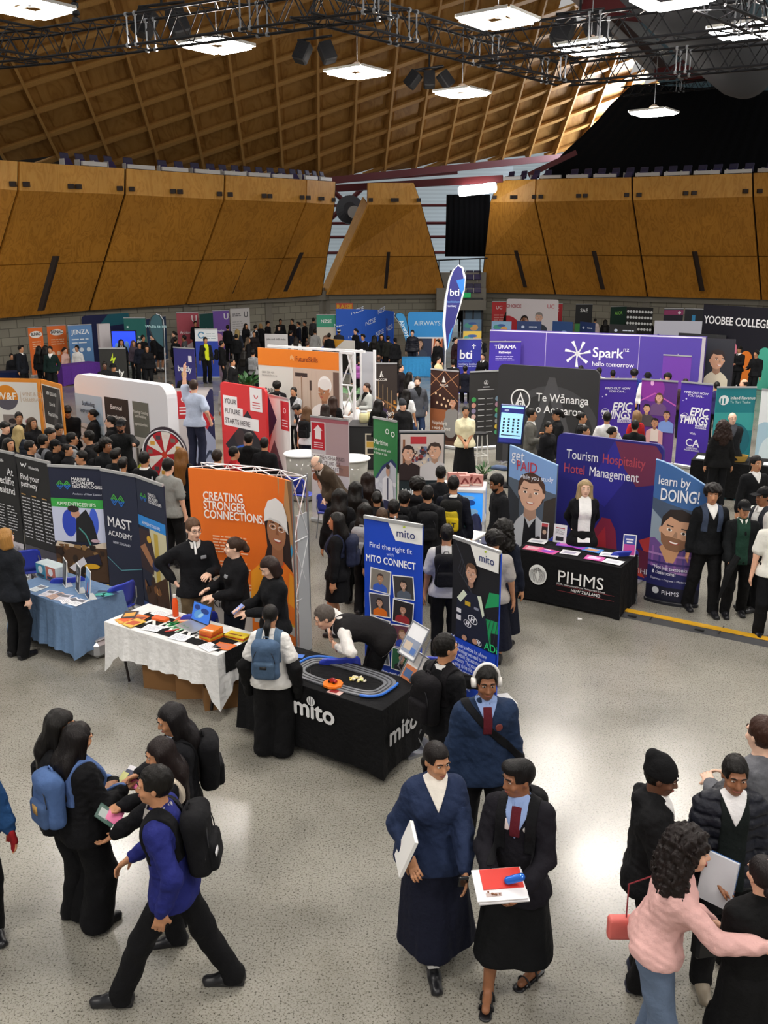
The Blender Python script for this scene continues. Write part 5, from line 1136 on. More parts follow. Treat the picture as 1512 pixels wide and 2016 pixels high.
# the two roll-up banners beside the race-track table
P = pan('roller_banner', 'blue roll-up banner with eight tilted snapshots behind the race track table', 'banner', (717, 1018), (832, 1037), 1.93, '1446c0')
w, h = P.w, P.h; L = [poly(P, 'f4f3ee', [(.41, 1), (1, 1), (1, .89), (.55, .89)])]
cols = [('b88a6a', '3a5fc0', '4a3a36', '8a8278'), ('c9a088', '5a6270', '2a2220', '3e3a38'), ('c99a80', 'e0701a', '2c2524', '4a4850'), ('c4937a', '9a2a30', '201a1a', '2a2426'), ('c29478', '2a2c30', '1f1b1c', '5a5c66'), ('d2a890', '3048b0', '8a6a4a', '6a3a4a'), ('caa088', '8a8f98', '3a3230', '50545a'), ('d0a68c', '23262c', '3a2a22', '2f6a48')]
k = 0
for r_ in range(4):
    for c_ in range(2):
        cx, cz = w*(.285+.41*c_), h*(.625-.152*r_-.012*c_); a = math.radians((-3, 5, 3, -3, -4, 4, 4, -3)[k]); S = (.125, .128)
        R2 = lambda p: [(cx+x*math.cos(a)-z*math.sin(a), cz+x*math.sin(a)+z*math.cos(a)) for x, z in p]
        L.append(('f4f4f2', R2(rect(-S[0]-.013, -S[1]-.013, S[0]+.013, S[1]+.013)))); sk, shc, hr, bgc = cols[k]; L.append((bgc, R2(rect(-S[0], -S[1], S[0], S[1]))))
        for hh, ps in [(bgc[::1], [])]+portrait(0, .03, .1, sk, hr, shc, 'long' if k in (1, 2, 5) else 'short'):
            if not ps: continue
            ps = ps if isinstance(ps[0][0], tuple) else [ps]; q = [R2(clip(p, -S[0], -S[1], S[0], S[1])) for p in ps if len(clip(p, -S[0], -S[1], S[0], S[1])) > 2]
            if q: L.append((hh, q))
        k += 1
A(P, L)
def mito(P, u, v, s, col='1d2f6a', dot='b5c832', **kk):
    T(P, 'mıto', u, v, s, col, bold=.015, **kk)
T(P, 'mito', .755, .925, .13, '1d2f6a', bold=.008); A(P, [('b5c832', ell(P.w*.73, P.h*.988, .018, .012, 12, 0, 360, 30))], 'leaf_mark', P.y-.002)
T(P, 'Find the right fit', .5, .835, .085, 'eef2ff', bold=.008); T(P, 'with', .5, .80, .055, 'c9d4ff'); T(P, 'MITO CONNECT', .5, .745, .115, 'ffffff', bold=.028, sx=.74); T(P, 'mito.org.nz', .5, .05, .075, 'eef2ff', bold=.02)
P = pan('roller_banner', 'blue and black roll-up banner with a racing driver in overalls', 'banner', (893, 1058), (986, 1090), 1.9, '1446c0')
w, h = P.w, P.h; L = [bg_rect(P, '15161c', 0, .42, 1, 1), poly(P, '1d9a5c', [(.72, .66), (1, .70), (1, .77), (.8, .76)]), poly(P, '1d9a5c', [(.68, .6), (1, .61), (1, .54), (.86, .53), (.86, .42), (.76, .42), (.74, .54)])]
for i in range(7): L.append(('3c3e48', line([(w*(.02+.03*i), h*(1.0-.015*i)), (w*(.2+.03*i), h*(.9-.02*i)), (w*(.12+.05*i), h*(.82-.015*i)), (w*(.4+.04*i), h*(.74-.02*i))], .006)))
for i in range(5): L.append(('3a3c44', line([(w*(.55+.09*i), h*.46), (w*(.72+.07*i), h*.62)], .006)))
cx, cz, s = w*.43, h*.83, .2
L += [('161c30', [(w*.1, h*.42), (w*.12, h*.66), (w*.26, h*.72), (w*.62, h*.72), (w*.72, h*.64), (w*.86, h*.42)]), ('dfe8d0', [(w*.12, h*.66), (w*.26, h*.72), (w*.34, h*.70), (w*.2, h*.64)]), ('dfe8d0', [(w*.56, h*.715), (w*.64, h*.72), (w*.72, h*.62), (w*.68, h*.6)]), ('e2e2e6', [(w*.12, h*.6), (w*.22, h*.6), (w*.22, h*.575), (w*.12, h*.575)]), ('e2e2e6', [(w*.12, h*.56), (w*.22, h*.56), (w*.22, h*.53), (w*.12, h*.53)]), ('c9a62a', rect(w*.3, h*.635, w*.42, h*.66)), ('8a8ea0', rect(w*.5, h*.63, w*.6, h*.645))]
for ex, ez, er in ((.48, .565, .075), (.37, .53, .06), (.62, .445, .05)): L += [('f0f0f4', ell(w*ex, h*ez, er, er*.62, 20, 0, 360, -15)), ('161c30', ell(w*ex, h*ez, er*.85, er*.5, 20, 0, 360, -15)), ('f0f0f4', line([(w*ex-er*.4, h*ez-er*.35), (w*ex-er*.15, h*ez+er*.4)], .016)), ('f0f0f4', line([(w*ex+er*.15, h*ez-er*.4), (w*ex+er*.4, h*ez+er*.35)], .016)), ('f0f0f4', line([(w*ex-er*.3, h*ez-er*.05), (w*ex+er*.3, h*ez+.005)], .014))]
pp = portrait(cx, cz, s, 'd0a188', '6a4a34', '161c30', 'short'); L += [q for i, q in enumerate(pp) if i != 0]; L += [('c49478', ell(w*.32, h*.44, .04, .03)), ('c49478', ell(w*.55, h*.445, .04, .03)), poly(P, 'f4f3ee', [(.4, 1), (1, 1), (1, .89), (.55, .89)]), bg_rect(P, '1446c0', 0, 0, 1, .42)]
A(P, L); T(P, 'ADi', .9, .43, .12, '2fd07a', bold=.015); T(P, 'mito', .755, .925, .12, '1d2f6a', bold=.008); A(P, [('b5c832', ell(P.w*.73, P.h*.987, .018, .012, 12, 0, 360, 30))], 'leaf_mark', P.y-.002)
T(P, "There's a whole lot of new\ntechnology we need to adapt\nto within the automotive\nindustry. The young ones are\ngoing to be the next\nto that new tech,\nideas, and they're\ngoing to be\nfor the future.", .13, .375, .068, 'dfe8ff', 'LEFT', .02, lead=.85, sx=.66); T(P, '“', .07, .36, .2, 'eef2ff', bold=.02)
# ---------------------------------------------------------------- blue table and its display
TB = table((20, 1154), (141, 1197), .74, .74, 'folding table under the blue-grey cloth at the left', '6b86a8', 'blue-grey cloth over the table at the left', drop=.6, dropb=.4, flare=.06, seed=2, ripple=.02)
w = TB.w
upright(TB, w*.42, .42, .24, .34, '16171b', 'black framed price list standing first on the blue table', -25, [textlines(.04, .27, .15, 12, .018, .006, 'b8babf', .3, 1)], .12)
upright(TB, w*.68, .38, .24, .34, '2a2c33', 'dark framed sign standing second on the blue table', -25, [('c9c9c4', rect(.07, .12, .17, .2)), textlines(.05, .27, .13, 3, .018, .007, 'b8babf', .3, 4)], .12)
upright(TB, w*.9, .32, .26, .36, '4f8fd0', 'framed picture of a red ship on blue standing right on the blue table', -25, [('c03a2e', [(.11, .06), (.16, .06), (.16, .2), (.145, .24), (.13, .2), (.11, .18)]), ('2a3a5a', rect(0, .01, .26, .07)), ('9fc4e8', rect(0, .26, .26, .36))], .12)
for i, (u, v, r, c, l) in enumerate(((.5, .12, 15, 'e4dfe6', 'pale'), (.62, .13, -10, 'c9a08a', 'salmon'), (.72, .14, 20, 'd8d4dc', 'grey'), (.3, .15, 5, 'cfd8dc', 'mint'), (.84, .12, -20, 'e9e6ea', 'white'), (.95, .14, 8, 'f0f0f2', 'right white'))): sheet(TB, w*u, v, .15, .21, c, f'{l} leaflet lying along the front of the blue table', r, [('6a6a72', rect(.02, .12, .13, .19)), textlines(.02, .09, .11, 4, .02, .006, '8a8a90', .3, i)], z=.001*i)
for u, v, r, l in ((.99, .5, 30, 'left'), (1.06, .55, -15, 'right')): sheet(TB, w*u*.93, v, .15, .21, '2a5f7a', f'teal and navy leaflet, the {l} one behind the ship picture', r, [('39b0a0', [(.02, .03), (.13, .05), (.13, .15), (.02, .1)]), ('1a2a50', rect(.0, .15, .15, .21))])
for u, c, l in ((.05, '3a8fb0', 'blue'), (.22, 'c06a5a', 'red')): 
    mb = MB(); mb.box((0, 0, .1), (.11, .09, .1), bev=.01); o = mb.build('leaflet_holder', mat('c8d4d8', .12), None, False, on(TB, w*u, .5), TB.rz); tag(o, f'clear leaflet box with {c and l} prints beside the blonde woman', 'holder'); art(o, [(c, rect(-.1, .01, .1, .19)), ('e8e8ea', ell(0, .12, .05, .05)), ('2a3a50', rect(-.08, .02, .08, .06))], 'printed_sheet', -.093)
mb = MB(); mb.box((0, 0, .12), (.36, .24, .11), bev=.05).box((0, -.245, .13), (.1, .01, .02)).box((0, 0, .235), (.33, .21, .012), bev=.01); o = mb.build('storage_case', mat('b4b6ba', .3, .6), None, False, TB.p+TB.R @ np.array([w*.8, .45, 0]), TB.rz); tag(o, 'silver hard case stored on the floor under the blue table', 'case')
mb = MB(); mb.box((0, 0, .1), (.25, .15, .1), bev=.09); o = mb.build('duffel_bag', cloth('17171a'), None, True, TB.p+TB.R @ np.array([w*.15, .25, 0]), TB.rz); tag(o, 'black bag on the floor under the left end of the blue table', 'bag')
chair(46, 1073, -160, 'blue plastic chair behind the blue table next to the blonde woman'); chair(134, 1124, -165, 'blue plastic chair in the middle behind the blue table'); chair(217, 1140, -125, 'blue plastic chair at the right end of the blue table')
# ---------------------------------------------------------------- white table with black runner
TW = table((207, 1224), (428, 1291), .66, .74, 'folding table under the white and black cloths', 'e9e8e6', 'white cloth hanging from the table before the orange wall', drop=.38, dropb=.3, flare=.05, seed=5, ripple=.024, cx=.4)
w = TW.w; mb = MB()
rv = [(.25, .05, 0), (w-.02, .05, 0), (w-.02, .5, 0), (.25, .5, 0)]
mb.box((w*.55, .27, .002), (w*.42, .2, .002)); mb.box((w+.035, .3, -.11), (.004, .22, .12)); o = mb.build('table_runner', cloth('1b1b1d'), None, False, on(TW, 0, 0, .001), TW.rz); tag(o, 'black runner with white letters laid along the white table', 'runner'); lettering(o, 'KiwiRail', w*.5, .2, .3, 'eceae6', 0, bold=.02, M=Matrix.Translation((w*.52, .2, .006)), rx=-math.pi/2)
for i, (u, v, r, c, l, b) in enumerate(((.1, .16, -20, 'e8a030', 'yellow', 'e05a20'), (.16, .25, 10, 'e0701a', 'orange', '8a3a2a'), (.06, .28, 35, '3a2a2e', 'dark', 'e0a040'), (.2, .12, -5, 'e8b840', 'gold', 'c04a20'))): sheet(TW, w*u, v, .16, .22, c, f'{l} booklet in the pile at the left end of the white table', r, [(b, [(.02, .03), (.14, .06), (.14, .18), (.02, .14)])], z=.004*i, th=.006)
for i, (u, v, r, c, l) in enumerate(((.22, .5, -8, 'f4f2f0', 'white sheet near the orange bottle'), (.36, .14, 12, 'f0f0f4', 'scribbled white sheet on the black runner'), (.62, .12, 6, 'f2f4f8', 'white form at the front of the black runner'), (.44, .5, 20, 'e06a40', 'orange leaflet left of the laptop'), (.68, .46, -10, 'd88a6a', 'pale orange leaflet right of the laptop'), (.95, .2, 10, 'e07030', 'orange folder at the right end of the white table'), (.88, .1, -14, 'f4f4f4', 'crumpled white paper at the right front corner'))): sheet(TW, w*u, v, .22, .16, c, l, r, [textlines(.02, .12, .18, 6, .018, .005, '9aa0b0', .3, i)] if 'white' in l else [('f4c8a0', [(.03, .03), (.18, .05), (.15, .12)])], z=.006)
for i in range(5): sheet(TW, w*.79, .3, .17, .2, ('e0651a', 'd8b030', 'c0452a', 'e0651a', 'e07a2a')[i], f'orange booklet, number {("one", "two", "three", "four", "five")[i]} up in the stack on the white table', 4*i-8, [('f0d8c0', rect(.02, .03, .15, .06))], z=.005+.022*i, th=.021, name='booklet', cat='booklet')
for i in range(3): sheet(TW, w*.93, .45, .26, .13, ('e8c02a', 'c9402a', 'f0d03a')[i], f'yellow and red booklet, {("bottom", "middle", "top")[i]} of the pile at the far right of the white table', 3*i, [('8a2a2a', rect(.03, .04, .2, .06))], z=.005+.014*i, th=.013, name='booklet', cat='booklet')
mb = MB(); mb.lathe((0, 0, 0), [(.001, 0), (.034, .002), (.036, .02), (.036, .17), (.03, .2), (.018, .225), (.018, .235)], 18); o = mb.build('water_bottle', mat('e8541a', .3), None, True, on(TW, w*.33, .55), 0); tag(o, 'bright orange drink bottle standing at the back of the white table', 'bottle'); mb = MB(); mb.lathe((0, 0, .235), [(.02, 0), (.02, .03), (.012, .035)], 14); mb.build('cap', mat('e0dedc', .3), o)
mb = MB(); mb.box((0, 0, .02), (.1, .045, .02), bev=.008); o = mb.build('tissue_pack', mat('e8601a', .5), None, False, on(TW, w*.3, .36), TW.rz+.1); tag(o, 'orange soft pack lying beside the orange bottle', 'box')
lp = empty('laptop', on(TW, w*.56, .47), TW.rz+math.radians(-8), 'silver laptop with a blue screen open on the white table', 'laptop'); mb = MB(); mb.box((0, -.06, .008), (.165, .115, .008), bev=.005); mb.build('keyboard_base', ALU, lp); R = rotx(-.3); mb = MB(); mb.box(R @ np.array([0, 0, .115])+(0, .055, .01), (.165, .005, .115), R, .004); mb.build('lid', mat('2a2c30', .3), lp); mb = MB(); mb.box(R @ np.array([0, -.0065, .118])+(0, .055, .01), (.155, .001, .1), R); s = mb.build('screen', mat('2f62b8', .2, 0, 'plain', .7), lp); art(lp, [('5fa0e0', [ell(-.03, .1, .09, .05, 18, 0, 360, 20)]), ('1f3f8a', [ell(.06, .15, .07, .03), ell(-.08, .17, .05, .03)]), ('9fd0f0', [ell(.0, .09, .05, .02, 12, 0, 360, 30)])], 'screen_picture', -.009, -.0004, box=(-.155, .02, .155, .215), warp=lambda x, y, z: tuple(R @ np.array([x, y, z])+(0, .055, .01)))
for i in range(7): mb = MB(); mb.tube((0, -.08, .006), (0, .08, .012), .006, n=6); o = mb.build('pen', mat('1f9a50', .3), None, False, on(TW, w*(.40+.024*i), .36-.012*i), TW.rz-.3); tag(o, 'green pen in the row of pens before the laptop', 'pen', 'green pens before the laptop')
mb = MB(); mb.tube((0, -.08, .01), (0, .08, .012), .008, n=6); o = mb.build('marker', mat('d0301f', .3), None, False, on(TW, w*.5, .2), TW.rz-.6); tag(o, 'red marker lying on the white form', 'pen')
for u, v, s, l in ((.35, .3, .2, 'left'), (.62, .35, .22, 'middle'), (.85, .3, .2, 'right')): mb = MB(); mb.box((0, 0, s*.7), (s, s*.8, s*.7)); mb.box((0, 0, s*1.41), (s*.15, s*.8, .004)); o = mb.build('cardboard_box', mat('8a6238', .8), None, False, TW.p+TW.R @ np.array([w*u, v, 0]), TW.rz+u); tag(o, f'brown cardboard box under the white table, the {l} one', 'box')
chair(386, 1192, -160, 'blue plastic chair behind the laptop on the white table')
# ---------------------------------------------------------------- race-track table
TM = table((473, 1311), (752, 1399), .68, .74, 'folding table under the fitted black cloth', '131316', 'fitted black cloth with a white logo over the race track table', drop=.66, dropb=.5, flare=.04, seed=3, ripple=.008)
w = TM.w
for c, (x, z, s, rzz) in enumerate(((w*.56, .5, .27, 0),)): lettering(TM.c, 'mito', x, z-.05, s, 'f2f2f2', -.045, bold=.035)
art(TM.c, [('f2f2f2', ell(w*.56-.03, .63, .05, .05)), ('131316', line([(w*.56-.05, .6), (w*.56-.06, .67)], .006)), ('131316', line([(w*.56-.03, .59), (w*.56-.03, .68)], .006)), ('131316', line([(w*.56-.01, .6), (w*.56, .67)], .006))], 'emblem', -.048)
lettering(TM.c, 'mito', 0, 0, .27, 'c9c9cb', 0, bold=.035, M=Matrix.Translation((w+.05, .3, .36)) @ Matrix.Rotation(math.pi/2, 4, 'Z'))
tr = empty('slot_car_track', on(TM, w*.6, .36), TM.rz, 'grey oval toy race track on the black table', 'toy')
def oval(hx, hz, n=40):
    o = []
    for i in range(n):
        t = 2*math.pi*i/n; c, s = math.cos(t), math.sin(t); e = .55; o.append((hx*abs(c)**e*(1 if c > 0 else -1), hz*abs(s)**e*(1 if s > 0 else -1)))
    return o
def band(o0, o1, z0, z1):
    n = len(o0); v = [(x, y, z1) for x, y in o0]+[(x, y, z1) for x, y in o1]+[(x, y, z0) for x, y in o0]+[(x, y, z0) for x, y in o1]; f = []
    for i in range(n): j = (i+1) % n; f += [(i, j, n+j, n+i), (2*n+i, i, n+i, 3*n+i)[:0] or (i, 2*n+i, 2*n+j, j), (n+i, n+j, 3*n+j, 3*n+i)]
    return v, f
O = lambda a: oval(.54-a, .27-a)
v, f = band(O(0), O(.11), 0, .014); mesh('track_bed', v, f, mat('6e7074', .4), tr)
for a in (.03, .038, .07, .078): v, f = band(O(a), O(a+.004), .0, .0165); mesh('slot', v, f, mat('2a2b2e', .4), tr)
mb = MB(); pts = oval(.555, .285, 60)
for lo_, hi_ in ((16, 34), (50, 64)): mb = MB(); mb.path([(*pts[i % 60], .02) for i in range(lo_, hi_)], .013, 6); mb.build('blue_barrier', mat('2a6ed0', .4), tr)
mb = MB(); mb.lathe((0, 0, 0), [(.001, 0), (.1, 0), (.1, .02), (.001, .024)], 9); o = mb.build('start_plate', mat('f07a18', .4), None, False, on(TM, w*.6+.03, .36-.22, .016), TM.rz); tag(o, 'bright orange start plate on the front straight of the race track', 'toy')
mb = MB(); F = Field().box((0, 0, .02), (.045, .022, .013), rad=.01).box((0, 0, .033), (.022, .018, .012), rad=.01, k=.01); v, f = F.mesh(.003); o = mesh('toy_car', v, f, mat('a01a1c', .25), None, True, on(TM, w*.6+.03, .36-.22, .04), TM.rz); tag(o, 'small red toy car on the orange start plate', 'toy car')
for sx in (-1, 1):
    for sy in (-1, 1): m_ = MB(); m_.tube((sx*.028, sy*.02, .011), (sx*.028, sy*.026, .011), .011, n=10); m_.build('wheel', BLKMETAL, o)
r = random.Random(4)
for i in range(24):
    q = r.uniform(.3, 1); a = r.uniform(0, 6.28); F = MB(); F.tube((-.016, 0, .008), (.016, 0, .008), .011, n=7); o = F.build('wrapped_sweet', mat(r.choice(('f0e2a0', 'e8d070', 'f4ead0', 'd8e08a')), .4), None, True, on(TM, w*.6+.14+.1*q*math.cos(a), .36+.06*q*math.sin(a)+.02, .004*(i % 3)), r.uniform(0, 3)); tag(o, 'pale wrapped sweet in the little heap inside the race track', 'sweet', 'sweets inside the race track')
sheet(TM, w*.2, .5, .13, .09, '3a78d8', 'small blue card on the left of the black table', 20, [('9fc0f0', rect(.02, .02, .06, .06))], name='card', cat='card'); sheet(TM, w*.67, .06, .15, .1, 'c9a8a0', 'red and white card in front of the orange start plate', 5, [('8a1f24', rect(.02, .02, .1, .08))], name='card', cat='card')
mb = MB(); mb.path([(-.3, .1, .004), (-.2, -.02, .004), (-.05, -.12, .004), (.1, -.13, .004), (.2, -.08, .004)], .003, 5); o = mb.build('controller_cable', BLKMETAL, None, False, on(TM, w*.55, .22), TM.rz); tag(o, 'thin black controller wire curling before the race track', 'cable')
chair(664, 1275, -170, 'blue plastic chair beside the bending man'); chair(852, 1272, 160, 'blue plastic chair between the two tall blue banners')
# zigzag literature stand
LS = empty('literature_stand', (*(at(812, 1470))[:2], 0), math.radians(-58), 'folding zigzag leaflet stand at the right end of the black table', 'stand')
for i in range(4):
    z = .25+.3*i; sg = 1 if i % 2 else -1; t = MB(); R = rotx(-.55); c = np.array([.0, 0, z]); fr4 = [c+R @ np.array(q) for q in ((-.14, 0, -.17), (.14, 0, -.17), (.14, 0, .17), (-.14, 0, .17))]
    for a, b in zip(fr4, fr4[1:]+fr4[:1]): t.tube(a, b, .009, n=6)
    t.build('tray_frame', STEEL, LS); p_ = MB(); p_.box(c+R @ np.array([0, .004, 0]), (.135, .003, .165), R); pz = p_.build('leaflet', mat(('e8e6e2', 'd04a40', 'f0ece6', 'e8e8ea')[i], .4), LS)
    art(LS, [(('3a9a60', '8a2a2a', 'd07a4a', '8a94a8')[i], rect(-.12, z-.13, .12, z+.02)), (('d0a040', 'f0e0e0', '4a6a9a', 'c9b8a4')[i], rect(-.1, z-.1, .02, z-.02)), (('3a70c0', 'f4d0d0', '303840', '4a6fb0')[i], rect(.02, z-.12, .1, z-.06))], 'printed_cover', -.004, -.0006, warp=lambda x, y, zz: tuple(c+R @ np.array([x, y, zz-z])))
for sg in (-1, 1): t = MB(); t.path([(sg*.15, .05, .02), (sg*.15, -.1, .3), (sg*.15, .08, .55), (sg*.15, -.08, .85), (sg*.15, .1, 1.2)], .008, 6); t.build('zigzag_arm', STEEL, LS)
t = MB(); t.box((0, 0, .015), (.2, .18, .015)); t.build('base', STEEL, LS)
mb = MB(); mb.box((0, 0, .14), (.13, .13, .14)); o = mb.build('white_box', mat('d8d6d2', .6), None, False, (*at(985, 1425)[:2], 0), .3); tag(o, 'white carton behind the man with white headphones', 'box'); lettering(o, 'C', 0, 0, .1, '3a3a3a', 0, M=Matrix.Translation((0, -.03, .283)), rx=-math.pi/2)
# ---------------------------------------------------------------- hotel-school stand
P = pan('fabric_wall', 'wide violet fabric wall with red shards and white course words', 'display', (1098, 851), (1308, 876), 2.14, '23207a', t=.06, kind='fabric', corner=.12); w, h = P.w, P.h
A(P, [poly(P, '2b2790', [(.3, .6), (.55, .98), (.9, .98), (.5, .5)]), poly(P, '6e2a4a', [(.56, .985), (.93, .985), (.985, .93), (.985, .72), (.78, .68), (.66, .8)]), poly(P, '8a2440', [(.45, .05), (.4, .3), (.48, .42), (.56, .42), (.62, .34), (.66, .1), (.6, .05)]), poly(P, 'b02a38', [(.46, .06), (.44, .26), (.52, .36), (.54, .2), (.6, .1)]), poly(P, 'c03a3a', [(.84, .3), (1, .36), (1, .24), (.9, .22)]), poly(P, '6a2040', [(.72, .04), (.78, .24), (1, .22), (1, .04)]), poly(P, 'd0402f', [(.78, .05), (.8, .16), (.86, .1), (.92, .03)])])
T(P, 'Tourism', .1, .82, .21, 'f4f4f6', 'LEFT', .006, sx=.74); T(P, 'Hospitality', .45, .82, .21, 'b84a58', 'LEFT', .006, sx=.74); T(P, 'Hotel', .08, .715, .21, 'b84a58', 'LEFT', .006, sx=.74); T(P, 'Management', .33, .715, .21, 'f4f4f6', 'LEFT', .006, sx=.74); T(P, 'PIHMS', .82, .06, .12, 'e8e8ee', 'LEFT', .004)
def fin(label, tl, tr, h1, h2, col, build):
    a, w, rz = put_xy(at(*tl, h1), at(*tr, h2)); n = 14; v = []; wp = lambda u: -.09*math.sin(math.pi*u)
    top = lambda u: h1-(h1-h2)*(u**1.7); P = Pan(); P.w, P.h, P.warp = w, h1, wp
    for i in range(n+1):
        u = i/n
        for z in (.05, top(u)):
            for y in (0, .03): v.append((w*u, y+wp(u), z))
    f = []
    for i in range(n): q = i*4; f += [(q, q+4, q+6, q+2), (q+1, q+3, q+7, q+5), (q+2, q+6, q+7, q+3), (q, q+1, q+5, q+4)]
    f += [(0, 2, 3, 1), (n*4, n*4+1, n*4+3, n*4+2)]
    o = mesh('curved_banner', v, f, mat(col, .55), None, False, (a[0], a[1], 0), rz); tag(o, label, 'banner'); P.o = o; mb = MB()
    mb.lathe((w/2, .0, 0), [(w*.52, 0), (w*.52, .04), (w*.5, .05)], 24); mb.v = [(x, y*.35-.03, z) for x, y, z in mb.v]; mb.build('base', mat('15171f', .4), o)
    mb = MB(); mb.path([(w*u, wp(u)+.012, top(u)) for u in np.linspace(0, 1, 15)], .014, 6); mb.build('edge_tube', mat('9fc0e8', .5), o); P.top = top; build(P); return P
def f1(P):
    w, h = P.w, P.h; b = [(w*u, P.top(u)) for u in np.linspace(1, 0, 12)]
    L = [('7fa4d8', [(0, h*.72), (w, h*.6)]+b), ('54606e', [(0, .05), (w, .05), (w, h*.68), (w*.5, h*.74), (0, h*.76)]), ('2e3238', [(0, .05), (w*.3, .05), (w*.3, h*.6), (0, h*.7)]), ('3a342e', [(w*.75, .05), (w, .05), (w, h*.66), (w*.8, h*.62)]), ('c8a68a', ell(w*.12, h*.36, w*.1, h*.05))]
    L += portrait(w*.54, h*.665, .54, 'dcae94', '4a3228', 'c9ccd2', 'bun', .0, 1, shw=.62)
    L += [('15161c', [(w*.36, .05), (w*.44, h*.48), (w*.54, h*.4), (w*.66, h*.48), (w*.7, .05)])]; A(P, L, y0=-.006)
    T(P, 'get', .07, .9, .25, 'eef2fa', 'LEFT', .008, sx=.85); T(P, 'PAID', .2, .83, .22, 'c03a48', 'LEFT', .006, sx=.8); T(P, 'while you study', .3, .775, .1, 'eef2fa', 'LEFT', .006, sx=.85)
fin('curved banner with a smiling woman, left of the violet wall', (1004, 877), (1098, 917), 2.0, 1.8, '54606e', f1)
def f2(P):
    w, h = P.w, P.h; b = [(w*u, P.top(u)) for u in np.linspace(1, 0, 12)]
    L = [('3a66a0', [(0, h*.66), (w, h*.6)]+b), ('44546a', [(0, h*.4), (w, h*.4), (w, h*.66), (0, h*.74)]), ('8a9aa8', [(0, h*.4), (w*.3, h*.4), (w*.2, h*.6), (0, h*.66)]), ('6a4a8a', [(0, .2), (w, .2), (w, h*.38), (w*.8, h*.42), (w*.45, h*.36), (w*.1, h*.46), (0, h*.45)])]
    for i in range(6): L.append((('8a5aa0', '4a3a80', 'b08ac0')[i % 3], rect(w*(.06+.15*i), .22, w*(.1+.15*i), h*.4)))
    for i in range(4): L.append((('3a2a6a', 'a078b0')[i % 2], rect(0, h*(.16+.06*i), w, h*(.175+.06*i))))
    L += [('c8966e', [(w*.2, h*.4), (w*.4, h*.46), (w*.62, h*.42), (w*.5, h*.3), (w*.36, h*.3)])]
    pp = portrait(w*.42, h*.52, .58, 'd0a080', '2a201c', '6a4a8a', 'quiff', 0, 1, beard='8a6248', tilt=-10, shw=.6); L += pp[2:]
    L += [('1d1f5a', [(0, .05), (w, .05), (w, h*.2), (0, h*.26)]), ('12142a', rect(0, .05, w, h*.12)), ('c9cbd0', ell(w*.2, h*.085, .05, .05))]; A(P, L, y0=-.006)
    T(P, 'learn by', .08, .84, .19, 'f2f4f8', 'LEFT', .008, sx=.72); T(P, 'DOING!', .14, .735, .24, 'f2f4f8', 'LEFT', .02, sx=.62); T(P, '“Not just textbooks\n& classrooms!', .1, .245, .075, 'eeeef6', 'LEFT', .012, sx=.8); T(P, 'Diplomas – Degrees – Masters', .08, .165, .04, 'e0e0ee', 'LEFT', .01); T(P, 'PIHMS', .32, .065, .09, 'eeeef6', 'LEFT', .004)
fin('curved banner with a laughing bearded man, right of the violet wall', (1292, 905), (1396, 962), 2.05, 1.72, '44546a', f2)
TP = table((1018, 1081), (1222, 1118), .72, .74, 'folding table under the white-lettered black cloth', '141417', 'fitted black cloth with white crest before the violet wall', drop=.71, dropb=.6, flare=.03, seed=9, ripple=.006)
w = TP.w; ex = w*.23; L = [('e9e9e6', ell(ex, .43, .135, .15, 30))]
for i in range(6):
    for sg in (-1, 1): L.append(('17171a', line([(ex+sg*(.0+.02*i), .30+.01*i), (ex+sg*(.035+.014*i), .42+.012*i), (ex+sg*.005, .50+.012*i-.02*(i > 3))], .005)))
art(TP.c, L+[('a8434a', rect(w*.42, .335, w*.97, .339)), ('a8434a', rect(w*.42, .26, w*.97, .264))], 'emblem', -.036)
lettering(TP.c, 'PIHMS', w*.42, .385, .25, 'f0f0ee', -.036, 'LEFT', .0, sx=1.0); lettering(TP.c, 'Pacific International Hotel Management School', w*.42, .345, .038, 'e4e4e2', -.036, 'LEFT', .006, sx=.98); lettering(TP.c, 'NEW ZEALAND', w*.7, .275, .06, 'f0f0ee', -.036, bold=.02)
for i, (u, v, r, c, c2, l) in enumerate(((.12, .14, 8, 'e86a8a', 'f4c0cc', 'pink booklet nearest the left front corner'), (.28, .12, -6, 'd84a9a', '8a3ac0', 'magenta booklet second along the front'), (.34, .55, 10, '8a4ad0', 'e070d0', 'violet booklet at the back by the chair'), (.46, .56, -12, 'c050c8', '5a6ad8', 'purple and pink booklet behind the white sheet'), (.47, .22, 6, 'f0eef2', 'b0a8c0', 'large white sheet in the middle'), (.62, .5, -4, '4a8ad8', 'e0a070', 'blue picture booklet at the back right'), (.72, .16, 4, 'e05ab0', 'f0d0f0', 'pink booklet right of the white sheet'), (.8, .42, 10, 'f0f0f2', 'c8c8d0', 'white fold-out by the upright leaflet'), (.9, .14, -3, 'f4f4f4', 'd0d0d8', 'small white card stack at the right corner'), (.08, .45, 4, 'f0f0f0', 'c0c0c8', 'white card by the red phone stand'))): sheet(TP, w*u, v, .26, .19, c, l+' of the crest table', r, [(c2, [(.03, .03), (.2, .05), (.22, .15), (.05, .12)]), ('f8f4f8', rect(.04, .13, .14, .16))], z=.0015*i)
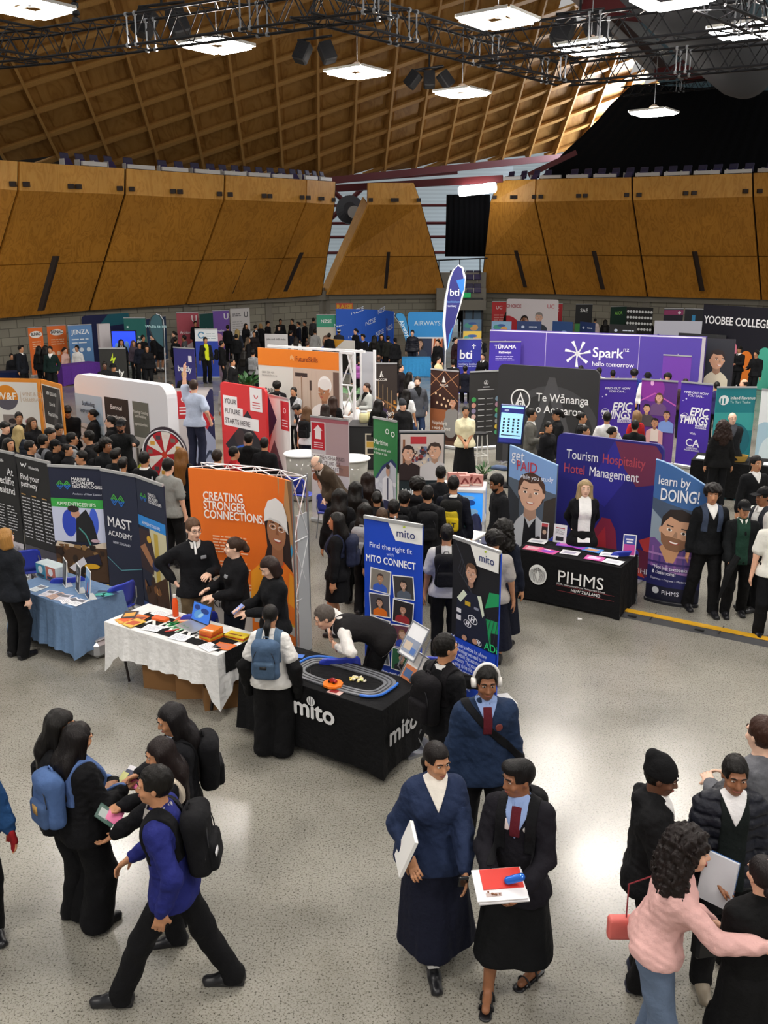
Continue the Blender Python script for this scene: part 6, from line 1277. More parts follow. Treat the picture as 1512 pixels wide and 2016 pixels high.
upright(TP, w*.1, .6, .12, .26, '2a1a1c', 'narrow upright leaflet with a dark portrait on the crest table', 0, [('c04a50', rect(0, .2, .12, .26)), ('c8a890', ell(.06, .12, .03, .035))], .1); upright(TP, w*.26, .6, .2, .27, 'e4e4e6', 'white upright sheet with small photos on the crest table', 0, [('b04a50', rect(.03, .21, .17, .225)), textlines(.03, .19, .14, 5, .016, .005, '4a4a50'), ('2a2a2e', rect(.04, .03, .16, .09))], .1); upright(TP, w*.95, .55, .18, .3, 'c0489a', 'pink and blue upright leaflet at the right end of the crest table', 12, [('3a4a9a', rect(0, .16, .18, .3)), ('f4f0f4', rect(.05, .18, .13, .2)), ('f4f0f4', rect(.04, .22, .14, .24))], .15)
chair(1097, 1045, -165, 'blue plastic chair left of the woman in the black blazer'); chair(1216, 1074, -165, 'blue plastic chair right of the woman in the black blazer')
# floor cable ramp
a, b = at(1222, 1206), at(1640, 1292); d = b-a; w = np.linalg.norm(d); mb = MB(); mb.prism([(0, -.16, .0), (0, -.08, .045), (0, .08, .045), (0, .16, 0)], (0, 0, 0), (w, 0, 0)); o = mb.build('cable_ramp', mat('3a3a3c', .7), None, False, (a[0], a[1], .001), math.atan2(d[1], d[0])); tag(o, 'black rubber cable ramp with yellow lid along the floor at right', 'cable ramp')
mb = MB(); mb.box((w/2, .015, .048), (w/2, .06, .005)); mb.build('yellow_lid', mat('dba51f', .5), o)
kk = MB()
for i in range(int(w/.9)): kk.box((.45+.9*i, .0, .046), (.006, .15, .004)).box((.9*i+.2, -.115, .03), (.06, .02, .006))
kk.build('joint', mat('1a1a1a', .7), o)
for x, y, l in ((1141, 1219, 'small white scrap of paper on the floor before the crest table'), (1361, 1232, 'tiny white scrap beside the cable ramp'), (247, 1975, 'white scrap under the shoe of the walking student')):
    p = at(x, y); mb = MB(); mb.add([(-.03, -.02, .002), (.03, -.025, .006), (.035, .02, .002), (-.02, .03, .012)], [(0, 1, 2, 3)]); o = mb.build('paper_scrap', mat('efeeea', .6), None, False, (p[0], p[1], 0)); tag(o, l, 'paper')
# ================================================================ stands farther back
def R_(label, tl, tr, h=1.98, col='eeeeee', L=None, txt=(), kind='roller', cat='banner', name='roller_banner', **k):
    P = pan(name, label, cat, tl, tr, h, col, kind=kind, **k)
    if L: A(P, L(P))
    for t in txt: T(P, *t[:5], **(t[5] if len(t) > 5 else {}))
    return P
B = dict(bold=.02); LF = dict(align='LEFT', bold=.012)
def pt(P, u, v, s, *a, **k): return portrait(P.w*u, P.h*v, s, *a, **k)
# wine-and-food cube and the white apprenticeship wall
R_('white display wall edged in orange with a round food logo, cut by the left edge', (-80, 742), (77, 746), 2.3, 'e9912c', lambda P: [bg_rect(P, 'e4e0da', .0, 0, .965, .965), ('e08a1e', ell(P.w*.57, P.h*.82, .27, .27)), ('5a5560', ell(P.w*.57, P.h*.82, .27, .27, 20, 190, 350)), bg_rect(P, 'c9b49a', .745, .78, .752, .88), bg_rect(P, '8a7f7a', .5, .5, .7, .66), ('2a1c1c', ell(P.w*.62, P.h*.6, .1, .06)), ('b5767a', ell(P.w*.84, P.h*.6, .12, .07)), ('d8cdb0', ell(P.w*.88, P.h*.53, .16, .08)), ('c08a8e', ell(P.w*.9, P.h*.49, .1, .04)), bg_rect(P, '6a665e', .4, .0, .965, .42)], [('W&F', .57, .8, .22, 'f6efe4', B), ('WINE & FOOD\nCELEBRATION', .77, .84, .115, 'c9b094', dict(align='LEFT', bold=.0, sx=.8))], kind=None, cat='display', name='display_wall')
R_('narrow side of the white display wall with a black school sign', (79, 746), (120, 757), 2.3, 'e9912c', lambda P: [bg_rect(P, 'e8e4dc', .05, 0, .93, .96), bg_rect(P, '1c1a1b', .07, .6, .91, .95), ('4a4645', [(P.w*.5, P.h*.62), (P.w*.8, P.h*.95), (P.w*.91, P.h*.95), (P.w*.65, P.h*.62)]), bg_rect(P, 'b89a74', .08, .0, .9, .42)]+[stripes(P, '3a2a22', .1, .05, .88, .4, 9, .45)], [('NEW ZEALAND', .5, .875, .1, 'f0eeea', dict(bold=.025, sx=.8)), ('School of', .5, .78, .1, 'f0eeea', dict(bold=.02, sx=.8)), ('Food & Wine', .5, .68, .12, 'f0eeea', dict(bold=.02, sx=.8))], kind=None, cat='display', name='display_wall')
P = R_('long white fabric wall with rounded corners and three trade posters', (144, 735), (327, 760), 2.35, 'e6e4e8', kind='fabric', t=.25, corner=.25, cat='display', name='fabric_wall')
wq = P.w
for u0, u1, v1, bgc, s1, s2, tc, pic in ((.0, .31, .82, 'a9c4dc', 'Scaffolding', 'apprenticeships', '1c2c48', 0), (.34, .60, .83, '2a2626', 'Electrical', 'apprenticeships.', 'f2f0ee', 1), (.645, .81, .83, '6a6a60', 'Painting, Coating\nand Finishing', 'apprenticeships.', 'e8e4da', 2)):
    r = empty('poster', (0, 0, 0)); r.parent = P.o; r.location = (0, 0, 0); Q = Pan(); Q.o = r; Q.w, Q.h, Q.warp = P.w, P.h, None; w, h = P.w, P.h; x0, x1, z1 = u0*w, u1*w, v1*h; cx = (x0+x1)/2; pw = x1-x0
    L = [(bgc, rect(x0, .05, x1, z1))]
    if pic == 0: L += [('d4dce4', rect(x0, .05, x1, h*.55)), ('8a8f90', line([(x0, h*.52), (x1, h*.46)], .04)), ('6a6c70', line([(x0, h*.4), (x1, h*.38)], .04)), ('d9a050', rect(cx, .3, x1, h*.4))]+portrait(cx+pw*.17, h*.36, .3, '9a6a4a', '1a1412', 'c9681c', 'short', hat='3f78d8', beard='241814')
    elif pic == 1: L += [('4a4644', rect(x0, h*.3, x1, h*.5)), ('15130f', rect(x0, .05, x1, h*.3))]+portrait(cx-pw*.05, h*.48, .26, 'd2a084', '2a1c16', '1d1d22', 'long')
    else: L += [('c9c4bc', rect(x0, .05, x1, h*.52)), ('5a5450', rect(x0+pw*.06, .3, x0+pw*.2, h*.42))]+portrait(cx, h*.36, .27, 'b98a6e', '241c1a', 'c4d020', 'short')
    A(Q, [(c, [clip(p, x0, .05, x1, z1) for p in (ps if isinstance(ps[0][0], tuple) else [ps])]) for c, ps in L], y0=-.006); sz = .13 if pic < 2 else .085
    T(Q, s1, cx/w, v1-.1, sz, tc, bold=.012, sx=.85); T(Q, s2, cx/w, v1-.165-.02*pic, sz, tc, bold=.012, sx=.8)
# wheel of fortune
wc = at(325, 895, 1.5); wr = .43; R0 = empty('prize_wheel', (wc[0], wc[1], 0), math.radians(-18), 'red and white prize wheel standing in the crowd left of the orange wall', 'wheel'); b = MB(); b.tube((0, .09, .02), (0, .09, 1.5), .025).box((0, .09, .012), (.3, .25, .012)); b.build('stand_post', mat('2a2a2e', .4), R0)
n = 48; b = MB(); pts = [(wr*1.0*math.cos(2*math.pi*i/n), 0, 1.5+wr*1.12*math.sin(2*math.pi*i/n)) for i in range(n)]; b.prism(pts, (0, 0, 0), (0, .03, 0)); b.build('wheel_disc', mat('3a3038', .5), R0); L = []
for i in range(12):
    a0, a1 = math.radians(30*i+8), math.radians(30*i+38); q = [(0, 1.5)]+[(wr*.84*math.cos(a0+(a1-a0)*k/5), 1.5+wr*.94*math.sin(a0+(a1-a0)*k/5)) for k in range(6)]; L.append(('b8202c' if i % 2 else 'e9e4dc', q)); am = (a0+a1)/2; rr = wr*.66; c, s = rr*math.cos(am), 1.5+rr*1.12*math.sin(am)
    L.append((('d8a040', '7a6a62', 'e8d8d0', '4a4448')[i % 4], [(c-.045, s-.035), (c+.045, s-.035), (c+.045, s+.035), (c-.045, s+.035)]))
L.append(('e9e7ea', ring(0, 1.5, wr*.97, wr*1.02))); L.append(('c9402a', ell(0, 1.5, .055, .06))); art(R0, L, 'printed_segments', -.003)
# maritime school stand
def diam(P, c, u, v, a, b): return (c, [(P.w*(u-a), P.h*v), (P.w*u, P.h*(v+b)), (P.w*(u+a), P.h*v), (P.w*u, P.h*(v-b))])
R_('white and red maritime banner left of the red fabric wall', (343, 767), (419, 765), 1.98, 'e2dfdc', lambda P: [bg_rect(P, 'c8242e', .06, .67, .42, .98), diam(P, '1e2352', .95, .84, .22, .18), diam(P, 'c8242e', .8, .66, .2, .13), diam(P, '1e2352', .97, .52, .2, .14), ('a9b8d4', [(P.w*.42, .05), (P.w*.42, P.h*.5), (P.w*.7, P.h*.6), (P.w, P.h*.42), (P.w, .05)]), ('d8c4b0', ell(P.w*.25, P.h*.2, .1, .14)), ('3a4660', line([(P.w*.6, P.h*.3), (P.w*.7, P.h*.2), (P.w*.85, P.h*.3), (P.w*.95, P.h*.18)], .05)), ('f2e8e8', [rect(P.w*.1, P.h*(.72+.035*i), P.w*.38, P.h*(.735+.035*i)) for i in range(3)]+ring(P.w*.24, P.h*.89, .05, .07))])
P = R_('tall red fabric wall promising a future in two white word boxes', (433, 751), (522, 765), 2.15, 'd82c30', lambda P: [diam(P, '1c1a22', .55, .36, .48, .3), diam(P, '1c1a22', .6, .61, .2, .14), ('d82c30', [(P.w*.4, P.h*.1), (P.w*.55, P.h*.06), (P.w*.7, P.h*.1)]), ('e9e4e6', [(P.w*.02, 0), (P.w*.2, P.h*.16), (P.w*.4, 0)]), bg_rect(P, 'f2f0f0', .06, .73, .38, .87), bg_rect(P, 'f2f0f0', .06, .66, .5, .76), bg_rect(P, 'f2f0f0', .06, .56, .84, .68), bg_rect(P, 'f2efef', .67, .76, .93, .99), ('c8242e', ring(P.w*.8, P.h*.92, .05, .075, 20, 180, 360)), ('c8242e', [rect(P.w*.72, P.h*(.79+.025*i), P.w*.88, P.h*(.798+.025*i)) for i in range(3)]), ('3a2a2c', ell(P.w*.42, P.h*.46, .2, .2)), ('b08070', ell(P.w*.55, P.h*.42, .1, .14)), ('2f62c8', [(P.w*.3, P.h*.1), (P.w*.28, P.h*.35), (P.w*.5, P.h*.4), (P.w*.6, P.h*.1)]), ('c9b0b8', ell(P.w*.4, P.h*.12, .08, .08))], [('YOUR', .09, .79, .16, '3a3034', dict(align='LEFT')), ('FUTURE', .09, .69, .16, '3a3034', dict(align='LEFT')), ('STARTS HERE', .09, .59, .16, '3a3034', dict(align='LEFT', sx=.95))], kind='fabric', t=.06, corner=.1, cat='display', name='fabric_wall')
R_('white and navy maritime banner right of the red fabric wall', (525, 777), (569, 787), 1.95, 'e9e6e4', lambda P: [bg_rect(P, 'c8242e', .62, .66, .98, .97), diam(P, '2a2250', .05, .75, .38, .26), ('c8242e', [(0, P.h*.5), (P.w*.2, P.h*.6), (P.w*.06, P.h*.44), (0, P.h*.42)]), ('6a5a66', [(0, .05), (0, P.h*.3), (P.w*.3, P.h*.52), (P.w*.8, P.h*.1), (P.w*.8, .05)]), ('c09a8e', ell(P.w*.2, P.h*.28, .06, .09)), ('3a2f3e', ell(P.w*.5, P.h*.2, .1, .2)), ('c8242e', [(P.w, .05), (P.w*.8, .05), (P.w, P.h*.25)]), ('f4e4e6', ring(P.w*.8, P.h*.87, .04, .055)+[rect(P.w*.68, P.h*(.7+.03*i), P.w*.92, P.h*(.71+.03*i)) for i in range(3)])])
R_('maritime safety banner with a red-haired officer in a pale shirt', (611, 820), (686, 828), 1.98, 'd6ced0', lambda P: [bg_rect(P, 'b49a9c', .4, .56, 1, 1), bg_rect(P, 'a8606a', 0, .96, 1, 1), bg_rect(P, 'c4202e', .03, .70, .37, .95), ('f4e8e8', [rect(P.w*.12, P.h*.8, P.w*.28, P.h*.88), (P.w*.08, P.h*.88), (P.w*.2, P.h*.93), (P.w*.32, P.h*.88)][:1]+[[(P.w*.08, P.h*.88), (P.w*.2, P.h*.93), (P.w*.32, P.h*.88)]]+[rect(P.w*.09, P.h*(.72+.02*i), P.w*.32, P.h*(.728+.02*i)) for i in range(3)]), bg_rect(P, '9a7468', 0, .48, 1, .58), bg_rect(P, 'f0eeee', .02, .52, .68, .66), bg_rect(P, 'f0eeee', .02, .5, .74, .56)]+[(c, q) for c, q in pt(P, .3, .38, .27, 'd8a68e', '8a4a2c', 'c8c4cc', 'bun', turn=.4, smile=0)]+[('8a4a2c', ell(P.w*.12, P.h*.44, .07, .07))], [('WOMEN SHAPING', .05, .615, .105, '6a5a5c', dict(align='LEFT', sx=.8)), ('THE FUTURE OF', .05, .565, .105, '6a5a5c', dict(align='LEFT', sx=.8)), ('MARITIME SAFETY', .05, .515, .105, '6a5a5c', dict(align='LEFT', sx=.8))])
R_('green maritime careers banner with an officer in shirt and tie', (735, 822), (781, 831), 2.0, '2f7d44', lambda P: [('28386a', [(0, P.h*.42), (P.w*.4, P.h*.58), (P.w*.8, P.h*.66), (P.w, P.h*.62), (P.w, .03), (0, .03)]), ('c4c8d2', [(0, P.h*.38), (P.w*.4, P.h*.54), (P.w*.75, P.h*.63), (P.w, P.h*.58), (P.w, .03), (0, .03)])]+blotch(P, ['e6e8ee', '9aa0b0', 'd4d8e0'], 0, .05, 1, .45, 16, .1, 2)+[('e8e9ee', [(P.w*.4, P.h*.26), (P.w*.42, P.h*.46), (P.w*.6, P.h*.5), (P.w*.85, P.h*.46), (P.w*.9, P.h*.26)]), ('23274e', [(P.w*.42, .03), (P.w*.46, P.h*.27), (P.w*.84, P.h*.27), (P.w*.8, .03), (P.w*.68, .03), (P.w*.63, P.h*.2), (P.w*.56, .03)]), ('1f2548', rect(P.w*.62, P.h*.28, P.w*.67, P.h*.48)), ('c49a80', ell(P.w*.65, P.h*.54, .05, .09)), ('2a201c', ell(P.w*.65, P.h*.585, .055, .045)), ('e8efe8', ring(P.w*.62, P.h*.9, .03, .05)), ('e8efe8', ring(P.w*.86, P.h*.885, .03, .05))], [('Maritime', .06, .77, .13, 'eef4ee', dict(align='LEFT', bold=.01, sx=.8)), ('Get on board with\na career at sea.', .06, .715, .07, 'eef4ee', dict(align='LEFT', bold=.012, sx=.85))])
R_('dark green grocery banner under a picture of two shoppers', (786, 850), (876, 850), 2.02, '18262a', lambda P: [bg_rect(P, 'c8bdb6', .03, .60, .98, .98), bg_rect(P, 'b83038', .25, .9, .6, .96)]+blotch(P, ['2a3a6a', '8a3a3a', 'd8c8b4', '3a2a2a', '6a7a9a'], .28, .68, .66, .88, 46, .05, 6)+[('8a5a3c', rect(P.w*.08, P.h*.6, P.w*.13, P.h*.94))]+[(c, [clip(p, 0, P.h*.6, P.w, P.h*.98) for p in (q if isinstance(q[0][0], tuple) else [q])]) for c, q in pt(P, .2, .82, .24, 'd8a88e', '2a1a16', '2a1c1c', 'bun', turn=.4)+pt(P, .78, .84, .26, 'd2a488', '3a2c24', 'c6c2c2', 'quiff', turn=-.4)], [('Helping', .06, .49, .115, 'f2f4f4', dict(align='LEFT', bold=.03)), ('New', .48, .49, .115, '6ab0c0', dict(align='LEFT', bold=.03)), ("Zealander's", .06, .42, .115, '6ab0c0', dict(align='LEFT', bold=.03)), ('get more', .06, .35, .115, 'f2f4f4', dict(align='LEFT', bold=.03)), ('foodstuffs', .83, .54, .2, 'd8b41e', dict(align='LEFT', bold=.02, roll=-math.pi/2))])
# glass tank table
tq = at(912, 966, 1.12); TG = empty('display_tank', (tq[0]+.05, tq[1]+.35, 0), -.15, 'white-framed glowing blue display tank beside the grocery banner', 'tank'); mb = MB(); mb.box((0, 0, 1.1), (.36, .3, .03), bev=.01)
for sx in (-1, 1):
    for sy in (-1, 1): mb.box((sx*.34, sy*.28, .55), (.02, .02, .55))
mb.box((0, 0, .56), (.36, .3, .02)).box((0, 0, .06), (.36, .3, .03)); mb.build('frame', mat('e4e4e6', .4), TG); mb = MB(); mb.box((0, 0, .83), (.325, .265, .24)); mb.build('glowing_water', mat('2f86d8', .15, 0, 'plain', .9), TG); mb = MB(); mb.box((0, 0, .31), (.325, .265, .22)); mb.build('lower_glass', mat('1c4a4c', .1), TG)
art(TG, [('9fd4ff', [ell(-.1, .9, .12, .06), ell(.15, .75, .1, .05), ell(.05, .98, .14, .04)]), ('1f5fc0', [ell(.12, .9, .08, .05), ell(-.16, .72, .1, .06)])], 'water_pattern', -.27)
for i, (x, y, a) in enumerate(((-.2, .1, .2), (-.05, .12, -.1), (.1, .05, .3), (.22, .0, -.2), (.0, -.08, .1))):
    mb = MB(); mb.box((0, 0, .09), (.085, .05, .09)); M = TG.matrix_basis; p = Matrix.Translation(TG.location) @ Matrix.Rotation(-.15, 4, 'Z') @ Vector((x, y, 1.132)); o = mb.build('snack_box', mat('c98a80', .5), None, False, p, a); tag(o, f'pink snack box on the glowing tank, the {("leftmost", "second from left", "middle front", "rightmost", "front")[i]} one', 'box', None); art(o, [('7a2a26', line([(-.06, .04), (.0, .14), (.06, .05)], .03)), ('e8d0c0', rect(-.07, .01, .07, .04))], 'printed_front', -.052)
t3 = table((925, 1070), (965, 1046), .5, .7, 'small white table below the glowing tank', topcol='e8e6e2'); chair(962, 1018, 70, 'dark blue chair behind the man in the black shirt', col='1d2450')
# future-skills wall with its truss, counters
P = R_('large training wall with an orange header and a worker in a hair net', (507, 684), (667, 694), 2.5, 'dcd8d2', lambda P: [bg_rect(P, 'c9b4a4', .44, 0, 1, .82), bg_rect(P, 'e88020', 0, .82, 1, 1), stripes(P, 'bda696', .45, .1, .78, .8, 6, .06), bg_rect(P, '3a2a26', .47, .73, .62, .77), bg_rect(P, '9a7a64', .54, .2, .555, .74), bg_rect(P, '4a3a34', .645, .6, .67, .7), bg_rect(P, '9a7a64', .652, .2, .662, .6), bg_rect(P, '6a5248', .93, .1, 1, .8), ('f2f0ee', ell(P.w*.83, P.h*.66, .21, .24))]+pt(P, .82, .58, .42, 'b07a58', 'e2deda', 'e9e4e2', 'bald', turn=-.5, smile=0)+[('e6e2de', ell(P.w*.83, P.h*.67, .19, .14)), ('f4c890', [rect(P.w*.415+.02*i, P.h*.9-.02*abs(i-2)+.03, P.w*.415+.012+.02*i, P.h*.95-.02*abs(i-2)) for i in range(6)])], [('FutureSkills', .48, .885, .19, '7a2a1e', dict(align='LEFT', bold=.005, sx=.8)), ('0800 500 405\nfutureskills.co.nz', .05, .74, .075, '8a8480', dict(align='LEFT')), ('LEARN\nBY DOING', .05, .53, .2, '2c2a2c', dict(align='LEFT', bold=.004, sx=.8, lead=.9))], kind=None, cat='display', name='display_wall')
fr = MB()
for x, y in ((P.w+.02, .05), (P.w+.02, 1.0), (P.w+.42, .05), (P.w+.42, 1.0)): fr.box((x, y, 1.25), (.03, .03, 1.25))
fr.box((P.w/2+.2, .5, 2.5), (P.w/2+.25, .03, .03)).box((P.w+.22, .05, 2.5), (.22, .03, .03))
for i in range(3): z0, z1 = .1+.8*i, .9+.8*i; fr.tube((P.w+.02, .05, z0), (P.w+.42, .05, z1), .02).tube((P.w+.42, .05, z1), (P.w+.02, .05, z1), .02).tube((P.w+.42, .05, z0), (P.w+.22, .05, z1), .02)
fr.build('truss_frame', mat('e8e8ea', .4), P.o); mb = MB(); mb.box((P.w+.22, .99, 1.25), (.22, .01, 1.2)); mb.build('side_panel', mat('b9bcc4', .6), P.o)
def crate(name, label, cat, x, y, z, hw, hd, col, rz=0, layers=None, top=None, ground=True, group=None):
    p = at(x, y, z); mb = MB(); mb.box((0, 0, z/2), (hw, hd, z/2-.003), bev=.01); o = mb.build(name, mat(col, .6), None, False, (p[0], p[1]+hd*.5, .003), math.radians(rz)); tag(o, label, cat, group)
    if layers: art(o, layers, 'printed_front', -hd-.004)
    if top: mb = MB(); mb.box((0, 0, z+.008), (hw+.02, hd+.02, .012)); mb.build('top', mat(top, .4), o)
    return o
crate('counter', 'orange counter before the wall with the hair-net worker', 'counter', 590, 800, .98, .45, .3, 'cf6a1c', -12, None, 'e9a56a'); crate('counter', 'black counter in front of the dark hotel banners', 'counter', 724, 838, 1.0, .42, .4, '17171a', -8, [('d8cdb8', rect(-.0, .35, .3, .85)), ('2a241c', rect(.03, .68, .27, .82)), ('c9a040', rect(.03, .52, .27, .66)), ('1c1a1a', rect(.05, .38, .25, .5))], '222226')
for x, y, l, lid in ((716, 834, 'left', 'f0f0e8'), (729, 832, 'right', 'e8e0d0')): p = at(x, y, 1.02); mb = MB(); mb.lathe((0, 0, 0), [(.001, 0), (.1, .005), (.11, .1), (.1, .2), (.08, .23)], 16); o = mb.build('sweet_jar', mat('e4dca8', .2), None, True, (p[0], p[1]+.15, 1.02)); tag(o, f'glass jar of pale sweets on the black counter, the {l} one', 'jar'); mb = MB(); mb.lathe((0, 0, .23), [(.085, 0), (.085, .04), (.001, .045)], 16); mb.build('lid', mat(lid, .3), o)
for x, y, l in ((594, 893, 'left of'), (692, 902, 'right of')): p = at(x, y, .95); r0 = empty('round_table', (p[0], p[1], 0), 0, f'round white-topped table with a clear skirt {l} the maritime safety banner', 'table'); mb = MB(); mb.lathe((0, 0, .93), [(.001, 0), (.36, 0), (.38, .02), (.36, .04), (.001, .04)], 26); mb.build('tabletop', mat('f2f1ee', .4), r0, True); mb = MB(); mb.lathe((0, 0, 0), [(.27, .03), (.3, .5), (.33, .92)], 22); mb.build('clear_skirt', mat('a9a69c', .1), r0, True)
chair(593, 934, 150, 'blue plastic chair left of the maritime safety banner'); chair(652, 966, 170, 'blue plastic chair before the stooping man in brown')
# hotel group banners
R_('dark hotel banner with bar lights and a smiling woman', (720, 716), (782, 716), 2.0, '2e2420', lambda P: [('4a3426', [(0, .05), (0, P.h*.62), (P.w, P.h*.38), (P.w, .05)]), ('8a6030', line([(0, P.h*.62), (P.w, P.h*.4)], .05))]+[('c9a878', rect(P.w*(.12+.14*i), P.h*(.56-.04*i), P.w*(.13+.14*i), P.h*(.84-.04*i))) for i in range(6)]+blotch(P, ['c98a30', 'e0b050', 'a86a28'], .3, .25, 1, .5, 16, .05, 3)+pt(P, .5, .46, .2, 'e0b094', '2a1a18', '3a2a50', 'long')+[bg_rect(P, '3a2820', 0, .0, 1, .22), ('f4f0ea', [[(P.w*.44, P.h*.82), (P.w*.49, P.h*.9), (P.w*.52, P.h*.9), (P.w*.5, P.h*.82)], [(P.w*.52, P.h*.87), (P.w*.57, P.h*.82), (P.w*.53, P.h*.82)]])], [('ACCOR', .5, .77, .085, 'f0ece6', dict(bold=.02)), ('High\nheart', .72, .3, .16, 'f4efe8', dict(shear=.3, bold=.01))])
R_('dark hotel banner with hanging bulbs and a chef in a grey top', (848, 727), (903, 732), 2.0, '3a1c14', lambda P: [('b8825a', line([(0, P.h*.95), (P.w, P.h*.62)], .02)+line([(P.w, P.h*.97), (0, P.h*.66)], .02)+line([(P.w*.5, P.h), (0, P.h*.8)], .02)+line([(P.w*.5, P.h), (P.w, P.h*.8)], .02)), ('f0d0a8', [ell(P.w*u, P.h*v, .03, .035) for u, v in ((.2, .7), (.35, .68), (.5, .64), (.65, .62), (.25, .58), (.42, .56), (.58, .55), (.72, .58))]), ('9a5a34', rect(0, P.h*.2, P.w*.6, P.h*.5))]+pt(P, .82, .6, .24, 'd49a7c', '2a1c16', '8f8c8a', 'short', turn=-.3)+[('8f8c8a', ell(P.w*.75, P.h*.3, .22, .32)), bg_rect(P, '5a3a2a', 0, .0, 1, .1), ('f4f0ea', [(P.w*.42, P.h*.85), (P.w*.48, P.h*.93), (P.w*.56, P.h*.85)])], [('ACCOR', .5, .8, .075, 'f0ece6', dict(bold=.02)), ('Hospitality is\na work of heart', .08, .3, .13, 'f4efe8', dict(align='LEFT', shear=.3, bold=.01, sx=.7))])
# Te Wananga wall, list banner, kiosk
def koru(P, cx, cz, r, c, dk): return [(c, ring(cx, cz, r*.87, r)), (c, [(cx-r*.55, cz-r*.6), (cx, cz+r*.7), (cx+r*.55, cz-r*.6), (cx+r*.38, cz-r*.6), (cx, cz+r*.35), (cx-r*.38, cz-r*.6)]), (c, ring(cx, cz-r*.42, r*.2, r*.32, 18, -60, 220)), (c, ell(cx+r*.04, cz-r*.42, r*.09, r*.09))]
P = R_('wide charcoal fabric wall with a round white emblem and big pointed arch', (982, 716), (1181, 729), 2.35, '2b2b2d', lambda P: [('414144', ring(P.w*.56, P.h*.3, P.w*.42, P.w*.49, 40, 0, 180)), ('414144', [(P.w*.14, 0), (P.w*.07, 0), (P.w*.07, P.h*.3), (P.w*.14, P.h*.3)]), ('414144', [(P.w*1.05, 0), (P.w*.98, 0), (P.w*.98, P.h*.3), (P.w*1.05, P.h*.3)]), ('4a4a4d', [(P.w*.3, P.h*.2), (P.w*.52, P.h*.9), (P.w*.58, P.h*.9), (P.w*.86, 0), (P.w*.74, 0), (P.w*.54, P.h*.68), (P.w*.4, P.h*.2)])]+koru(P, P.w*.24, P.h*.66, .25, 'f4f4f4', '2b2b2d'), [('Te Wānanga\no Aotearoa', .4, .66, .27, 'f4f4f4', dict(align='LEFT', bold=.012, sx=.9))], kind='fabric', t=.06, corner=.14, cat='display', name='fabric_wall')
R_('charcoal roll-up banner listing courses beside coloured dots', (925, 733), (990, 730), 2.0, '2b2a2a', lambda P: koru(P, P.w*.5, P.h*.86, .06, 'e8e8e8', '')+[(c, ell(P.w*u, P.h*(.65-.072*i), .065, .065, 16)) for i, (a, b) in enumerate((('3a9a50', '6a8090'), ('c99080', 'a88090'), ('8a80a0', '58a050'), ('d8b0a8', '5a98a0'), ('2b2a2a', '8a8a8a'), ('2b2a2a', 'd8b840'), ('2b2a2a', '48a070'))) for u, c in ((.14, a), (.86, b))]+[('b9b9b9', [rect(P.w*u0, P.h*(.655-.072*i), P.w*u1, P.h*(.665-.072*i)) for i in range(7) for u0, u1 in ((.27, .46), (.53, .72))]+[rect(P.w*.25, P.h*.77, P.w*.75, P.h*.778), rect(P.w*.4, P.h*.8, P.w*.6, P.h*.812)])])
p = at(1008, 800, 1.75); K = empty('touch_kiosk', (p[0], p[1], 0), math.radians(-8), 'leaning touch-screen kiosk with a light blue page before the charcoal wall', 'kiosk'); R = rotx(-.12) @ roty(.06); c = np.array([0, .03, 1.36]); mb = MB(); mb.box(c, (.26, .03, .42), R, .02); mb.build('screen_case', mat('1c2a6a', .3), K); mb = MB(); mb.box(c+R @ np.array([0, -.032, 0]), (.23, .002, .385), R); mb.build('screen', mat('9fd4f0', .2, 0, 'plain', .75), K); mb = MB(); mb.box((0, .1, .55), (.05, .04, .5)).box((0, .1, .02), (.25, .22, .02)); mb.build('stand', BLKMETAL, K)
art(K, [('2a2f9a', rect(-.23, .24, .23, .34)), ('2f3aa8', rect(-.23, -.385, .23, -.29)), ('1c2c3a', [rect(-.18+.1*i, -.17+.065*j, -.14+.1*i, -.13+.065*j) for i in range(4) for j in range(5)]+[rect(-.2, -.24, .2, -.22)]), ('c9d8ff', ell(-.12, .29, .05, .025))], 'screen_page', -.036, -.0005, warp=lambda x, y, z: tuple(c+R @ np.array([x, y, z])))
st = MB(); 
for q in ((-.16, -.16), (.16, -.16), (.16, .16), (-.16, .16)): st.tube((q[0], q[1], .01), (q[0]*.75, q[1]*.75, .72), .014)
for a, b in (((-.15, -.15), (.15, -.15)), ((.15, -.15), (.15, .15)), ((.15, .15), (-.15, .15)), ((-.15, .15), (-.15, -.15))): st.tube((*a, .22), (*b, .22), .012)
q = at(938, 885, .4); o = st.build('bar_stool', mat('e4e2de', .4), None, False, (q[0]+.1, q[1]+.25, 0), .4); tag(o, 'white-legged bar stool behind the woman in the cream t-shirt', 'stool'); st = MB(); st.lathe((0, 0, .72), [(.001, 0), (.18, 0), (.18, .04), (.001, .045)], 18); st.build('seat', mat('1c1c1e', .5), o)
for x, y, l in ((985, 925, 'blue and white'),): p = at(x, y); mb = MB(); mb.path([(-.25, 0, .03), (-.1, .02, .05), (.1, -.03, .05), (.2, 0, .03)], [.03, .06, .07, .03], 8); o = mb.build('rolled_bag', cloth('5a6a8a'), None, True, (p[0], p[1], 0), -.4); tag(o, 'blue and white crumpled bag on the floor near the kiosk', 'bag')
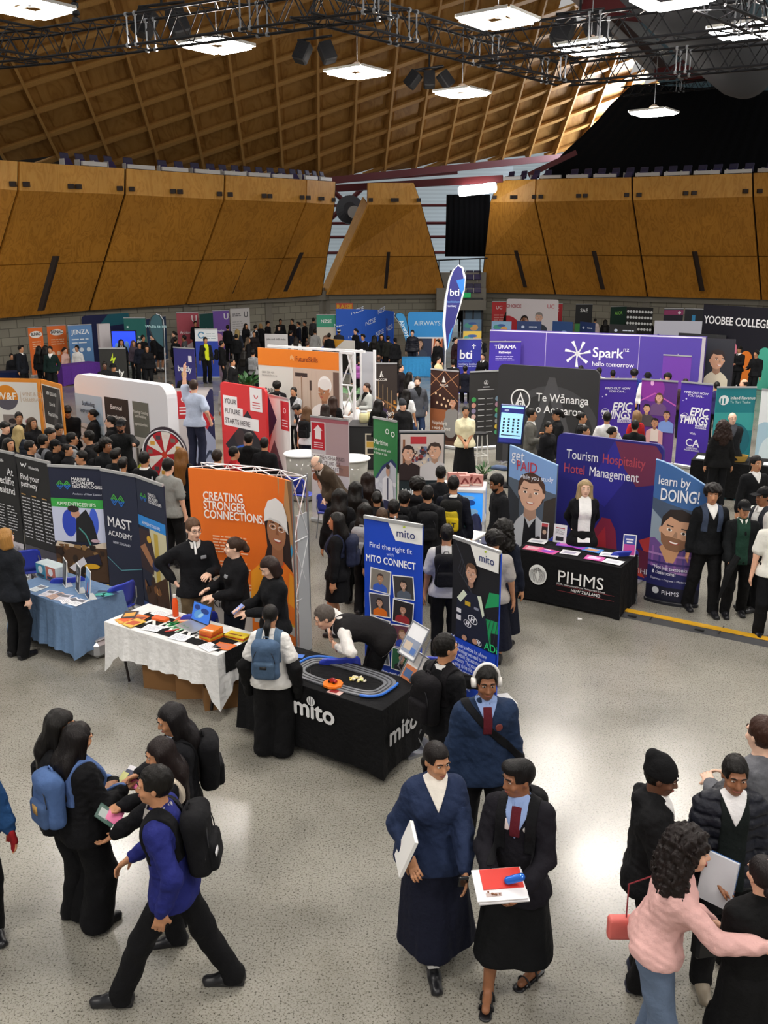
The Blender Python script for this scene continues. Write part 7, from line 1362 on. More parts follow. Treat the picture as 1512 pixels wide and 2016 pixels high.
# spark wall etc.
def star(P, cx, cz, r, c): return [(c, [[(cx+r*.08*math.cos(a+1.57), cz+r*.08*math.sin(a+1.57)), (cx+r*math.cos(a-.12), cz+r*math.sin(a-.12)), (cx+r*math.cos(a+.12), cz+r*math.sin(a+.12)), (cx-r*.08*math.cos(a+1.57), cz-r*.08*math.sin(a+1.57))] for a in [math.radians(12+51.4*i) for i in range(7)]])]
P = R_('very long purple exhibition wall with a white star burst', (965, 649), (1390, 664), 2.5, '4a3796', lambda P: star(P, P.w*.435, P.h*.74, .42, 'f4f4f6')+[('cfc8e0', rect(P.w*.28, .05, P.w*.282, P.h)), ('cfc8e0', rect(P.w*.715, .05, P.w*.717, P.h)), ('d8d2e8', rect(0, P.h*.985, P.w, P.h)), ('b0aab0', rect(P.w*.985, 0, P.w, P.h))], [('Spark', .505, .71, .42, 'f4f4f6', dict(align='LEFT', bold=.02)), ('nz', .645, .79, .2, 'f4f4f6', dict(align='LEFT', bold=.01)), ('hello tomorrow', .505, .6, .2, 'f4f4f6', dict(align='LEFT', bold=.012))], kind=None, cat='display', name='display_wall', t=.3)
p = at(1389, 668, 2.4); mb = MB(); mb.box((.42, 0, 1.2), (.42, .02, 1.2)); o = mb.build('portrait_panel', mat('23202a', .5), None, False, (p[0]+.16, p[1]+.35, .003), -.5); tag(o, 'dark panel with a laughing woman at the end of the long purple wall', 'display'); art(o, [('20222a', rect(.02, .02, .82, 2.38))]+portrait(.36, 1.75, .55, 'c9987a', '2a1c1a', 'd6ccb4', 'short', turn=.4, shw=.7), 'printed_picture', -.024, box=(.02, .02, .82, 2.38))
R_('plain magenta-purple blank banner in front of the long purple wall', (1306, 699), (1362, 702), 2.06, '66329a'); R_('purple roll-up pathways banner at the left end of the long purple wall', (964, 673), (1026, 673), 2.16, '38249a', lambda P: [textlines(P.w*.2, P.h*.78, P.w*.6, 3, .06, .018, 'd0c8f0', .1)], [('TŪRAMA', .5, .9, .17, 'f4f2fa', dict(bold=.03)), ('Pathways', .5, .83, .11, 'f0eefa', dict(bold=.03))])
R_('royal blue roll-up banner with three large white letters', (901, 668), (948, 668), 2.0, '2b2f98', lambda P: [('eef0fa', line([(P.w*.68, P.h*.92), (P.w*.68, P.h*.83)], .03)+line([(P.w*.6, P.h*.89), (P.w*.77, P.h*.89)], .03)), textlines(P.w*.06, P.h*.52, P.w*.8, 1, .06, .03, 'd0d4f4', .05)], [('bti', .36, .66, .45, 'f4f4fa', dict(bold=.02)), ('bethlehem', .06, .6, .11, '4a7ad8', dict(align='LEFT')), ('tertiary institute', .06, .55, .11, 'dfe4fa', dict(align='LEFT'))])
def feather(label, D, pts, col, edge, layers, base, txt):
    P3 = [atD(x, y, D) for x, y in pts]; o0 = P3[0].copy(); o0[2] = 0; d = atD(pts[0][0]+50, pts[0][1], D)-atD(pts[0][0]-50, pts[0][1], D); rz = math.atan2(d[1], d[0]); R = rotz(-rz)
    L2 = [R @ (p-o0) for p in P3]; mb = MB(); mb.prism([(p[0], 0, p[2]) for p in L2], (0, 0, 0), (0, .015, 0)); o = mb.build('feather_flag', mat(edge, .5), None, False, o0, rz); tag(o, label, 'flag'); cx = np.mean([p[0] for p in L2]); cz = np.mean([p[2] for p in L2])
    art(o, [(col, [(cx+(p[0]-cx)*.8, cz+(p[2]-cz)*.965) for p in L2])]+[(c, [((R @ (atD(x, y, D)-o0))[0], (R @ (atD(x, y, D)-o0))[2]) for x, y in q]) for c, q in layers], 'printed_cloth', -.004)
    m = MB(); e = R @ (atD(*base, D)-o0); m.path([(e[0], .03, .02), *[(p[0], .03, p[2]) for p in L2[:5]]], .025, 6); m.build('pole', mat('c9ccd0', .4), o); m = MB(); m.box((e[0], .03, .015), (.25, .25, .015)); m.build('base', BLKMETAL, o)
    for s, x, y, sz, c, rl in txt: p = R @ (atD(x, y, D)-o0); lettering(o, s, p[0], p[2], sz, c, -.012, 'CENTER', .015, roll=rl)
    return o
feather('tall navy feather flag with a white edge rising above the crowd', 32, [(877, 692), (872, 640), (876, 590), (884, 550), (893, 530), (903, 521), (912, 526), (917, 545), (915, 572), (906, 605), (895, 640), (886, 672)], '282a78', 'eceef4', [('2f7fd8', [(898, 552), (909, 580), (914, 568), (915, 548)]), ('3f9fe0', [(881, 690), (884, 660), (893, 640), (885, 675)])], (875, 760), [('bti', 895, 582, .33, 'f4f4fa', 0), ('bethlehem', 893, 596, .1, '6a9ad8', 0), ('tertiary', 890, 604, .1, 'e0e4f4', 0)])
feather('small sky-blue feather flag between the two blue walls', 40, [(803, 682), (795, 655), (786, 635), (776, 622), (778, 617), (786, 615), (795, 618), (801, 628), (805, 645), (806, 665)], '2f8fc8', '1a2a3a', [], (804, 720), [('Airways', 794, 650, .26, 'dff0fa', -1.1)])
feather('dark teal feather flag by the teal banners', 37, [(324, 685), (323, 650), (321, 630), (315, 621), (307, 618), (298, 623), (293, 634), (293, 650), (300, 664), (312, 676)], '22505a', '10222a', [], (324, 715), [('Whāia te ara', 307, 645, .15, 'b0d8dc', 0)])
# epic / accountants, inland revenue
for tl, tr, l in (((1181, 746), (1254, 747), 'purple epic-slogan banner beside the charcoal wall'), ((1342, 752), (1404, 758), 'purple epic-slogan banner right of the group portrait')):
    R_(l, tl, tr, 2.0, '41249c', lambda P: [('f4f2fa', ring(P.w*.2, P.h*.6, .09, .1, 18)), bg_rect(P, 'e9e6f6', .55, .485, .92, .525), ('e9e6f6', [ell(P.w*.1, P.h*.79, .012, .012), ell(P.w*.2, P.h*.815, .02, .02)])], [('FIND OUT HOW\nYOU CAN...', .5, .88, .07, 'f0eefa', dict(bold=.025, sx=1.1)), ('EPIC', .64, .63, .27, 'f8f8fc', dict(bold=.035, shear=.2, sx=.85)), ('THINGS', .48, .53, .27, 'f8f8fc', dict(bold=.035, shear=.2, sx=.72)), ('MAKE', .2, .59, .07, 'f0eefa', dict(bold=.02)), ('HAPPEN', .735, .49, .08, '41249c', dict(bold=.02)), ('With', .5, .41, .07, 'f0eefa', B), ('CA', .52, .27, .25, 'f4f2fa', dict(bold=.01)), ('CHARTERED\nACCOUNTANTS', .52, .24, .05, 'f4f2fa', B)])
R_('violet banner with a printed group of five young people', (1264, 747), (1335, 752), 2.0, '5a2a86', lambda P: [('8a2f9a', ell(P.w*.3, P.h*.9, .3, .3)), ('c05ab0', line([(0, P.h*.75), (P.w*.4, P.h*.85), (P.w, P.h*.72)], .03)), ('e8b0e0', ell(P.w*.3, P.h*.97, .04, .07))]+pt(P, .52, .8, .2, 'd8a88c', '5a3a26', '6a4a7a', 'long', smile=0)+pt(P, .2, .66, .2, 'd8a880', '1c1614', '4a4044', 'short', smile=0)+pt(P, .77, .6, .19, 'c4906e', '2a1a16', '7a98d8', 'bun', smile=0)+pt(P, .46, .5, .21, 'b98464', '1d1512', 'e0d0c8', 'short', smile=0)+[('d8a0a0', [(P.w*.18, .05), (P.w*.24, P.h*.4), (P.w*.36, P.h*.42), (P.w*.34, .05)]), ('d8a0a0', [(P.w*.74, .05), (P.w*.7, P.h*.4), (P.w*.58, P.h*.42), (P.w*.6, .05)])])
R_('teal tax-office banner behind the man in glasses', (1412, 763), (1490, 763), 2.0, '14808a', lambda P: [bg_rect(P, '3aa6a4', 0, .52, 1, .72), ('0f6a78', ell(P.w*.5, P.h*.4, .4, .42)), ('f2f6f6', ell(P.w*.2, P.h*.86, .11, .11)), ('14808a', [rect(P.w*.12, P.h*.82, P.w*.16, P.h*.88), rect(P.w*.2, P.h*.82, P.w*.24, P.h*.88)])], [('Inland Revenue', .36, .87, .1, 'f2f6f6', dict(align='LEFT', bold=.018, sx=.9)), ('Te Tari Taake', .36, .825, .08, 'c8e8e6', dict(align='LEFT', bold=.01))])
R_('white and pale blue banner cut by the right edge', (1500, 767), (1580, 772), 2.0, 'e4e8ea', lambda P: [('a9c8d8', ell(P.w*.2, P.h*.4, .3, .5)), ('d4e4ea', ell(P.w*.4, P.h*.3, .25, .4))]); R_('grey-blue banner with faces at the right edge', (1484, 653), (1570, 655), 2.0, '6a7396', lambda P: [bg_rect(P, 'b0a4a4', 0, .72, 1, 1), ('d4a890', [ell(P.w*.12, P.h*.88, .06, .09), ell(P.w*.3, P.h*.86, .06, .09)]), ('b9c0d4', ell(P.w*.4, P.h*.62, .2, .2))])
TC = table((1362, 905), (1540, 922), .8, .76, 'folding table under the black cloth before the tax-office banner', '18181a', 'black cloth over the table before the tax-office banner', drop=.72, dropb=.5, flare=.03, seed=4)
mb = MB(); mb.lathe((0, 0, 0), [(.001, 0), (.15, 0), (.2, .12), (.19, .12), (.14, .02), (.001, .02)], 16); mb.v = [(x*1.1, y*.8, z) for x, y, z in mb.v]; p = at(1462, 913, .78); o = mb.build('basket', mat('c9a24a', .8), None, False, (p[0], p[1]+.3, .77)); tag(o, 'woven straw basket on the black table at the right', 'basket'); sheet(TC, .35, .3, .6, .35, 'd8e4e4', 'pale papers spread at the left end of the black table', 0); sheet(TC, 1.7, .3, .7, .3, 'f0f0ee', 'white papers right of the straw basket', 4)
# ---------------------------------------------------------------- far row along the block wall
R_('narrow orange banner, the farthest left', (55, 646), (83, 644), 2.0, 'e8702a', lambda P: [('f4f0ea', ell(P.w*.5, P.h*.86, .3, .14)), textlines(P.w*.2, P.h*.7, P.w*.6, 4, .09, .035, 'f6c8a0', .1)], [('BUNAC', .5, .84, .17, '2a2422', dict(bold=.04, sx=.8))]); R_('wider orange banner left of the pale blue one', (92, 642), (129, 640), 2.0, 'e8702a', lambda P: [('f4f0ea', ell(P.w*.5, P.h*.86, .3, .13)), textlines(P.w*.15, P.h*.7, P.w*.7, 3, .09, .035, 'f6c8a0', .1), ('f6d0b0', [ell(P.w*u, P.h*.42, .09, .09) for u in (.2, .5, .8)])], [('BUNAC', .5, .84, .19, '2a2422', dict(bold=.04, sx=.85))]); R_('pale blue travel banner behind the purple table', (133, 641), (180, 639), 2.05, '5f8cc0', lambda P: [('e4eef6', [ell(P.w*u, P.h*.5, .09, .09) for u in (.2, .5, .8)]), textlines(P.w*.12, P.h*.7, P.w*.7, 2, .14, .05, 'e4eef6', .05)], [('JENZA', .5, .82, .26, 'f2f6fa', dict(bold=.03))])
R_('big navy and teal wall at the far left', (160, 622), (253, 616), 2.3, '151c48', lambda P: [poly(P, '145a68', [(.3, .75), (1, .8), (1, 1), (.55, 1)])], kind=None, cat='display', name='display_wall', corner=.2)
mb = MB(); p = at(217, 650, 2.0); mb.box((.5, 0, 1.5), (.5, .04, .48)).box((.5, .1, .5), (.05, .05, .5)).box((.5, .1, .02), (.3, .3, .02)); o = mb.build('video_screen', mat('101014', .3), None, False, (p[0], p[1]+.1, 0)); tag(o, 'glowing blue video screen at the far left', 'screen'); mb = MB(); mb.box((.5, -.042, 1.5), (.47, .002, .45)); s = mb.build('picture', mat('2a48e0', .2, 0, 'plain', 1.0), o); art(o, [('7ab0f4', [ell(.2, 1.3, .08, .2), ell(.6, 1.35, .1, .22), ell(.85, 1.3, .07, .18)])], 'screen_shapes', -.047)
R_('tall pale side panel left of the blue video screen', (194, 638), (216, 637), 2.2, 'c9c2c4', kind=None, cat='display', name='display_wall', t=.2); R_('green-teal gradient banner with white Maori words', (243, 626), (286, 626), 2.2, '1c6a64', lambda P: [poly(P, '16484e', [(0, 0), (1, 0), (1, .5), (0, .75)]), ('d8ecec', rect(P.w*.12, P.h*.8, P.w*.2, P.h*.84))], [('Whāia te\nara kaiako', .08, .6, .2, 'eaf4f4', dict(align='LEFT', bold=.02, sx=.85))]); R_('dark teal banner behind the dark teal feather flag', (288, 628), (326, 622), 2.1, '1d3a5c', lambda P: [textlines(P.w*.1, P.h*.6, P.w*.5, 3, .12, .05, 'b9d4d8', .1)])
def uni(P, c='f2f2f2', u=.8, v=.84, s=.16): return [(c, ring(P.w*u, P.h*v, s*.5, s*.8, 14, 180, 360)), (c, [rect(P.w*u-s*.8, P.h*v, P.w*u-s*.5, P.h*v+s*1.2), rect(P.w*u+s*.5, P.h*v, P.w*u+s*.8, P.h*v+s*1.2)])]
R_('rose-red faculty banner at the block wall', (347, 616), (390, 615), 2.1, 'b04a58', lambda P: [poly(P, 'e4d0d4', [(0, .1), (1, .4), (1, 0), (0, 0)])]+uni(P), [('Architecture', .12, .5, .2, 'f2e8ea', dict(align='LEFT', bold=.02, sx=.8))]); R_('dark green faculty banner with a large white mark', (393, 618), (419, 616), 2.1, '174a48', lambda P: uni(P, 'eef4f2', .55, .42, .26)); R_('violet faculty banner at the block wall', (418, 612), (451, 611), 2.1, '7450a8', lambda P: [('e8a0b8', ell(P.w*.3, P.h*.3, .25, .3))]+uni(P), [('Creative', .12, .48, .18, 'f0eafa', dict(align='LEFT', bold=.02, sx=.8))]); R_('white faculty banner at the block wall', (453, 608), (491, 606), 2.1, 'e0dede', lambda P: uni(P, '3a3a3e', .8, .82)+[textlines(P.w*.1, P.h*.85, P.w*.5, 2, .1, .04, '6a6a6e'), textlines(P.w*.1, P.h*.65, P.w*.6, 6, .12, .03, 'a8a8aa')])
R_('black seed-company banner with a lime lightning bolt', (194, 686), (247, 686), 1.9, '262624', lambda P: [('c4dc28', [(P.w*.52, P.h*.93), (P.w*.4, P.h*.78), (P.w*.5, P.h*.8), (P.w*.46, P.h*.68), (P.w*.62, P.h*.85), (P.w*.51, P.h*.83)])], [('buzzly\nbuzzly', .5, .54, .27, 'f2f2ee', dict(bold=.04, lead=.85))]); R_('navy and lilac banner below the reaching arm', (341, 684), (382, 687), 1.95, '322f78', lambda P: [poly(P, '7a6ab8', [(0, .3), (.5, .15), (1, .4), (1, .28), (.5, .0), (0, .18)]), bg_rect(P, 'e8e6f0', 0, 0, 1, .14), bg_rect(P, 'e8e6f0', .7, .78, .86, .88)], [('buzzly', .5, .62, .25, 'f2f2f4', dict(bold=.04))])
R_('white over blue banner with a curled logo', (383, 648), (428, 648), 2.0, '2742a8', lambda P: [bg_rect(P, 'e4e8ea', 0, .76, 1, 1), ('4a8ab0', ring(P.w*.28, P.h*.88, .09, .14, 20, 30, 330)), textlines(P.w*.5, P.h*.9, P.w*.4, 3, .09, .03, '8aa0a8')])
for tl, tr, h, l, c, tx in (((521, 657), (566, 658), 1.5, 'white jobs sign standing among the crowd', 'e9e6e6', 'jobs and skills hubs'), ((647, 667), (698, 671), 1.4, 'orange, black and white counter front near the blue logo wall', 'e8e4de', 'MIGHTYDUCK')): R_(l, tl, tr, h, c, lambda P: [poly(P, 'd89a30', [(0, .55), (0, 1), (.62, 1)]), poly(P, '1c1a18', [(0, .5), (.45, .72), (.8, .5), (.8, 0), (0, 0)])] if 'orange' in l else [], [(tx, .5, .82, .12, '4a4648', dict(bold=.01))] if 'jobs' in l else (), kind=None, cat='sign', name='counter_sign')
R_('green banner with a young woman in a blue jacket', (623, 620), (661, 620), 2.1, 'd8d0c0', lambda P: [bg_rect(P, '3a9a78', 0, .72, 1, 1)]+pt(P, .5, .42, .42, 'c8946e', '6a4a36', '2f52c8', 'long'), [('NZSE', .5, .82, .22, 'f2f6f4', dict(bold=.03))])
P = R_('curved royal-blue wall patterned with white logos', (661, 608), (775, 613), 2.4, '2a62d0', lambda P: [bg_rect(P, '3a4a9a', .79, .0, .84, .85)], kind=None, cat='display', name='fabric_wall', warp=lambda u: .6*math.sin(math.pi*u))
for i, (u, v) in enumerate(((.28, .93), (.7, .96), (.06, .66), (.48, .72), (.24, .46), (.66, .52), (.44, .26), (.9, .64), (.62, .2), (.86, .3))): T(P, 'NZSE', u, v, .28, 'dfe8fa', shear=.3, roll=.35, bold=.012)
R_('bright blue wall above a strip of photographs', (803, 614), (880, 614), 2.4, '2f96e0', lambda P: [bg_rect(P, '2a3450', 0, 0, 1, .52), bg_rect(P, 'd8e4ee', 0, .5, 1, .53), ('c86a3a', rect(P.w*.62, .05, P.w*.9, P.h*.5)), ('f0d8c8', [[(P.w*.62, P.h*.1), (P.w*(.64+.1*i), P.h*.5), (P.w*(.68+.1*i), P.h*.5)] for i in range(3)])]+[(c, q) for c, q in pt(P, .3, .4, .4, 'c89c80', '2a1c16', '3a4458', 'long')], [('AIRWAYS', .5, .75, .28, 'c8e4f6', dict(bold=.02))], kind=None, cat='display', name='display_wall', corner=.15)
p = atD(678, 604, 53); mb = MB(); mb.box((0, 0, 0), (.48, .03, .2)); o = mb.build('wall_sign', mat('d8502a', .5), None, False, p); tag(o, 'orange sign with a yellow shout word on the block wall', 'sign'); lettering(o, 'RAISE', 0, -.13, .36, 'e8b428', -.035, bold=.04)
TJ = table((122, 722), (197, 713), .7, .76, 'folding table under the purple cloth far left', '5f3490', 'purple cloth over the table before the pale blue banner', drop=.72, dropb=.4, flare=.02, seed=6); TA = table((792, 706), (848, 706), .8, .76, 'folding table under the sky-blue cloth', '3f9ad8', 'sky-blue cloth over the table before the bright blue wall', drop=.74, dropb=.4, flare=.03, seed=8); TL = table((-20, 735), (36, 733), .7, .76, 'folding table with a navy cloth at the far left edge', '1a2348', 'navy cloth on the far left table', drop=.6, flare=.02)
R_('wide pale wall with a man and a woman printed beside a red curve', (998, 588), (1100, 590), 2.6, 'e2dadc', lambda P: [('c02a34', ell(P.w*.02, P.h*.25, P.w*.3, P.h*.4))]+pt(P, .36, .55, .5, 'd0a088', '2a1a18', '4a2a30', 'long')+pt(P, .64, .62, .52, 'd8a890', '8a8480', '3a3f4a', 'short'), [('CHOICE', .14, .82, .24, 'a83a44', dict(bold=.03)), ('UC', .86, .82, .3, 'c8404a')], kind=None, cat='display', name='display_wall', corner=.12)
for tl, tr, c, l, tx, tcol in (((969, 594), (997, 594), 'cc2c30', 'red banner left of the pale wall', 'UC', 'f4e0e0'), ((1081, 598), (1108, 598), 'b81c28', 'red banner right of the pale wall', 'UC', 'f4e0e0'), ((1134, 599), (1167, 599), '17181a', 'black banner over a green band', 'SAE', 'f0f0f0'), ((1203, 604), (1234, 603), '16382e', 'dark green game banner', 'AKA', '8ad060'), ((1308, 608), (1346, 608), '1e1a2a', 'dark banner with a pink top strip', 'GET', 'f2f2f4'), ((1349, 608), (1386, 609), '1c1e24', 'near-black banner with a small blue square', ' ', 'f0f0f0')):
    R_(l+' along the right far wall', tl, tr, 2.2, c, lambda P: ([textlines(P.w*.15, P.h*.62, P.w*.7, 6, .15, .07, 'e89a90', .1)] if 'left of' in l else [bg_rect(P, '4aa050', 0, 0, 1, .5)] if 'SAE' == tx else [bg_rect(P, '9a3a6a', 0, .86, 1, .97), ('f0e8f0', [ell(P.w*.8, P.h*.91, .08, .08)])] if tx == 'GET' else [bg_rect(P, '3a9ad0', .4, .7, .58, .86), textlines(P.w*.25, P.h*.6, P.w*.5, 2, .12, .04, 'b0b4bc')] if tx == ' ' else []), [(tx, .5, .8 if tx != 'GET' else .45, .28, tcol, B)]+([('Type me\nEKA', .5, .45, .2, 'e0e8e4', dict(shear=.2, bold=.01))] if tx == 'AKA' else []))
R_('black wall dotted with rows of white logos', (1234, 604), (1286, 606), 2.3, '1a1b1c', lambda P: [('dfe2e2', [ell(P.w*(.07+.11*i), P.h*(.9-.13*j), .07, .07, 10) for i in range(9) for j in range(6)])], kind=None, cat='display', name='display_wall')
R_('broad black college wall with coloured arches', (1386, 599), (1585, 611), 3.0, '121320', lambda P: [(c, ell(P.w*u, P.h*v, r, r)) for u, v, r, c in ((.05, .42, .3, 'a878c8'), (.18, .36, .28, '3a98d0'), (.33, .46, .34, 'd87a90'), (.5, .36, .3, 'e07a28'), (.68, .42, .32, '4ab098'))]+[(c, rect(P.w*u-r, 0, P.w*u+r, P.h*v)) for u, v, r, c in ((.05, .42, .3, 'a878c8'), (.18, .36, .28, '3a98d0'), (.33, .46, .34, 'd87a90'), (.5, .36, .3, 'e07a28'), (.68, .42, .32, '4ab098'))]+[('8a3a50', rect(P.w*.31, P.h*.45, P.w*.345, P.h*.47)), ('e0a8b4', ell(P.w*.33, P.h*.2, .2, .3))], [('YOOBEE COLLEGES LTD.', .02, .76, .42, 'f2f2f4', dict(align='LEFT', bold=.025, sx=.95)), ('Elite', .33, .42, .16, '7a2a44')], kind=None, cat='display', name='display_wall')
R_('long white airline counter front with violet mountains', (1289, 631), (1409, 633), 1.7, 'dcdcea', lambda P: [poly(P, '6a6ac8', [(0, 0), (0, .5), (.08, .62), (.18, .4), (.3, .2), (.34, 0)]), poly(P, 'b4b4e0', [(.14, 0), (.3, .4), (.42, .2), (.6, .3), (.7, 0)])], [('AIR NEW ZEALAND', .72, .5, .2, '4a4a58')], kind=None, cat='display', name='counter_sign'); R_('black airline panel behind the end of the long purple wall', (1336, 655), (1430, 660), 1.9, '1b1c20', None, [('AIR NEW ZEALAND', .66, .83, .12, 'dcdce0', B)], kind=None, cat='display', name='counter_sign')
for (tl, tr), l, c in ((((968, 632), (1007, 633)), 'map-patterned board showing over the long purple wall', '8ab0d0'), (((1018, 632), (1066, 633)), 'navy board with a small crest over the long purple wall', '243a6a'), (((1088, 632), (1128, 634)), 'navy board with a pale arc over the long purple wall', '2a4a80'), (((1142, 633), (1172, 636)), 'short navy board over the long purple wall', '243a6a'), (((1200, 638), (1254, 640)), 'black rounded board over the long purple wall', '141518'), (((912, 629), (948, 629)), 'board with a harbour picture beside the far doorway', '5a7a9a'), (((912, 652), (948, 652)), 'yellow and blue board below the harbour picture', 'd8b84a')): R_(l, tl, tr, 1.9, c, (lambda P: [('d8a05a', ell(P.w*.6, P.h*.8, .2, .15)), ('4a9a8a', ell(P.w*.3, P.h*.85, .2, .12)), ('3a5a9a', ell(P.w*.5, P.h*.9, .2, .06))]) if 'map' in l or 'harbour' in l else (lambda P: [('9ac4ec', ring(P.w*.6, P.h*.6, .3, .34, 16, 0, 180))] if 'arc' in l else [('c9d4e8', ell(P.w*.25, P.h*.86, .08, .06)), textlines(P.w*.5, P.h*.85, P.w*.4, 1, .1, .05, 'd0d8e8')]), kind=None, cat='sign', name='info_board')
# plants
def plant(x, y, z, label, potcol, ph, pr, n, L, leafw, seed):
    p = at(x, y, z); r = empty('potted_plant', (p[0], p[1], 0), 0, label, 'plant'); mb = MB(); mb.lathe((0, 0, 0), [(.001, 0), (pr*.75, 0), (pr, ph), (pr*.92, ph), (pr*.85, ph-.05), (.001, ph-.05)], 20); mb.build('pot', mat(potcol, .5), r, True); q = random.Random(seed); mb = MB(); st = MB()
    for i in range(n):
        a = i*2.4+q.uniform(-.3, .3); t = q.uniform(.25, 1.1); d = np.array([math.cos(a)*math.sin(t), math.sin(a)*math.sin(t), math.cos(t)]); b = np.array([0, 0, ph-.04]); l = L*q.uniform(.7, 1.1); m = b+d*l*.5+(0, 0, l*.12); e = m+d*l*.5-(0, 0, l*.15); s = nrm(np.cross(d, (0, 0, 1)))*leafw; st.tube(b, m-d*l*.1, .008, n=5)
        c0 = m-d*l*.12; c1 = (m+e)/2+(0, 0, .03); mb.add([c0, m+s-(0, 0, .02), c1+s*.8-(0, 0, .02), e, c1-s*.8-(0, 0, .02), m-s-(0, 0, .02), m+(0, 0, .01), c1], [(0, 1, 6), (1, 2, 7, 6), (2, 3, 7), (7, 3, 4), (6, 7, 4, 5), (0, 6, 5)])
    mb.build('leaves', mat('2f5a2c', .45), r); st.build('stems', mat('4a6a34', .6), r); return r
plant(486, 716, 1.35, 'broad-leaved green plant in a pot behind the red fabric wall', 'b98a4a', .5, .28, 26, .75, .09, 1); plant(692, 790, 1.0, 'white tub with a single split-leaf plant beside the white truss', 'e4e2e0', .95, .42, 4, .8, .14, 2); plant(952, 917, .3, 'small green plant on the floor by the bar stool', '3a3a34', .12, .1, 14, .35, .03, 3)
# ================================================================ people
BK = dict(ha=(-.2, -.2, 1.0), hb=(.2, -.2, 1.0))
PRE = {
 's': dict(hair='short', top='jumper', tc='17181d'), 'sc': dict(hair='short', top='jumper', tc='15171e', collar='e8e6e2'), 'l': dict(fem=True, hair='long', top='jacket', tc='16161a'), 'll': dict(fem=True, hair='longb', top='hoodie', tc='131317'),
 'p': dict(fem=True, hair='pony', top='jumper', tc='191a20'), 'b': dict(fem=True, hair='bun', top='jacket', tc='17171b'), 'h': dict(hair='short', top='hoodie', tc='141418'), 'c': dict(hair='short', hat='cap', top='jacket', tc='141417'),
 'w': dict(hair='short', top='tshirt', tc='e0deda'), 'wl': dict(fem=True, hair='loose', hc='4a3222', top='tshirt', tc='d4d6dc'), 'g': dict(hair='short', top='shirt', tc='8f8e8c'), 'v': dict(hair='short', top='shirt', tc='2a2c26', vest='d6e02a'), 'f': dict(hair='fringe', top='jumper', tc='15161b'), 'a': dict(hair='afro', top='hoodie', tc='15161a'), 'n': dict(hair='quiff', top='blazer', tc='191b26', collar='e6e4e0')}
def crowd(rows, group=None, **base):
    for ln in rows.strip().split('\n'):
        a, lab = ln.split('|'); a = a.split(); x, y, H, rz = map(float, a[:4]); kw = dict(sk='m', fat=.93); kw.update(PRE[a[4]]); kw.update(base)
        for t in a[5:]:
            k, v = t.split('='); kw[k] = v if k in ('tc', 'bc', 'hc', 'sk', 'hair', 'hat', 'hatc', 'top', 'bot', 'collar', 'ha', 'hb', 'beard', 'vneck', 'vest', 'glasses', 'sock', 'pk', 'zipc', 'strapc') else float(v)
        pk = kw.pop('pk', None)
        if pk: kw['pack'] = dict(col=pk, label='backpack on the '+' '.join(lab.strip().split()[:11]).removesuffix(' by').removesuffix(' the'), s=.95)
        zz = H*(1.34/1.75 if kw.get('sit') else 1); p = at(x, y, zz); person(lab.strip(), p[:2], rz, group, H=H, **kw)
def P6(label, x, y, rz, H, **k): ft = k.pop('ft', None); p = at(*ft) if ft else at(x, y, H*k.pop('zk', 1.)); return person(label, p[:2], rz, H=H, **k)
def book(r, name, label, cat, c, R, half, col, extra=()):
    mb = MB(); c = np.array(c, float); mb.box(c, half, R); o = held(r, name, [(None, mb, mat(col, .45))], label, cat, c-(0, 0, .0))
    for nm, cc, hf, cl in extra: m = MB(); m.box(c+R @ np.array(cc), hf, R); m.v = [tuple((np.array(v)-c)*r.k) for v in m.v]; m.build(nm, mat(cl, .45), o)
    return o
def sash(r, col, sg=1, w=.02, a=.75):
    Tm, c0 = r.T, r.chest; X, Z = Tm[:, 0], Tm[:, 2]; n = nrm(X*math.cos(a)*sg+Z*math.sin(a)); r.patch('crossbody_strap', cloth(col), .008, [(n, n @ c0+w+.02), (-n, -(n @ c0)+w-.02)])
def badge(r, dx, dz, rad, col, name='badge'):
    Tm, c0 = r.T, r.chest; X, Y, Z = Tm[:, 0], Tm[:, 1], Tm[:, 2]; c = c0+X*dx+Z*dz; r.patch(name, mat(col, .4), .006, [(Y, Y @ c0-.02), (X, X @ c+rad), (-X, -(X @ c)+rad), (Z, Z @ c+rad), (-Z, -(Z @ c)+rad), (nrm(X+Z), nrm(X+Z) @ c+rad), (nrm(X-Z), nrm(X-Z) @ c+rad), (-nrm(X+Z), -(nrm(X+Z) @ c)+rad), (-nrm(X-Z), -(nrm(X-Z) @ c)+rad)], hh=.005)
# ---- trio walking toward us
r = P6('person in a navy pullover, maroon tie and big white headphones walking toward us', 968, 1327, 3, 1.8, ft=(945, 1708), sk='b', top='jacket', tc='1f2f4a', collar='8ea4d0', vneck='8ea4d0', tie='5a1a24', bc='15161c', feet=((-.1, .22, 0), (.1, -.12, 0)), fat=1.0, hpitch=4, drop=.02)
sash(r, '121318'); badge(r, .085, .03, .022, '7a3a34')
hb = MB(); hp = r.head_pt; hb.path([hp((.094*math.cos(t), .012, .02+.128*math.sin(t))) for t in np.linspace(0, math.pi, 17)], .0125, 8); o = held(r, 'headphones', [(None, hb, mat('ece8e2', .35))], 'white over-ear headphones worn by the man in the navy pullover', 'headphones', hp((0, 0, -.04)), None, True)
for sg in (-1, 1):
    m = MB(); m.tube(hp((sg*.08, .005, 0)), hp((sg*.112, .005, 0)), .042, .036, 18); b = MB(); b.v = [tuple((np.array(v)-hp((0, 0, -.04)))*r.k) for v in m.v]; b.f = m.f; b.build('ear_cup', mat('e4e0da', .35), o, True)
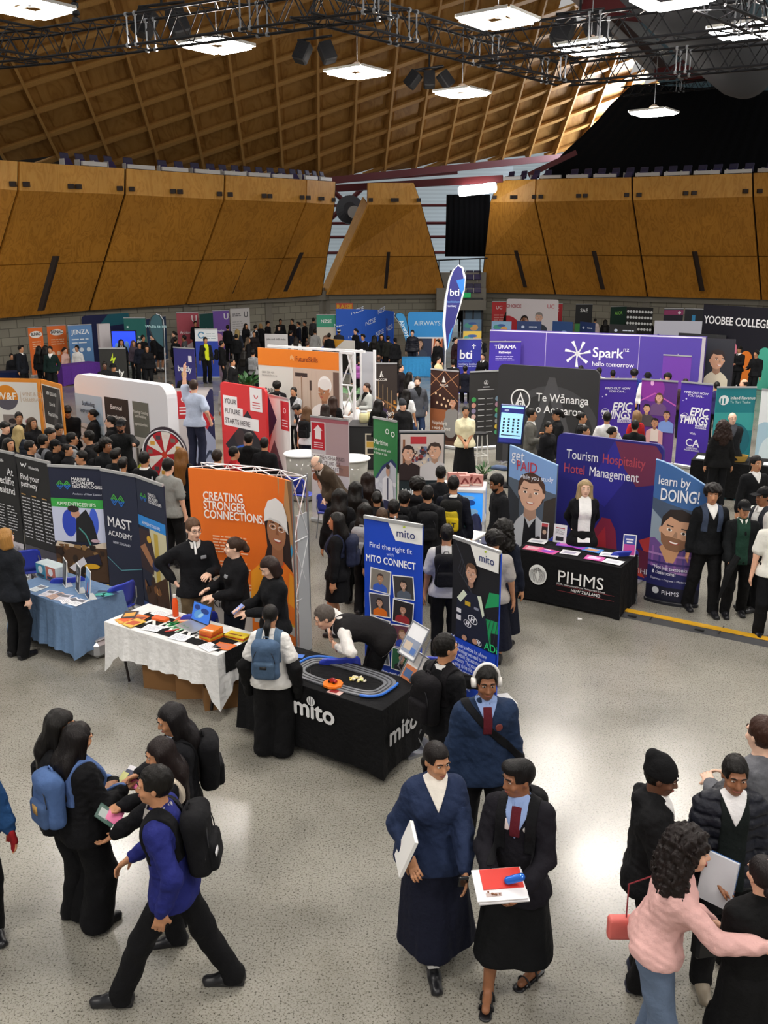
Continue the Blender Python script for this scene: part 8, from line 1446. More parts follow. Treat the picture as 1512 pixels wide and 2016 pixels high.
r = P6('person in a navy half-zip anorak and long navy skirt holding white papers', 848, 1450, 6, 1.68, ft=(850, 1880), fem=True, sk='m', fat=1.12, top='jacket', tc='202c48', collar='efe8dc', vneck='efe8dc', bot='skirt', bc='1c2138', skh=.17, hair='lowpony', hc='17110f', hyaw=22, hpitch=8, ha=(-.2, -.2, 1.0), hb=(.16, -.34, .98), feet=((-.02, -.2, 0), (.1, .22, 0)), sock='e8e6e2', curl=(.8, .55), nb=(-.8, -.2, -.2), loose=.03)
R = rotz(.1) @ roty(.3) @ rotx(.2); book(r, 'paper_pad', 'white paper pad held at the side of the woman in the long navy skirt', 'notebook', r.wa+np.array([-.03, -.05, .1]), R, (.012, .1, .16), 'f0eeea', [('pages', (.014, .003, .004), (.004, .095, .155), '2a2c3a')]); m = MB(); F = Field().box(r.wb+np.array([-.03, -.09, -.03]), (.034, .012, .062), rotx(.5), rad=.01); v, f = F.mesh(.005); m.v = [tuple(p) for p in v]; m.f = [tuple(q) for q in f]; held(r, 'smartphone', [(None, m, mat('15161a', .2))], 'dark phone in the left hand of the woman in the long navy skirt', 'phone', r.wb+np.array([-.03, -.09, -.09]))
r = P6('person in a dark blazer with badges, maroon tie and sandals carrying booklets', 1017, 1500, -22, 1.7, ft=(1008, 1935), sk='b', top='blazer', tc='1d1a24', collar='8ea4d0', vneck='8ea4d0', tie='5a1a24', bot='skirt', bc='0f1013', skh=.3, shoek='sandal', shoe='17171a', hair='quiff', hc='0f0d0d', hyaw=-45, hpitch=6, ha=(-.1, -.34, 1.08), hb=(.12, -.33, 1.04), feet=((-.12, -.2, 0), (.13, .12, 0)), fya=10, fyb=-25, na=(.2, 0, 1), nb=(-.8, -.3, .6), curl=(.6, .7), fat=.95, pack=dict(label='black backpack of the blazer wearer in sandals', col='15151a', s=.95))
badge(r, -.06, .06, .033, 'e0d0cc'); badge(r, .07, .045, .012, 'b9b4b0', 'name_bar'); badge(r, .1, -.1, .02, '5a5648', 'crest'); c = (r.wa+r.wb)/2+np.array([-.03, -.07, .03]); R = rotz(.5) @ rotx(.35)
book(r, 'booklet', 'white booklets with a red cover carried by the blazer wearer', 'booklet', c, R, (.16, .11, .006), 'efecec', [('second_booklet', (.01, -.008, -.016), (.16, .11, .006), 'e4e2e4'), ('red_cover', (.02, .035, .008), (.13, .07, .004), 'cf2a1e'), ('print', (-.05, -.07, .0075), (.05, .012, .001), 'b9a8a4')]); m = MB(); F = Field().cone(c+np.array([.05, .02, .03]), c+np.array([.13, .03, .07]), .026, k=.01); v, f = F.mesh(.006); m.v = [tuple(p) for p in v]; m.f = [tuple(q) for q in f]; held(r, 'tin', [(None, m, mat('2a6ad0', .2, .4))], 'shiny blue tin held on top of the red booklet', 'tin', c+np.array([.05, .02, .0]))
# ---- left foreground
r = P6('person in a royal-blue jumper striding left with a black backpack', 332, 1508, -88, 1.76, ft=(357, 1955), sk='m', top='jumper', tc='20266a', collar='a8a29c', bc='121216', lean=7, feet=((-.08, .34, 0), (.08, -.38, 0)), drop=.055, ha=(-.2, -.3, .92), hb=(.26, -.02, .84), hpitch=-4, fat=1.0, curl=(.8, .8), pack=dict(label='black backpack with a white tag on the striding person in royal blue', col='16161a', patch='d8d8da', px=.1, s=1.02), shoe='1a1a1d')
r = P6('person in black with a slate-blue backpack and loose wide trousers', 150, 1441, 135, 1.63, ft=(180, 1815), fem=True, hair='long', hc='15100f', top='hoodie', tc='121216', bot='wide', bc='101014', ha=(-.1, -.32, 1.1), hb=(.06, -.36, 1.05), fat=1.08, hpitch=18, curl=(.5, .6), na=(.3, 0, 1), nb=(-.3, 0, 1), pack=dict(label='slate-blue backpack with a round tan patch and a white bottle', col='4a6492', pocket='43597f', strap='50699a', patch='b08848', px=.0, pq=1))
book(r, 'leaflet_fan', 'fan of pink and navy leaflets held by the student with the slate-blue backpack', 'leaflets', (r.wa+r.wb)/2+np.array([.0, -.12, .04]), rotz(.3) @ rotx(-.55), (.1, .08, .003), 'e4e0e4', [('pink_leaflet', (-.04, .02, .006), (.05, .07, .002), 'd86a9a'), ('navy_leaflet', (.05, .03, .01), (.045, .07, .002), '2a3050'), ('yellow_leaflet', (.08, .05, .014), (.03, .06, .002), 'd8d88a')])
r = P6('person with long black hair behind the wearer of the slate-blue backpack', 106, 1398, 95, 1.66, fem=True, hair='longb', top='jacket', tc='131317', bot='trousers', bc='111115', hpitch=15, ha='hold', hb='down', fat=1.02)
m = MB(); m.box(r.P+np.array([.24, .16, .1]), (.05, .13, .15), None, .03); o = held(r, 'shoulder_bag', [(None, m, cloth('17171a'))], 'black shoulder bag behind the slate-blue backpack', 'bag', r.P+np.array([.24, .16, -.05]))
r = P6('person with straight black hair and a cream shoulder strap holding leaflets', 323, 1452, -78, 1.6, fem=True, hair='long', hc='1c1210', top='jacket', tc='131318', bot='trousers', bc='101014', hpitch=15, ha=(-.12, -.36, 1.14), hb=(.08, -.42, 1.02), na=(.3, 0, 1), nb=(-.3, 0, 1))
r.patch('shoulder_strap', cloth('c9bca8'), .01, [(r.T[:, 0], r.T[:, 0] @ r.chest+.15), (-r.T[:, 0], -(r.T[:, 0] @ r.chest)-.11), (-r.T[:, 2], -(r.T[:, 2] @ r.chest)+.0), (-r.T[:, 1], -(r.T[:, 1] @ r.chest)+.13)]); book(r, 'leaflet_fan', 'pink and green leaflets held by the student with the cream strap', 'leaflets', (r.wa+r.wb)/2+np.array([.0, -.08, .06]), rotz(-.2) @ rotx(-.7), (.1, .08, .003), '3a5a50', [('pink_leaflet', (-.03, .06, .007), (.09, .06, .002), 'e07aa4'), ('photo', (.02, -.02, .005), (.05, .04, .002), 'a9b4b0')])
P6('person in black with long hair and a black backpack looking down at leaflets', 346, 1383, -72, 1.66, fem=True, hair='longb', hc='141011', top='jacket', tc='15151b', bot='trousers', bc='111116', hpitch=18, ha='hold', hb='down', collar='a8b8d0', pack=dict(label='black backpack of the tallest long-haired student at left', col='121216'))
p = at(-38, 1850); r = person('person at the left edge showing only a blue sleeve and a red mitten', p[:2], 40, H=1.72, tc='1f4470', bc='17171a', hb=(.27, -.1, .86))
F = Field(); hand_m(F, r.wb, r.db, np.array([-1., 0, 0]), .5, False, -1); r.emit(F, 'mitten', cloth('8a1a1e'), off=.006)
P6('blonde person in a dark jacket at the left end of the blue table', 8, 1040, 150, 1.66, fem=True, hair='bob', hc='a87a40', top='jacket', tc='22262e', bc='131316', sk='p', fat=1.05)
# ---- white and black tables
r = P6('person in a white shirt with a slate backpack and black jacket over the arms', 543, 1203, 172, 1.57, ft=(540, 1484), fem=True, hair='lowpony', top='sshirt', tc='e4e1dc', bot='wide', bc='131316', collar='e8e4de', hpitch=15, ha=(-.24, -.12, .92), hb=(.24, -.12, .92), pack=dict(label='slate-blue backpack on the student in a white shirt at the race track table', col='4a607c', pocket='44586f', strap='52687f', patch='17181c', px=0))
F = Field()
for sg, e, w in ((-1, r.la, r.wa), (1, r.lb, r.wb)): F.cone(e-(0, 0, .02), w+(0, 0, -.02), .065, .06, k=.05).cone(e+(sg*.03, .03, -.05), w+(sg*.04, .05, -.22), .08, .05, k=.06)
F.noise(.008, 28., .6, 1.); r.emit(F, 'jacket_over_arms', cloth('151517'))
p = at(750, 1240, .99); r = person('balding person in a black vest and white shirt bending over the race track', p[:2], -84, H=1.76, sk='l', hair='short', hc='5a524c', top='shirt', tc='e2ddd8', vestfull='242022', bc='141417', lean=80, drop=.06, hpitch=-20, ha=(-.2, -.52, .93), hb=(.2, -.46, .9), feet=((-.1, .08, 0), (.1, .04, 0)), face=True, collar='e2ddd8')
r = P6('person with dark hair and a black backpack turning to the racing-driver banner', 876, 1250, 128, 1.72, sk='m', hair='short', top='jumper', tc='131317', collar='e8e6e2', bc='121215', ha=(-.3, -.05, .82), hb=(.05, -.5, 1.1), hyaw=-15, pack=dict(label='black backpack on the person beside the leaflet stand', col='1b181d', s=1.0))
P6('person in glasses, black zip jumper and khaki trousers behind the white table', 378, 1021, 22, 1.8, sk='p', hair='short', hc='5a4230', top='jumper', tc='15171c', collar='d4d0cc', zipc='c9c9c9', logo='8a8c90', bc='6a5a42', ha='hip', hb=(.1, -.3, 1.16), glasses='3a3a3e', hyaw=15, hpitch=6, curl=(.6, 1.0), ea=(-.9, .5, 0))
P6('person with a brown ponytail and black jacket before the orange wall', 461, 1058, -58, 1.68, fem=True, sk='p', hair='pony', hc='3a281e', top='jacket', tc='15161a', logo='8a8c90', bc='1c2030', ha='hold', hb=(.06, -.3, 1.08), hyaw=-20)
r = P6('person with a dark bob looking at a phone before the orange wall', 538, 1092, -62, 1.66, fem=True, sk='p', hair='bob', hc='2a1c17', top='jacket', tc='141519', bc='15161a', ha=(-.06, -.36, 1.16), hb=(.06, -.34, 1.12), hpitch=28)
book(r, 'smartphone', 'pale blue phone in the hands of the person with the dark bob', 'phone', (r.wa+r.wb)/2+np.array([0, -.1, .03]), rotx(.6), (.036, .075, .005), '8a9ad8')
P6('stooping grey-haired person in a brown jacket by the maritime safety banner', 662, 905, -55, 1.74, zk=.86, sk='p', hair='bald', hc='8a8680', top='jacket', tc='463a2e', bc='1c1c20', lean=38, hpitch=15, glasses='2a2a2a', ha='clasp', hb='clasp', collar='d8d4cc')
# ---- right foreground
P6('person in a black beanie and black hoodie turned to the right', 1300, 1510, 72, 1.7, ft=(1255, 1930), sk='d', hair='short', hat='beanie', hatc='121214', top='hoodie', tc='131316', collar='e4e2e0', vneck='e4e2e0', bc='101013', hpitch=14, ha='hold', hb=(.1, -.3, 1.1), shoe='23263a')
r = P6('smiling person in a black puffer jacket and striped v-neck', 1420, 1500, -6, 1.68, ft=(1400, 1920), sk='b', hair='short', top='puffer', tc='191b24', collar='eae8e8', vneck='eae8e8', vest='17201f', bc='121214', shoe='8a7f6e', ha=(-.14, -.3, 1.06), hb='down', smile=True, hpitch=4, feet=((-.1, -.1, 0), (.12, .1, 0)))
R = rotz(.9) @ roty(.25); book(r, 'folder', 'grey and blue folder held by the smiling person in the puffer jacket', 'folder', r.wa+np.array([-.0, -.06, .0]), R, (.012, .11, .16), 'c9cacf', [('blue_cover', (.016, .0, .0), (.005, .112, .162), '23508a')])
m = MB(); m.box(r.P+np.array([-.12, -.25, -.42]), (.11, .05, .14), rotz(.3), .02); held(r, 'black_bag', [(None, m, mat('131315', .25))], 'shiny black carry bag hanging before the knees of the puffer wearer', 'bag', r.P+np.array([-.12, -.25, -.56]))
r = P6('person in a pink jumper and jeans with dark curly hair leaning right', 1288, 1850, 78, 1.7, zk=.56, fem=True, sk='l', hair='curly', hc='1c1412', top='jumper', tc='dfb0aa', bot='jeans', bc='64748c', lean=15, hyaw=4, hpitch=-6, ha=(-.2, -.56, 1.2), hb='hold', ea=(-.6, .4, -.8), smile=True, hem=.95, fat=1.02, curl=(.5, .5), na=(.5, 0, -.9), lips='a84a4a', shoe='d8d6d2')
m = MB(); F = Field().box(r.P+np.array([.11, .17, .0]), (.035, .1, .075), rotz(.2), rad=.02); v, f = F.mesh(.008); m.v = [tuple(p) for p in v]; m.f = [tuple(q) for q in f]; s = MB(); s.path([r.P+np.array(q) for q in ((.11, .16, .07), (.12, .16, .3), (.0, .02, .48))], .005, 5); held(r, 'shoulder_bag', [(None, m, mat('d86a62', .5)), ('strap', s, mat('8a2a34', .5))], 'small coral shoulder bag on the hip of the person in pink', 'bag', r.P+np.array([.11, .17, -.075]))
P6('person in a grey cable-knit jumper at the right edge, seen from behind', 1506, 1415, -158, 1.8, sk='p', hair='short', hc='3a241b', top='jumper', tc='66676c', bc='131316', ha='hold', hb='hold')
P6('person in a black shawl with a low bun at the lower right corner', 1510, 1692, -172, 1.6, fem=True, sk='l', hair='lowbun', hc='1a1414', top='cloak', tc='101012', bot='skirt', bc='101012', skh=.2, fat=1.0, loose=.025, hpitch=5, ha='clasp', hb='clasp')
# ---- right middle group
P6('person with a big afro and white collar walking beside the laughing-man banner', 1386, 957, 0, 1.8, ft=(1380, 1202), sk='m', hair='afro', hc='17110f', top='jumper', tc='13151a', collar='eae8e4', vneck='eae8e4', bc='131316', hyaw=-12, feet=((-.16, .12, 0), (.1, -.15, 0)), hb=(.28, -.1, .85), pack=dict(label='grey-blue backpack on the person with the big afro', col='2a3040', strap='3a4458'))
r = P6('person in a black cap and green v-neck holding a dark folded umbrella', 1464, 993, -8, 1.64, ft=(1442, 1212), sk='m', hair='short', hat='cap', top='jumper', tc='16191c', vest='1c3a2e', collar='e8e6e0', bc='141416', feet=((-.12, 0, 0), (.13, .1, 0)), ha=(-.18, -.2, .9), hb=(.24, -.05, .88)); badge(r, 0, 0, .001, 'd8d6d2')
m = MB(); m.path([r.wa+np.array(q) for q in ((.1, -.05, .1), (0, -.08, -.1), (-.12, -.1, -.6))], [.05, .06, .01], 8); held(r, 'umbrella', [(None, m, cloth('1a1b1e'))], 'dark folded umbrella held by the person in the green v-neck', 'umbrella', r.wa+np.array([-.12, -.1, -.61]))
crowd('''
1506 960 1.76 -72 w hat=cap top=sshirt collar=eceae6 pk=2a2c33 sk=b|person in a white shirt and dark cap with a white brim edge
1538 1000 1.74 -15 w top=sshirt tc=e8e6dc sk=l|person in a short-sleeved white shirt cut by the right edge
1490 898 1.74 12 f hair=mullet collar=e6e4e0 vneck=e6e4e0 tc=131417|person with a mullet and black v-neck behind the white shirt wearers
1153 945 1.7 -4 l top=blazer tc=131318 vest=eeecea hc=a38c66 hair=longb sk=p ha=back hb=back bot=skirt bc=141416 skh=.5|blonde person in a black blazer and white top behind the crest table
985 932 1.8 -78 s top=tshirt tc=16171b bc=1f2a48 sk=b beard=120e0c hpitch=22|bearded person in a black t-shirt looking down beside the glowing tank
893 938 1.76 168 sc tc=181b2a|person in a navy jumper carrying the black and yellow backpack
842 957 1.74 178 h tc=151518 collar=e6e4e0 pk=17171a|person in a black hoodie in front of the dark green grocery banner
796 966 1.66 160 h tc=131316 pk=151518 collar=e8e6e2|shorter person in black left of the hooded one at the grocery banner
822 942 1.74 165 a tc=17171b|person with an afro half hidden before the grocery banner
752 1002 1.6 175 s hc=4a3626 tc=1b1b20|brown-haired person whose head shows over the snapshot banner
880 1034 1.7 176 s top=sshirt tc=c4c2c0 pk=15161b bc=121215|person in a grey-white shirt with a black sports backpack by the racing-driver banner
993 1026 1.66 150 ll hair=curly tc=1a2036 bot=skirt bc=181c30 skh=.25|person with wavy black hair in navy behind the racing-driver banner
974 1047 1.66 168 s top=sshirt tc=a39d97 bot=skirt bc=181d32 skh=.22 sk=m hair=afro|person with bushy hair and a grey shirt at the racing-driver banner
663 1009 1.66 -95 p bot=skirt bc=141418 skh=.55 tc=141418 sock=e8e6e2 pk=23283e hair=longb|person in a short black skirt and white socks walking left with a navy backpack
668 962 1.68 178 ll|person with very long black hair behind the lattice frame of the orange wall
718 990 1.6 165 ll tc=17181c pk=9a9a9c|person with a pale grey backpack left of the snapshot banner
724 930 1.64 175 l hc=20140f|person with long brown-black hair by the green careers banner
742 968 1.58 178 b tc=151519|short person with dark hair under the green careers banner
917 800 1.68 0 b top=tshirt tc=e8dfba bot=skirt bc=161618 skh=.1 ha=clasp hb=clasp fat=1.06 hair=bun|person in a cream t-shirt and long black skirt with clasped hands
1046 805 1.76 72 s top=blazer tc=62605a collar=eceae4 bc=5a5852 ha=hold|person in a grey suit jacket before the charcoal wall
1098 806 1.68 -82 c tc=16171a hair=pony ha=phone hb=hold|person in a dark cap holding a pale green bag before the charcoal wall
822 742 1.82 18 s top=blazer tc=4b4d54 vneck=121214 hc=3a2c22 beard=4a3628 bc=2c3c5c sk=p ha=pocket hb=pocket hyaw=-25|bearded person in a grey blazer and black t-shirt between the hotel banners
722 754 1.7 -55 l top=blazer tc=a9aca8 vneck=141416 hair=lowpony hc=33241e sk=l glasses=c9a8a0 ha=table hb=hold|person in a pale grey blazer behind the black counter
237 826 1.8 4 c tc=141517 sk=b beard=1a1412 hb=point ha=hold|bearded person in a black cap pointing at the prize wheel
217 819 1.68 -80 b tc=151518 sk=l hair=lowbun glasses=2a2a2e ha=hold|person in glasses and black before the middle trade poster
132 796 1.78 18 f tc=141417 top=jacket hpitch=30 sk=m ha=low hb=low|person in a black jacket looking down before the scaffolding poster
104 828 1.68 50 b tc=1a1a1e lean=18 hpitch=15|person leaning forward before the school sign
36 812 1.7 30 s tc=17181c|dark-haired person before the round food logo wall
8 830 1.7 70 s tc=15161a sk=l hair=fringe|person in profile at the left edge of the crowd
36 838 1.64 150 l hair=longb hc=b09a68 tc=1d222c top=puffer sk=p|person with long blonde hair in a navy puffer jacket
62 822 1.64 60 l hc=3a2a1c tc=16161a|brown-haired person right of the blonde one
2 785 1.68 120 l hc=4a3826 tc=16171a|long-haired person at the far left edge by the food wall
97 842 1.66 85 f tc=151518|person with a black fringe at the middle of the left crowd
84 856 1.7 140 s tc=17171a pk=77797e|person with a grey and black backpack in the left crowd
108 866 1.6 90 c tc=141416|person in a black cap low in the left crowd
140 852 1.7 110 s top=hoodie tc=8f9192 pk=1b1c20|person with pale grey sleeves and a black backpack
174 848 1.72 -90 s hair=short tc=131316 sk=m|person in black facing left under the orange-jacketed poster
208 864 1.72 60 a tc=17181b sk=b|curly-haired person looking right under the capped one
132 874 1.56 80 b tc=16161a|short person with a dark bun behind the navy banners
196 874 1.6 175 a tc=151518|person with curly hair seen over the tall navy banner
240 902 1.62 170 s hair=quiff tc=15151a|person in dark clothes left of the prize wheel
283 890 1.72 160 s tc=16171b collar=e2e0dc|person in a black and white jacket just left of the prize wheel
330 903 1.76 155 s top=tshirt tc=8d8d88 bc=1b1b1d vest=1b1b1d hb=hold sk=l|person in a grey t-shirt and dark apron in front of the prize wheel
356 882 1.66 172 l hair=longb hc=7a5026 tc=17171a sk=p|person with long tawny hair right of the prize wheel
427 886 1.72 165 s hc=2a1c14 tc=17181a|person in a dark jacket above the top left of the orange wall
489 852 1.72 170 h tc=141416|person in a black hoodie before the red fabric wall
545 752 1.72 175 h tc=141418 hair=afro|person in a black hood before the training wall
578 762 1.68 -20 l top=blazer tc=9a9c9e hair=lowpony sk=m vneck=151517 ha=table hb=table|person in a grey blazer sitting behind the orange counter
607 782 1.7 -40 n lean=35 tc=171a28 hpitch=20|person in a navy blazer leaning over the orange counter
604 800 1.62 160 wl hc=5a4028 bc=1a1e34 pk=16161a|person with light brown hair and a white t-shirt at the orange counter
662 746 1.76 120 h tc=151517 pk=131315 sk=l|person in black with a backpack before the hair-net worker
655 780 1.64 170 l hc=33221a tc=1b1716|person with long brown hair and a cream tote
640 795 1.6 175 l hc=241a16 tc=171517|shorter person with dark hair beside the cream tote
745 786 1.64 150 ll tc=141416|person in black with a white collar before the dark bar-light banner
800 766 1.62 160 wl tc=dcdcdc hc=15110f|person in a white t-shirt left of the man in the grey blazer
793 788 1.66 30 h hat=beanie hatc=2e3034 tc=19191c sk=l|person in a grey beanie above the grocery banner
1146 812 1.64 70 b tc=17171b collar=e8e6e4|person with a dark bun and white collar before the charcoal wall's right end
1196 812 1.7 172 w hair=short tc=dedcda|person in a white t-shirt with dark headphones at the first slogan banner
1152 838 1.58 60 b tc=1a1a1e|shorter person with a bun behind the violet wall
1206 840 1.58 100 b tc=141417|person with a bun showing over the violet wall
1254 808 1.66 -150 l hc=8a6a4a tc=a81c20 hair=bob|person with fair hair in a red jacket before the group portrait
1251 828 1.64 165 s tc=16161a|dark-haired person in front of the red jacket
1443 812 1.76 -4 s hair=bald hc=8a6a4a tc=26282c top=cardigan vneck=4a4c52 sk=p glasses=4a2a20 ha=back hb=back fat=1.2|stout person in glasses before the teal tax-office banner
1424 830 1.7 176 ll hair=curly hc=2a1a14 tc=141416|person with long wavy hair seen from behind at the black table
58 868 1.66 100 s tc=151519|dark-haired person above the second black banner
16 862 1.7 60 l tc=17171b|long-haired person above the leftmost black banner
160 888 1.64 -60 s tc=131317|person in black above the green-striped banner
226 884 1.68 150 s tc=17181c hair=quiff|person in black between the curly-haired one and the wheel
182 806 1.66 -70 b tc=16161a|person with a dark bun at the edge of the scaffolding poster
460 880 1.6 120 s tc=a01c22|person in red behind the orange wall
520 862 1.66 170 s tc=16161a|dark-haired person right of the red fabric wall
700 948 1.62 170 ll tc=151518|person with long black hair left of the green careers banner
775 985 1.64 175 s tc=131317|person in black low before the grocery banner
868 918 1.7 170 s tc=16171c|person in black hidden between the grocery banner and the tank
1080 830 1.6 40 b tc=1a1a1e|person with a bun behind the grey suit
1096 905 1.5 -60 s tc=2a2c30|seated dark-haired person behind the smiling-woman banner
''')
p = atD(388, 912, 18.7); mb = MB(); mb.box((0, 0, .3), (.3, .25, .3), bev=.02); o = mb.build('step_box', mat('3a3a3e', .6), None, False, (p[0], p[1], .002)); tag(o, 'dark step under the man reaching up', 'box')
person('person in a pale blue shirt reaching one arm high', p[:2], 165, H=1.8, sk='l', hair='short', hc='3a2a20', top='sshirt', tc='b4bed2', bc='23263a', pz=.605, ha=(-.3, -.08, .95), hb=(.2, -.08, 2.1), eb=(.6, .3, 0), lean=4)
# the CAT backpack
p = at(893, 938, 1.76); q = bpy.data.objects
B2 = dict(label='black and yellow branded backpack at the glowing tank', col='1c1c1a', pocket='d6b81c', panel='c9b02a', strap='26262a', s=1.05)
r = [o for o in COL.objects if o.get('label') == 'person in a navy jumper carrying the black and yellow backpack'][0]
rr = Rig(H=1.76, fat=.93); rr.h = .012; rr.topf = lambda: torso_ops(Field(), rr, .022, 'long', .84, .01); bpk = backpack(rr, r, None, 0, B2, .022); lettering(bpk, 'CAT', 0, .2, .1, '17171a', 0, bold=.03, M=Matrix.Translation((0, .215, .12)) @ Matrix.Rotation(math.pi, 4, 'Z'))
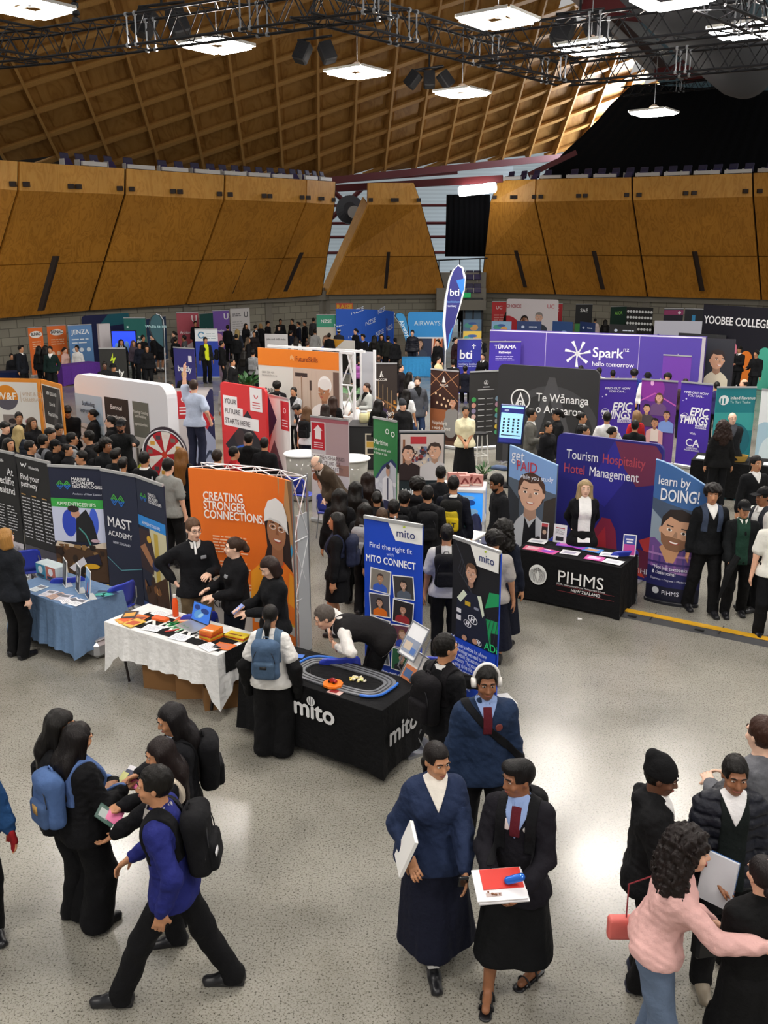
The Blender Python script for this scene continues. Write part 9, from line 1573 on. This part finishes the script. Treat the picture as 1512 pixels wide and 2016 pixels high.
# ---- far crowd
crowd('''
22 696 1.64 40 b sit=1 tc=1b1c20|seated person resting chin on hand at the far left table
40 680 1.76 75 n tc=1e222c pk=1b1d22|person in a dark suit jacket and backpack at the far left
76 681 1.68 170 ll|first of two long-haired people below the narrow orange banner
89 680 1.7 175 ll|second of two long-haired people below the wider orange banner
98 682 1.76 5 s tc=17332e collar=e6e4e0 vneck=e6e4e0 bc=15171a hb=pocket|smiling person in a dark green jumper by the purple table
127 684 1.62 70 p sit=1 tc=d8b0a4 sk=l|seated person in pale pink behind the purple table
151 680 1.74 -10 s sit=1 tc=e8e6e2 top=shirt sk=m|seated person in a white shirt behind the purple table
238 668 1.68 30 ll tc=1b1c22 collar=e6e4e0|long-haired person with a white collar before the blue screen
262 670 1.62 40 p hair=long hc=5a4a50 tc=4a404a|person with a mauve headscarf near the teal banner
274 674 1.6 20 p tc=1a1f30|person in navy under the teal banner
289 680 1.64 10 l tc=15161b|long-haired person in a dark blazer in front of the teal banner group
281 660 1.7 60 s tc=15161a|person with short dark hair behind the long-haired one
300 658 1.68 -60 s tc=17181c sk=l|person turned left before the dark teal banner
311 653 1.72 170 p bot=skirt bc=16171c skh=.55 sock=e8e6e2 tc=16181f|person in a short skirt and white socks near the teal feather flag
342 652 1.66 -60 p tc=3a3436 sk=l|ponytailed person before the rose-red banner
345 664 1.6 160 s tc=17181c|short person under the rose-red banner
362 660 1.72 -80 h tc=4a4a4c sk=b|person in a charcoal jacket left of the curled-logo banner
384 632 1.74 30 s tc=15161a sk=m|person in black above the curled-logo banner
404 664 1.78 30 v sk=m|person in a hi-vis vest and tie by the curled-logo banner
436 671 1.74 100 h tc=141417 pk=131316|person in black with a backpack right of the curled-logo banner
362 731 1.64 178 l hc=b89a68 hair=pony tc=131316 sk=p|person with a blonde ponytail under the navy and lilac banner
334 752 1.66 60 s tc=16171b collar=e4e2de|student just right of the white trade wall
205 712 1.7 20 s tc=15161a sk=d|person before the lime lightning banner
222 716 1.62 60 s tc=17171a hat=bucket|person in a dark hat right of the lightning banner
448 640 1.72 170 s tc=151519|person in black below the white faculty banner
467 648 1.64 170 l hc=a8905a tc=2a2e38|blonde person below the white faculty banner
465 658 1.6 170 s tc=18191d|dark-haired person in front of the blonde one
484 637 1.72 50 l tc=1a1a1e sk=m|long-haired person right of the white faculty banner
500 652 1.64 0 p tc=2a2224 sk=m|smiling person in a dark zip top in the middle far crowd
503 640 1.68 120 s tc=16171b pk=c9c9cc|person with white straps in the middle far crowd
513 637 1.66 150 l hair=bob hc=9a7a50 tc=1c1c20|person with tawny hair in the middle far crowd
527 632 1.74 70 c tc=17171b|person in a cap beside the white jobs sign
552 628 1.78 20 s tc=191a1e sk=b|tall person behind the white jobs sign
549 640 1.66 10 f tc=15161a sk=l|person with a black fringe behind the white jobs sign
575 628 1.74 -40 s tc=22191c|person right of the tall one behind the jobs sign
588 634 1.7 -70 n tc=1b2036|person in a navy blazer right of the jobs sign
600 632 1.68 -60 s tc=17181c|person in black left of the green logo banner
617 626 1.72 160 s tc=3a3a3c|person in charcoal beside the green logo banner
620 648 1.7 -160 g|person in a grey shirt in front of the green logo banner
572 650 1.64 150 s tc=1b2036|person in navy below the jobs sign
583 664 1.6 175 l tc=e0dedc hc=241c18|long-haired person in white behind the training wall
605 672 1.6 150 s hc=3a2a24 tc=e4e2de|person in white just above the training wall
488 664 1.62 100 l hc=5a4a3a tc=1b1b1f|person with mid-brown hair by the wooden counter
457 706 1.66 70 b tc=131316 collar=e6e4e2|person in black beside the broad-leaved plant
480 690 1.66 160 l tc=1a1a1d|person behind the broad-leaved plant
498 688 1.7 170 g tc=8f8f90 pk=77787a|person in grey right of the broad-leaved plant
445 748 1.66 160 s tc=8a8684 hc=17120f|person in a grey top behind the red fabric wall
648 656 1.66 160 s tc=17181c|person in black left of the blue logo wall
667 648 1.68 170 c hatc=e6e4e0 tc=2a2a30|person in a white cap by the blue logo wall
700 647 1.72 -50 p tc=15161b sk=l|person in dark uniform before the blue logo wall
715 658 1.74 -40 n tc=15161c collar=5a7ad0|person in a dark jacket with blue tie before the blue logo wall
737 660 1.68 170 v hair=long sk=m|left one of two people in hi-vis vests
751 658 1.68 10 l tc=16161a|long-haired person between the two hi-vis vests
764 661 1.68 165 v hair=bun sk=m|right one of two people in hi-vis vests
778 665 1.66 -160 p tc=17181c|person beside the right hi-vis vest
745 698 1.66 175 s hair=bald hc=3a2a20 tc=2a2826 sk=d|person with a shaved head above the bar-light banner
708 702 1.68 175 s tc=16161a pk=8a4a8a|person with a purple backpack left of the bar-light banner
789 717 1.64 60 b tc=1d1418 sk=l|person holding a bright pink folder between the hotel banners
812 650 1.78 -8 s top=puffer tc=1b1d26 bc=1a1e2e sk=l|person in a dark quilted vest before the sky-blue cloth
862 668 1.72 -40 p tc=15161a sk=l fat=1.1|person in black with folded arms left of the feather flag
806 732 1.66 120 l tc=d8d6d4|long-haired person in white above the grey blazer
863 702 1.6 60 b tc=d8c896 sk=l|person in pale yellow above the bulb banner
892 708 1.62 170 s tc=1a1a1e collar=e4e2e0|dark-haired person above the right end of the bulb banner
897 664 1.7 50 p tc=3a1c24 sk=l|person in maroon behind the feather flag
908 600 1.8 170 s tc=0f1014|person in black standing in the corner doorway
945 660 1.7 -100 s tc=c9c6c4 pk=1c1c20|person in stripes right of the three-letter banner
951 695 1.66 -30 p tc=15161a collar=e6e4e2 sk=l|person in a black jacket between the blue and purple banners
916 720 1.7 170 s sit=1 tc=16182a|seated person in navy before the three-letter banner
998 614 1.66 30 l tc=17181c|first person at the pale printed wall
1010 619 1.64 -30 s tc=221a20|second person at the pale printed wall
1031 622 1.7 10 s tc=4a1c20 sk=b|bearded person in maroon under the printed woman
1069 621 1.66 160 l tc=e0deda|person in white beside the red right banner
1078 623 1.66 -20 ll tc=16161a|long-haired person below the red right banner
1146 616 1.7 170 s tc=2a3450|person in navy before the black and green banner
1172 627 1.64 160 b tc=c9b8b4|person in pink right of the black and green banner
1192 629 1.68 170 ll tc=151518|long-haired person left of the dark green game banner
1238 626 1.68 0 l tc=17181b|person before the wall dotted with white logos
1266 618 1.72 170 s tc=e4e4e2 hc=7ac02a pk=15161a|person with lime-green hair in white
1279 629 1.68 150 s tc=141518|person beside the lime-haired one
1144 720 1.68 170 s tc=17181c|first head over the charcoal wall
1180 724 1.66 175 s tc=e0dedc|second head over the charcoal wall
1207 729 1.62 175 h tc=131316|hooded person before the long purple wall
1249 728 1.72 178 a tc=2a3a8a|person with a round afro before the long purple wall
1276 733 1.7 175 s hat=bucket tc=e2e0de|person in a black bucket hat before the long purple wall
1315 736 1.68 -20 f hair=afro tc=dcdad8|curly-haired person before the plain magenta banner
1350 746 1.62 175 s tc=3a2a30 hc=2a1e18|brown-haired person between the group portrait and slogan banner
1412 752 1.62 175 s tc=2a2452|person in purple left of the teal banner
1466 746 1.74 -120 s hair=bald hc=2a1c16 tc=e0dedc sk=l|bald bearded person above the teal banner
1457 681 1.74 -55 f tc=141519 collar=e6e4e0 ha=hold hb=hold glasses=2a2a2c|person with a black fringe and white collar holding a bottle
1490 690 1.72 -60 s tc=17181c sk=m ha=hold pk=17171a|person in black before the grey-blue banner
1441 645 1.7 175 ll tc=cfc4b0|person with long dark hair in a cream coat
1480 632 1.8 -100 s tc=e8e6e2 top=sshirt beard=1a1412 sk=m|bearded person in a white shirt before the coloured arches
1429 641 1.64 20 l tc=17181c|long-haired person below the blue arch
1449 642 1.66 0 p tc=191a20 sk=l|person in black below the pink arch
1466 655 1.62 -60 f tc=1b1c22|person below the orange arch
''', sk='m')
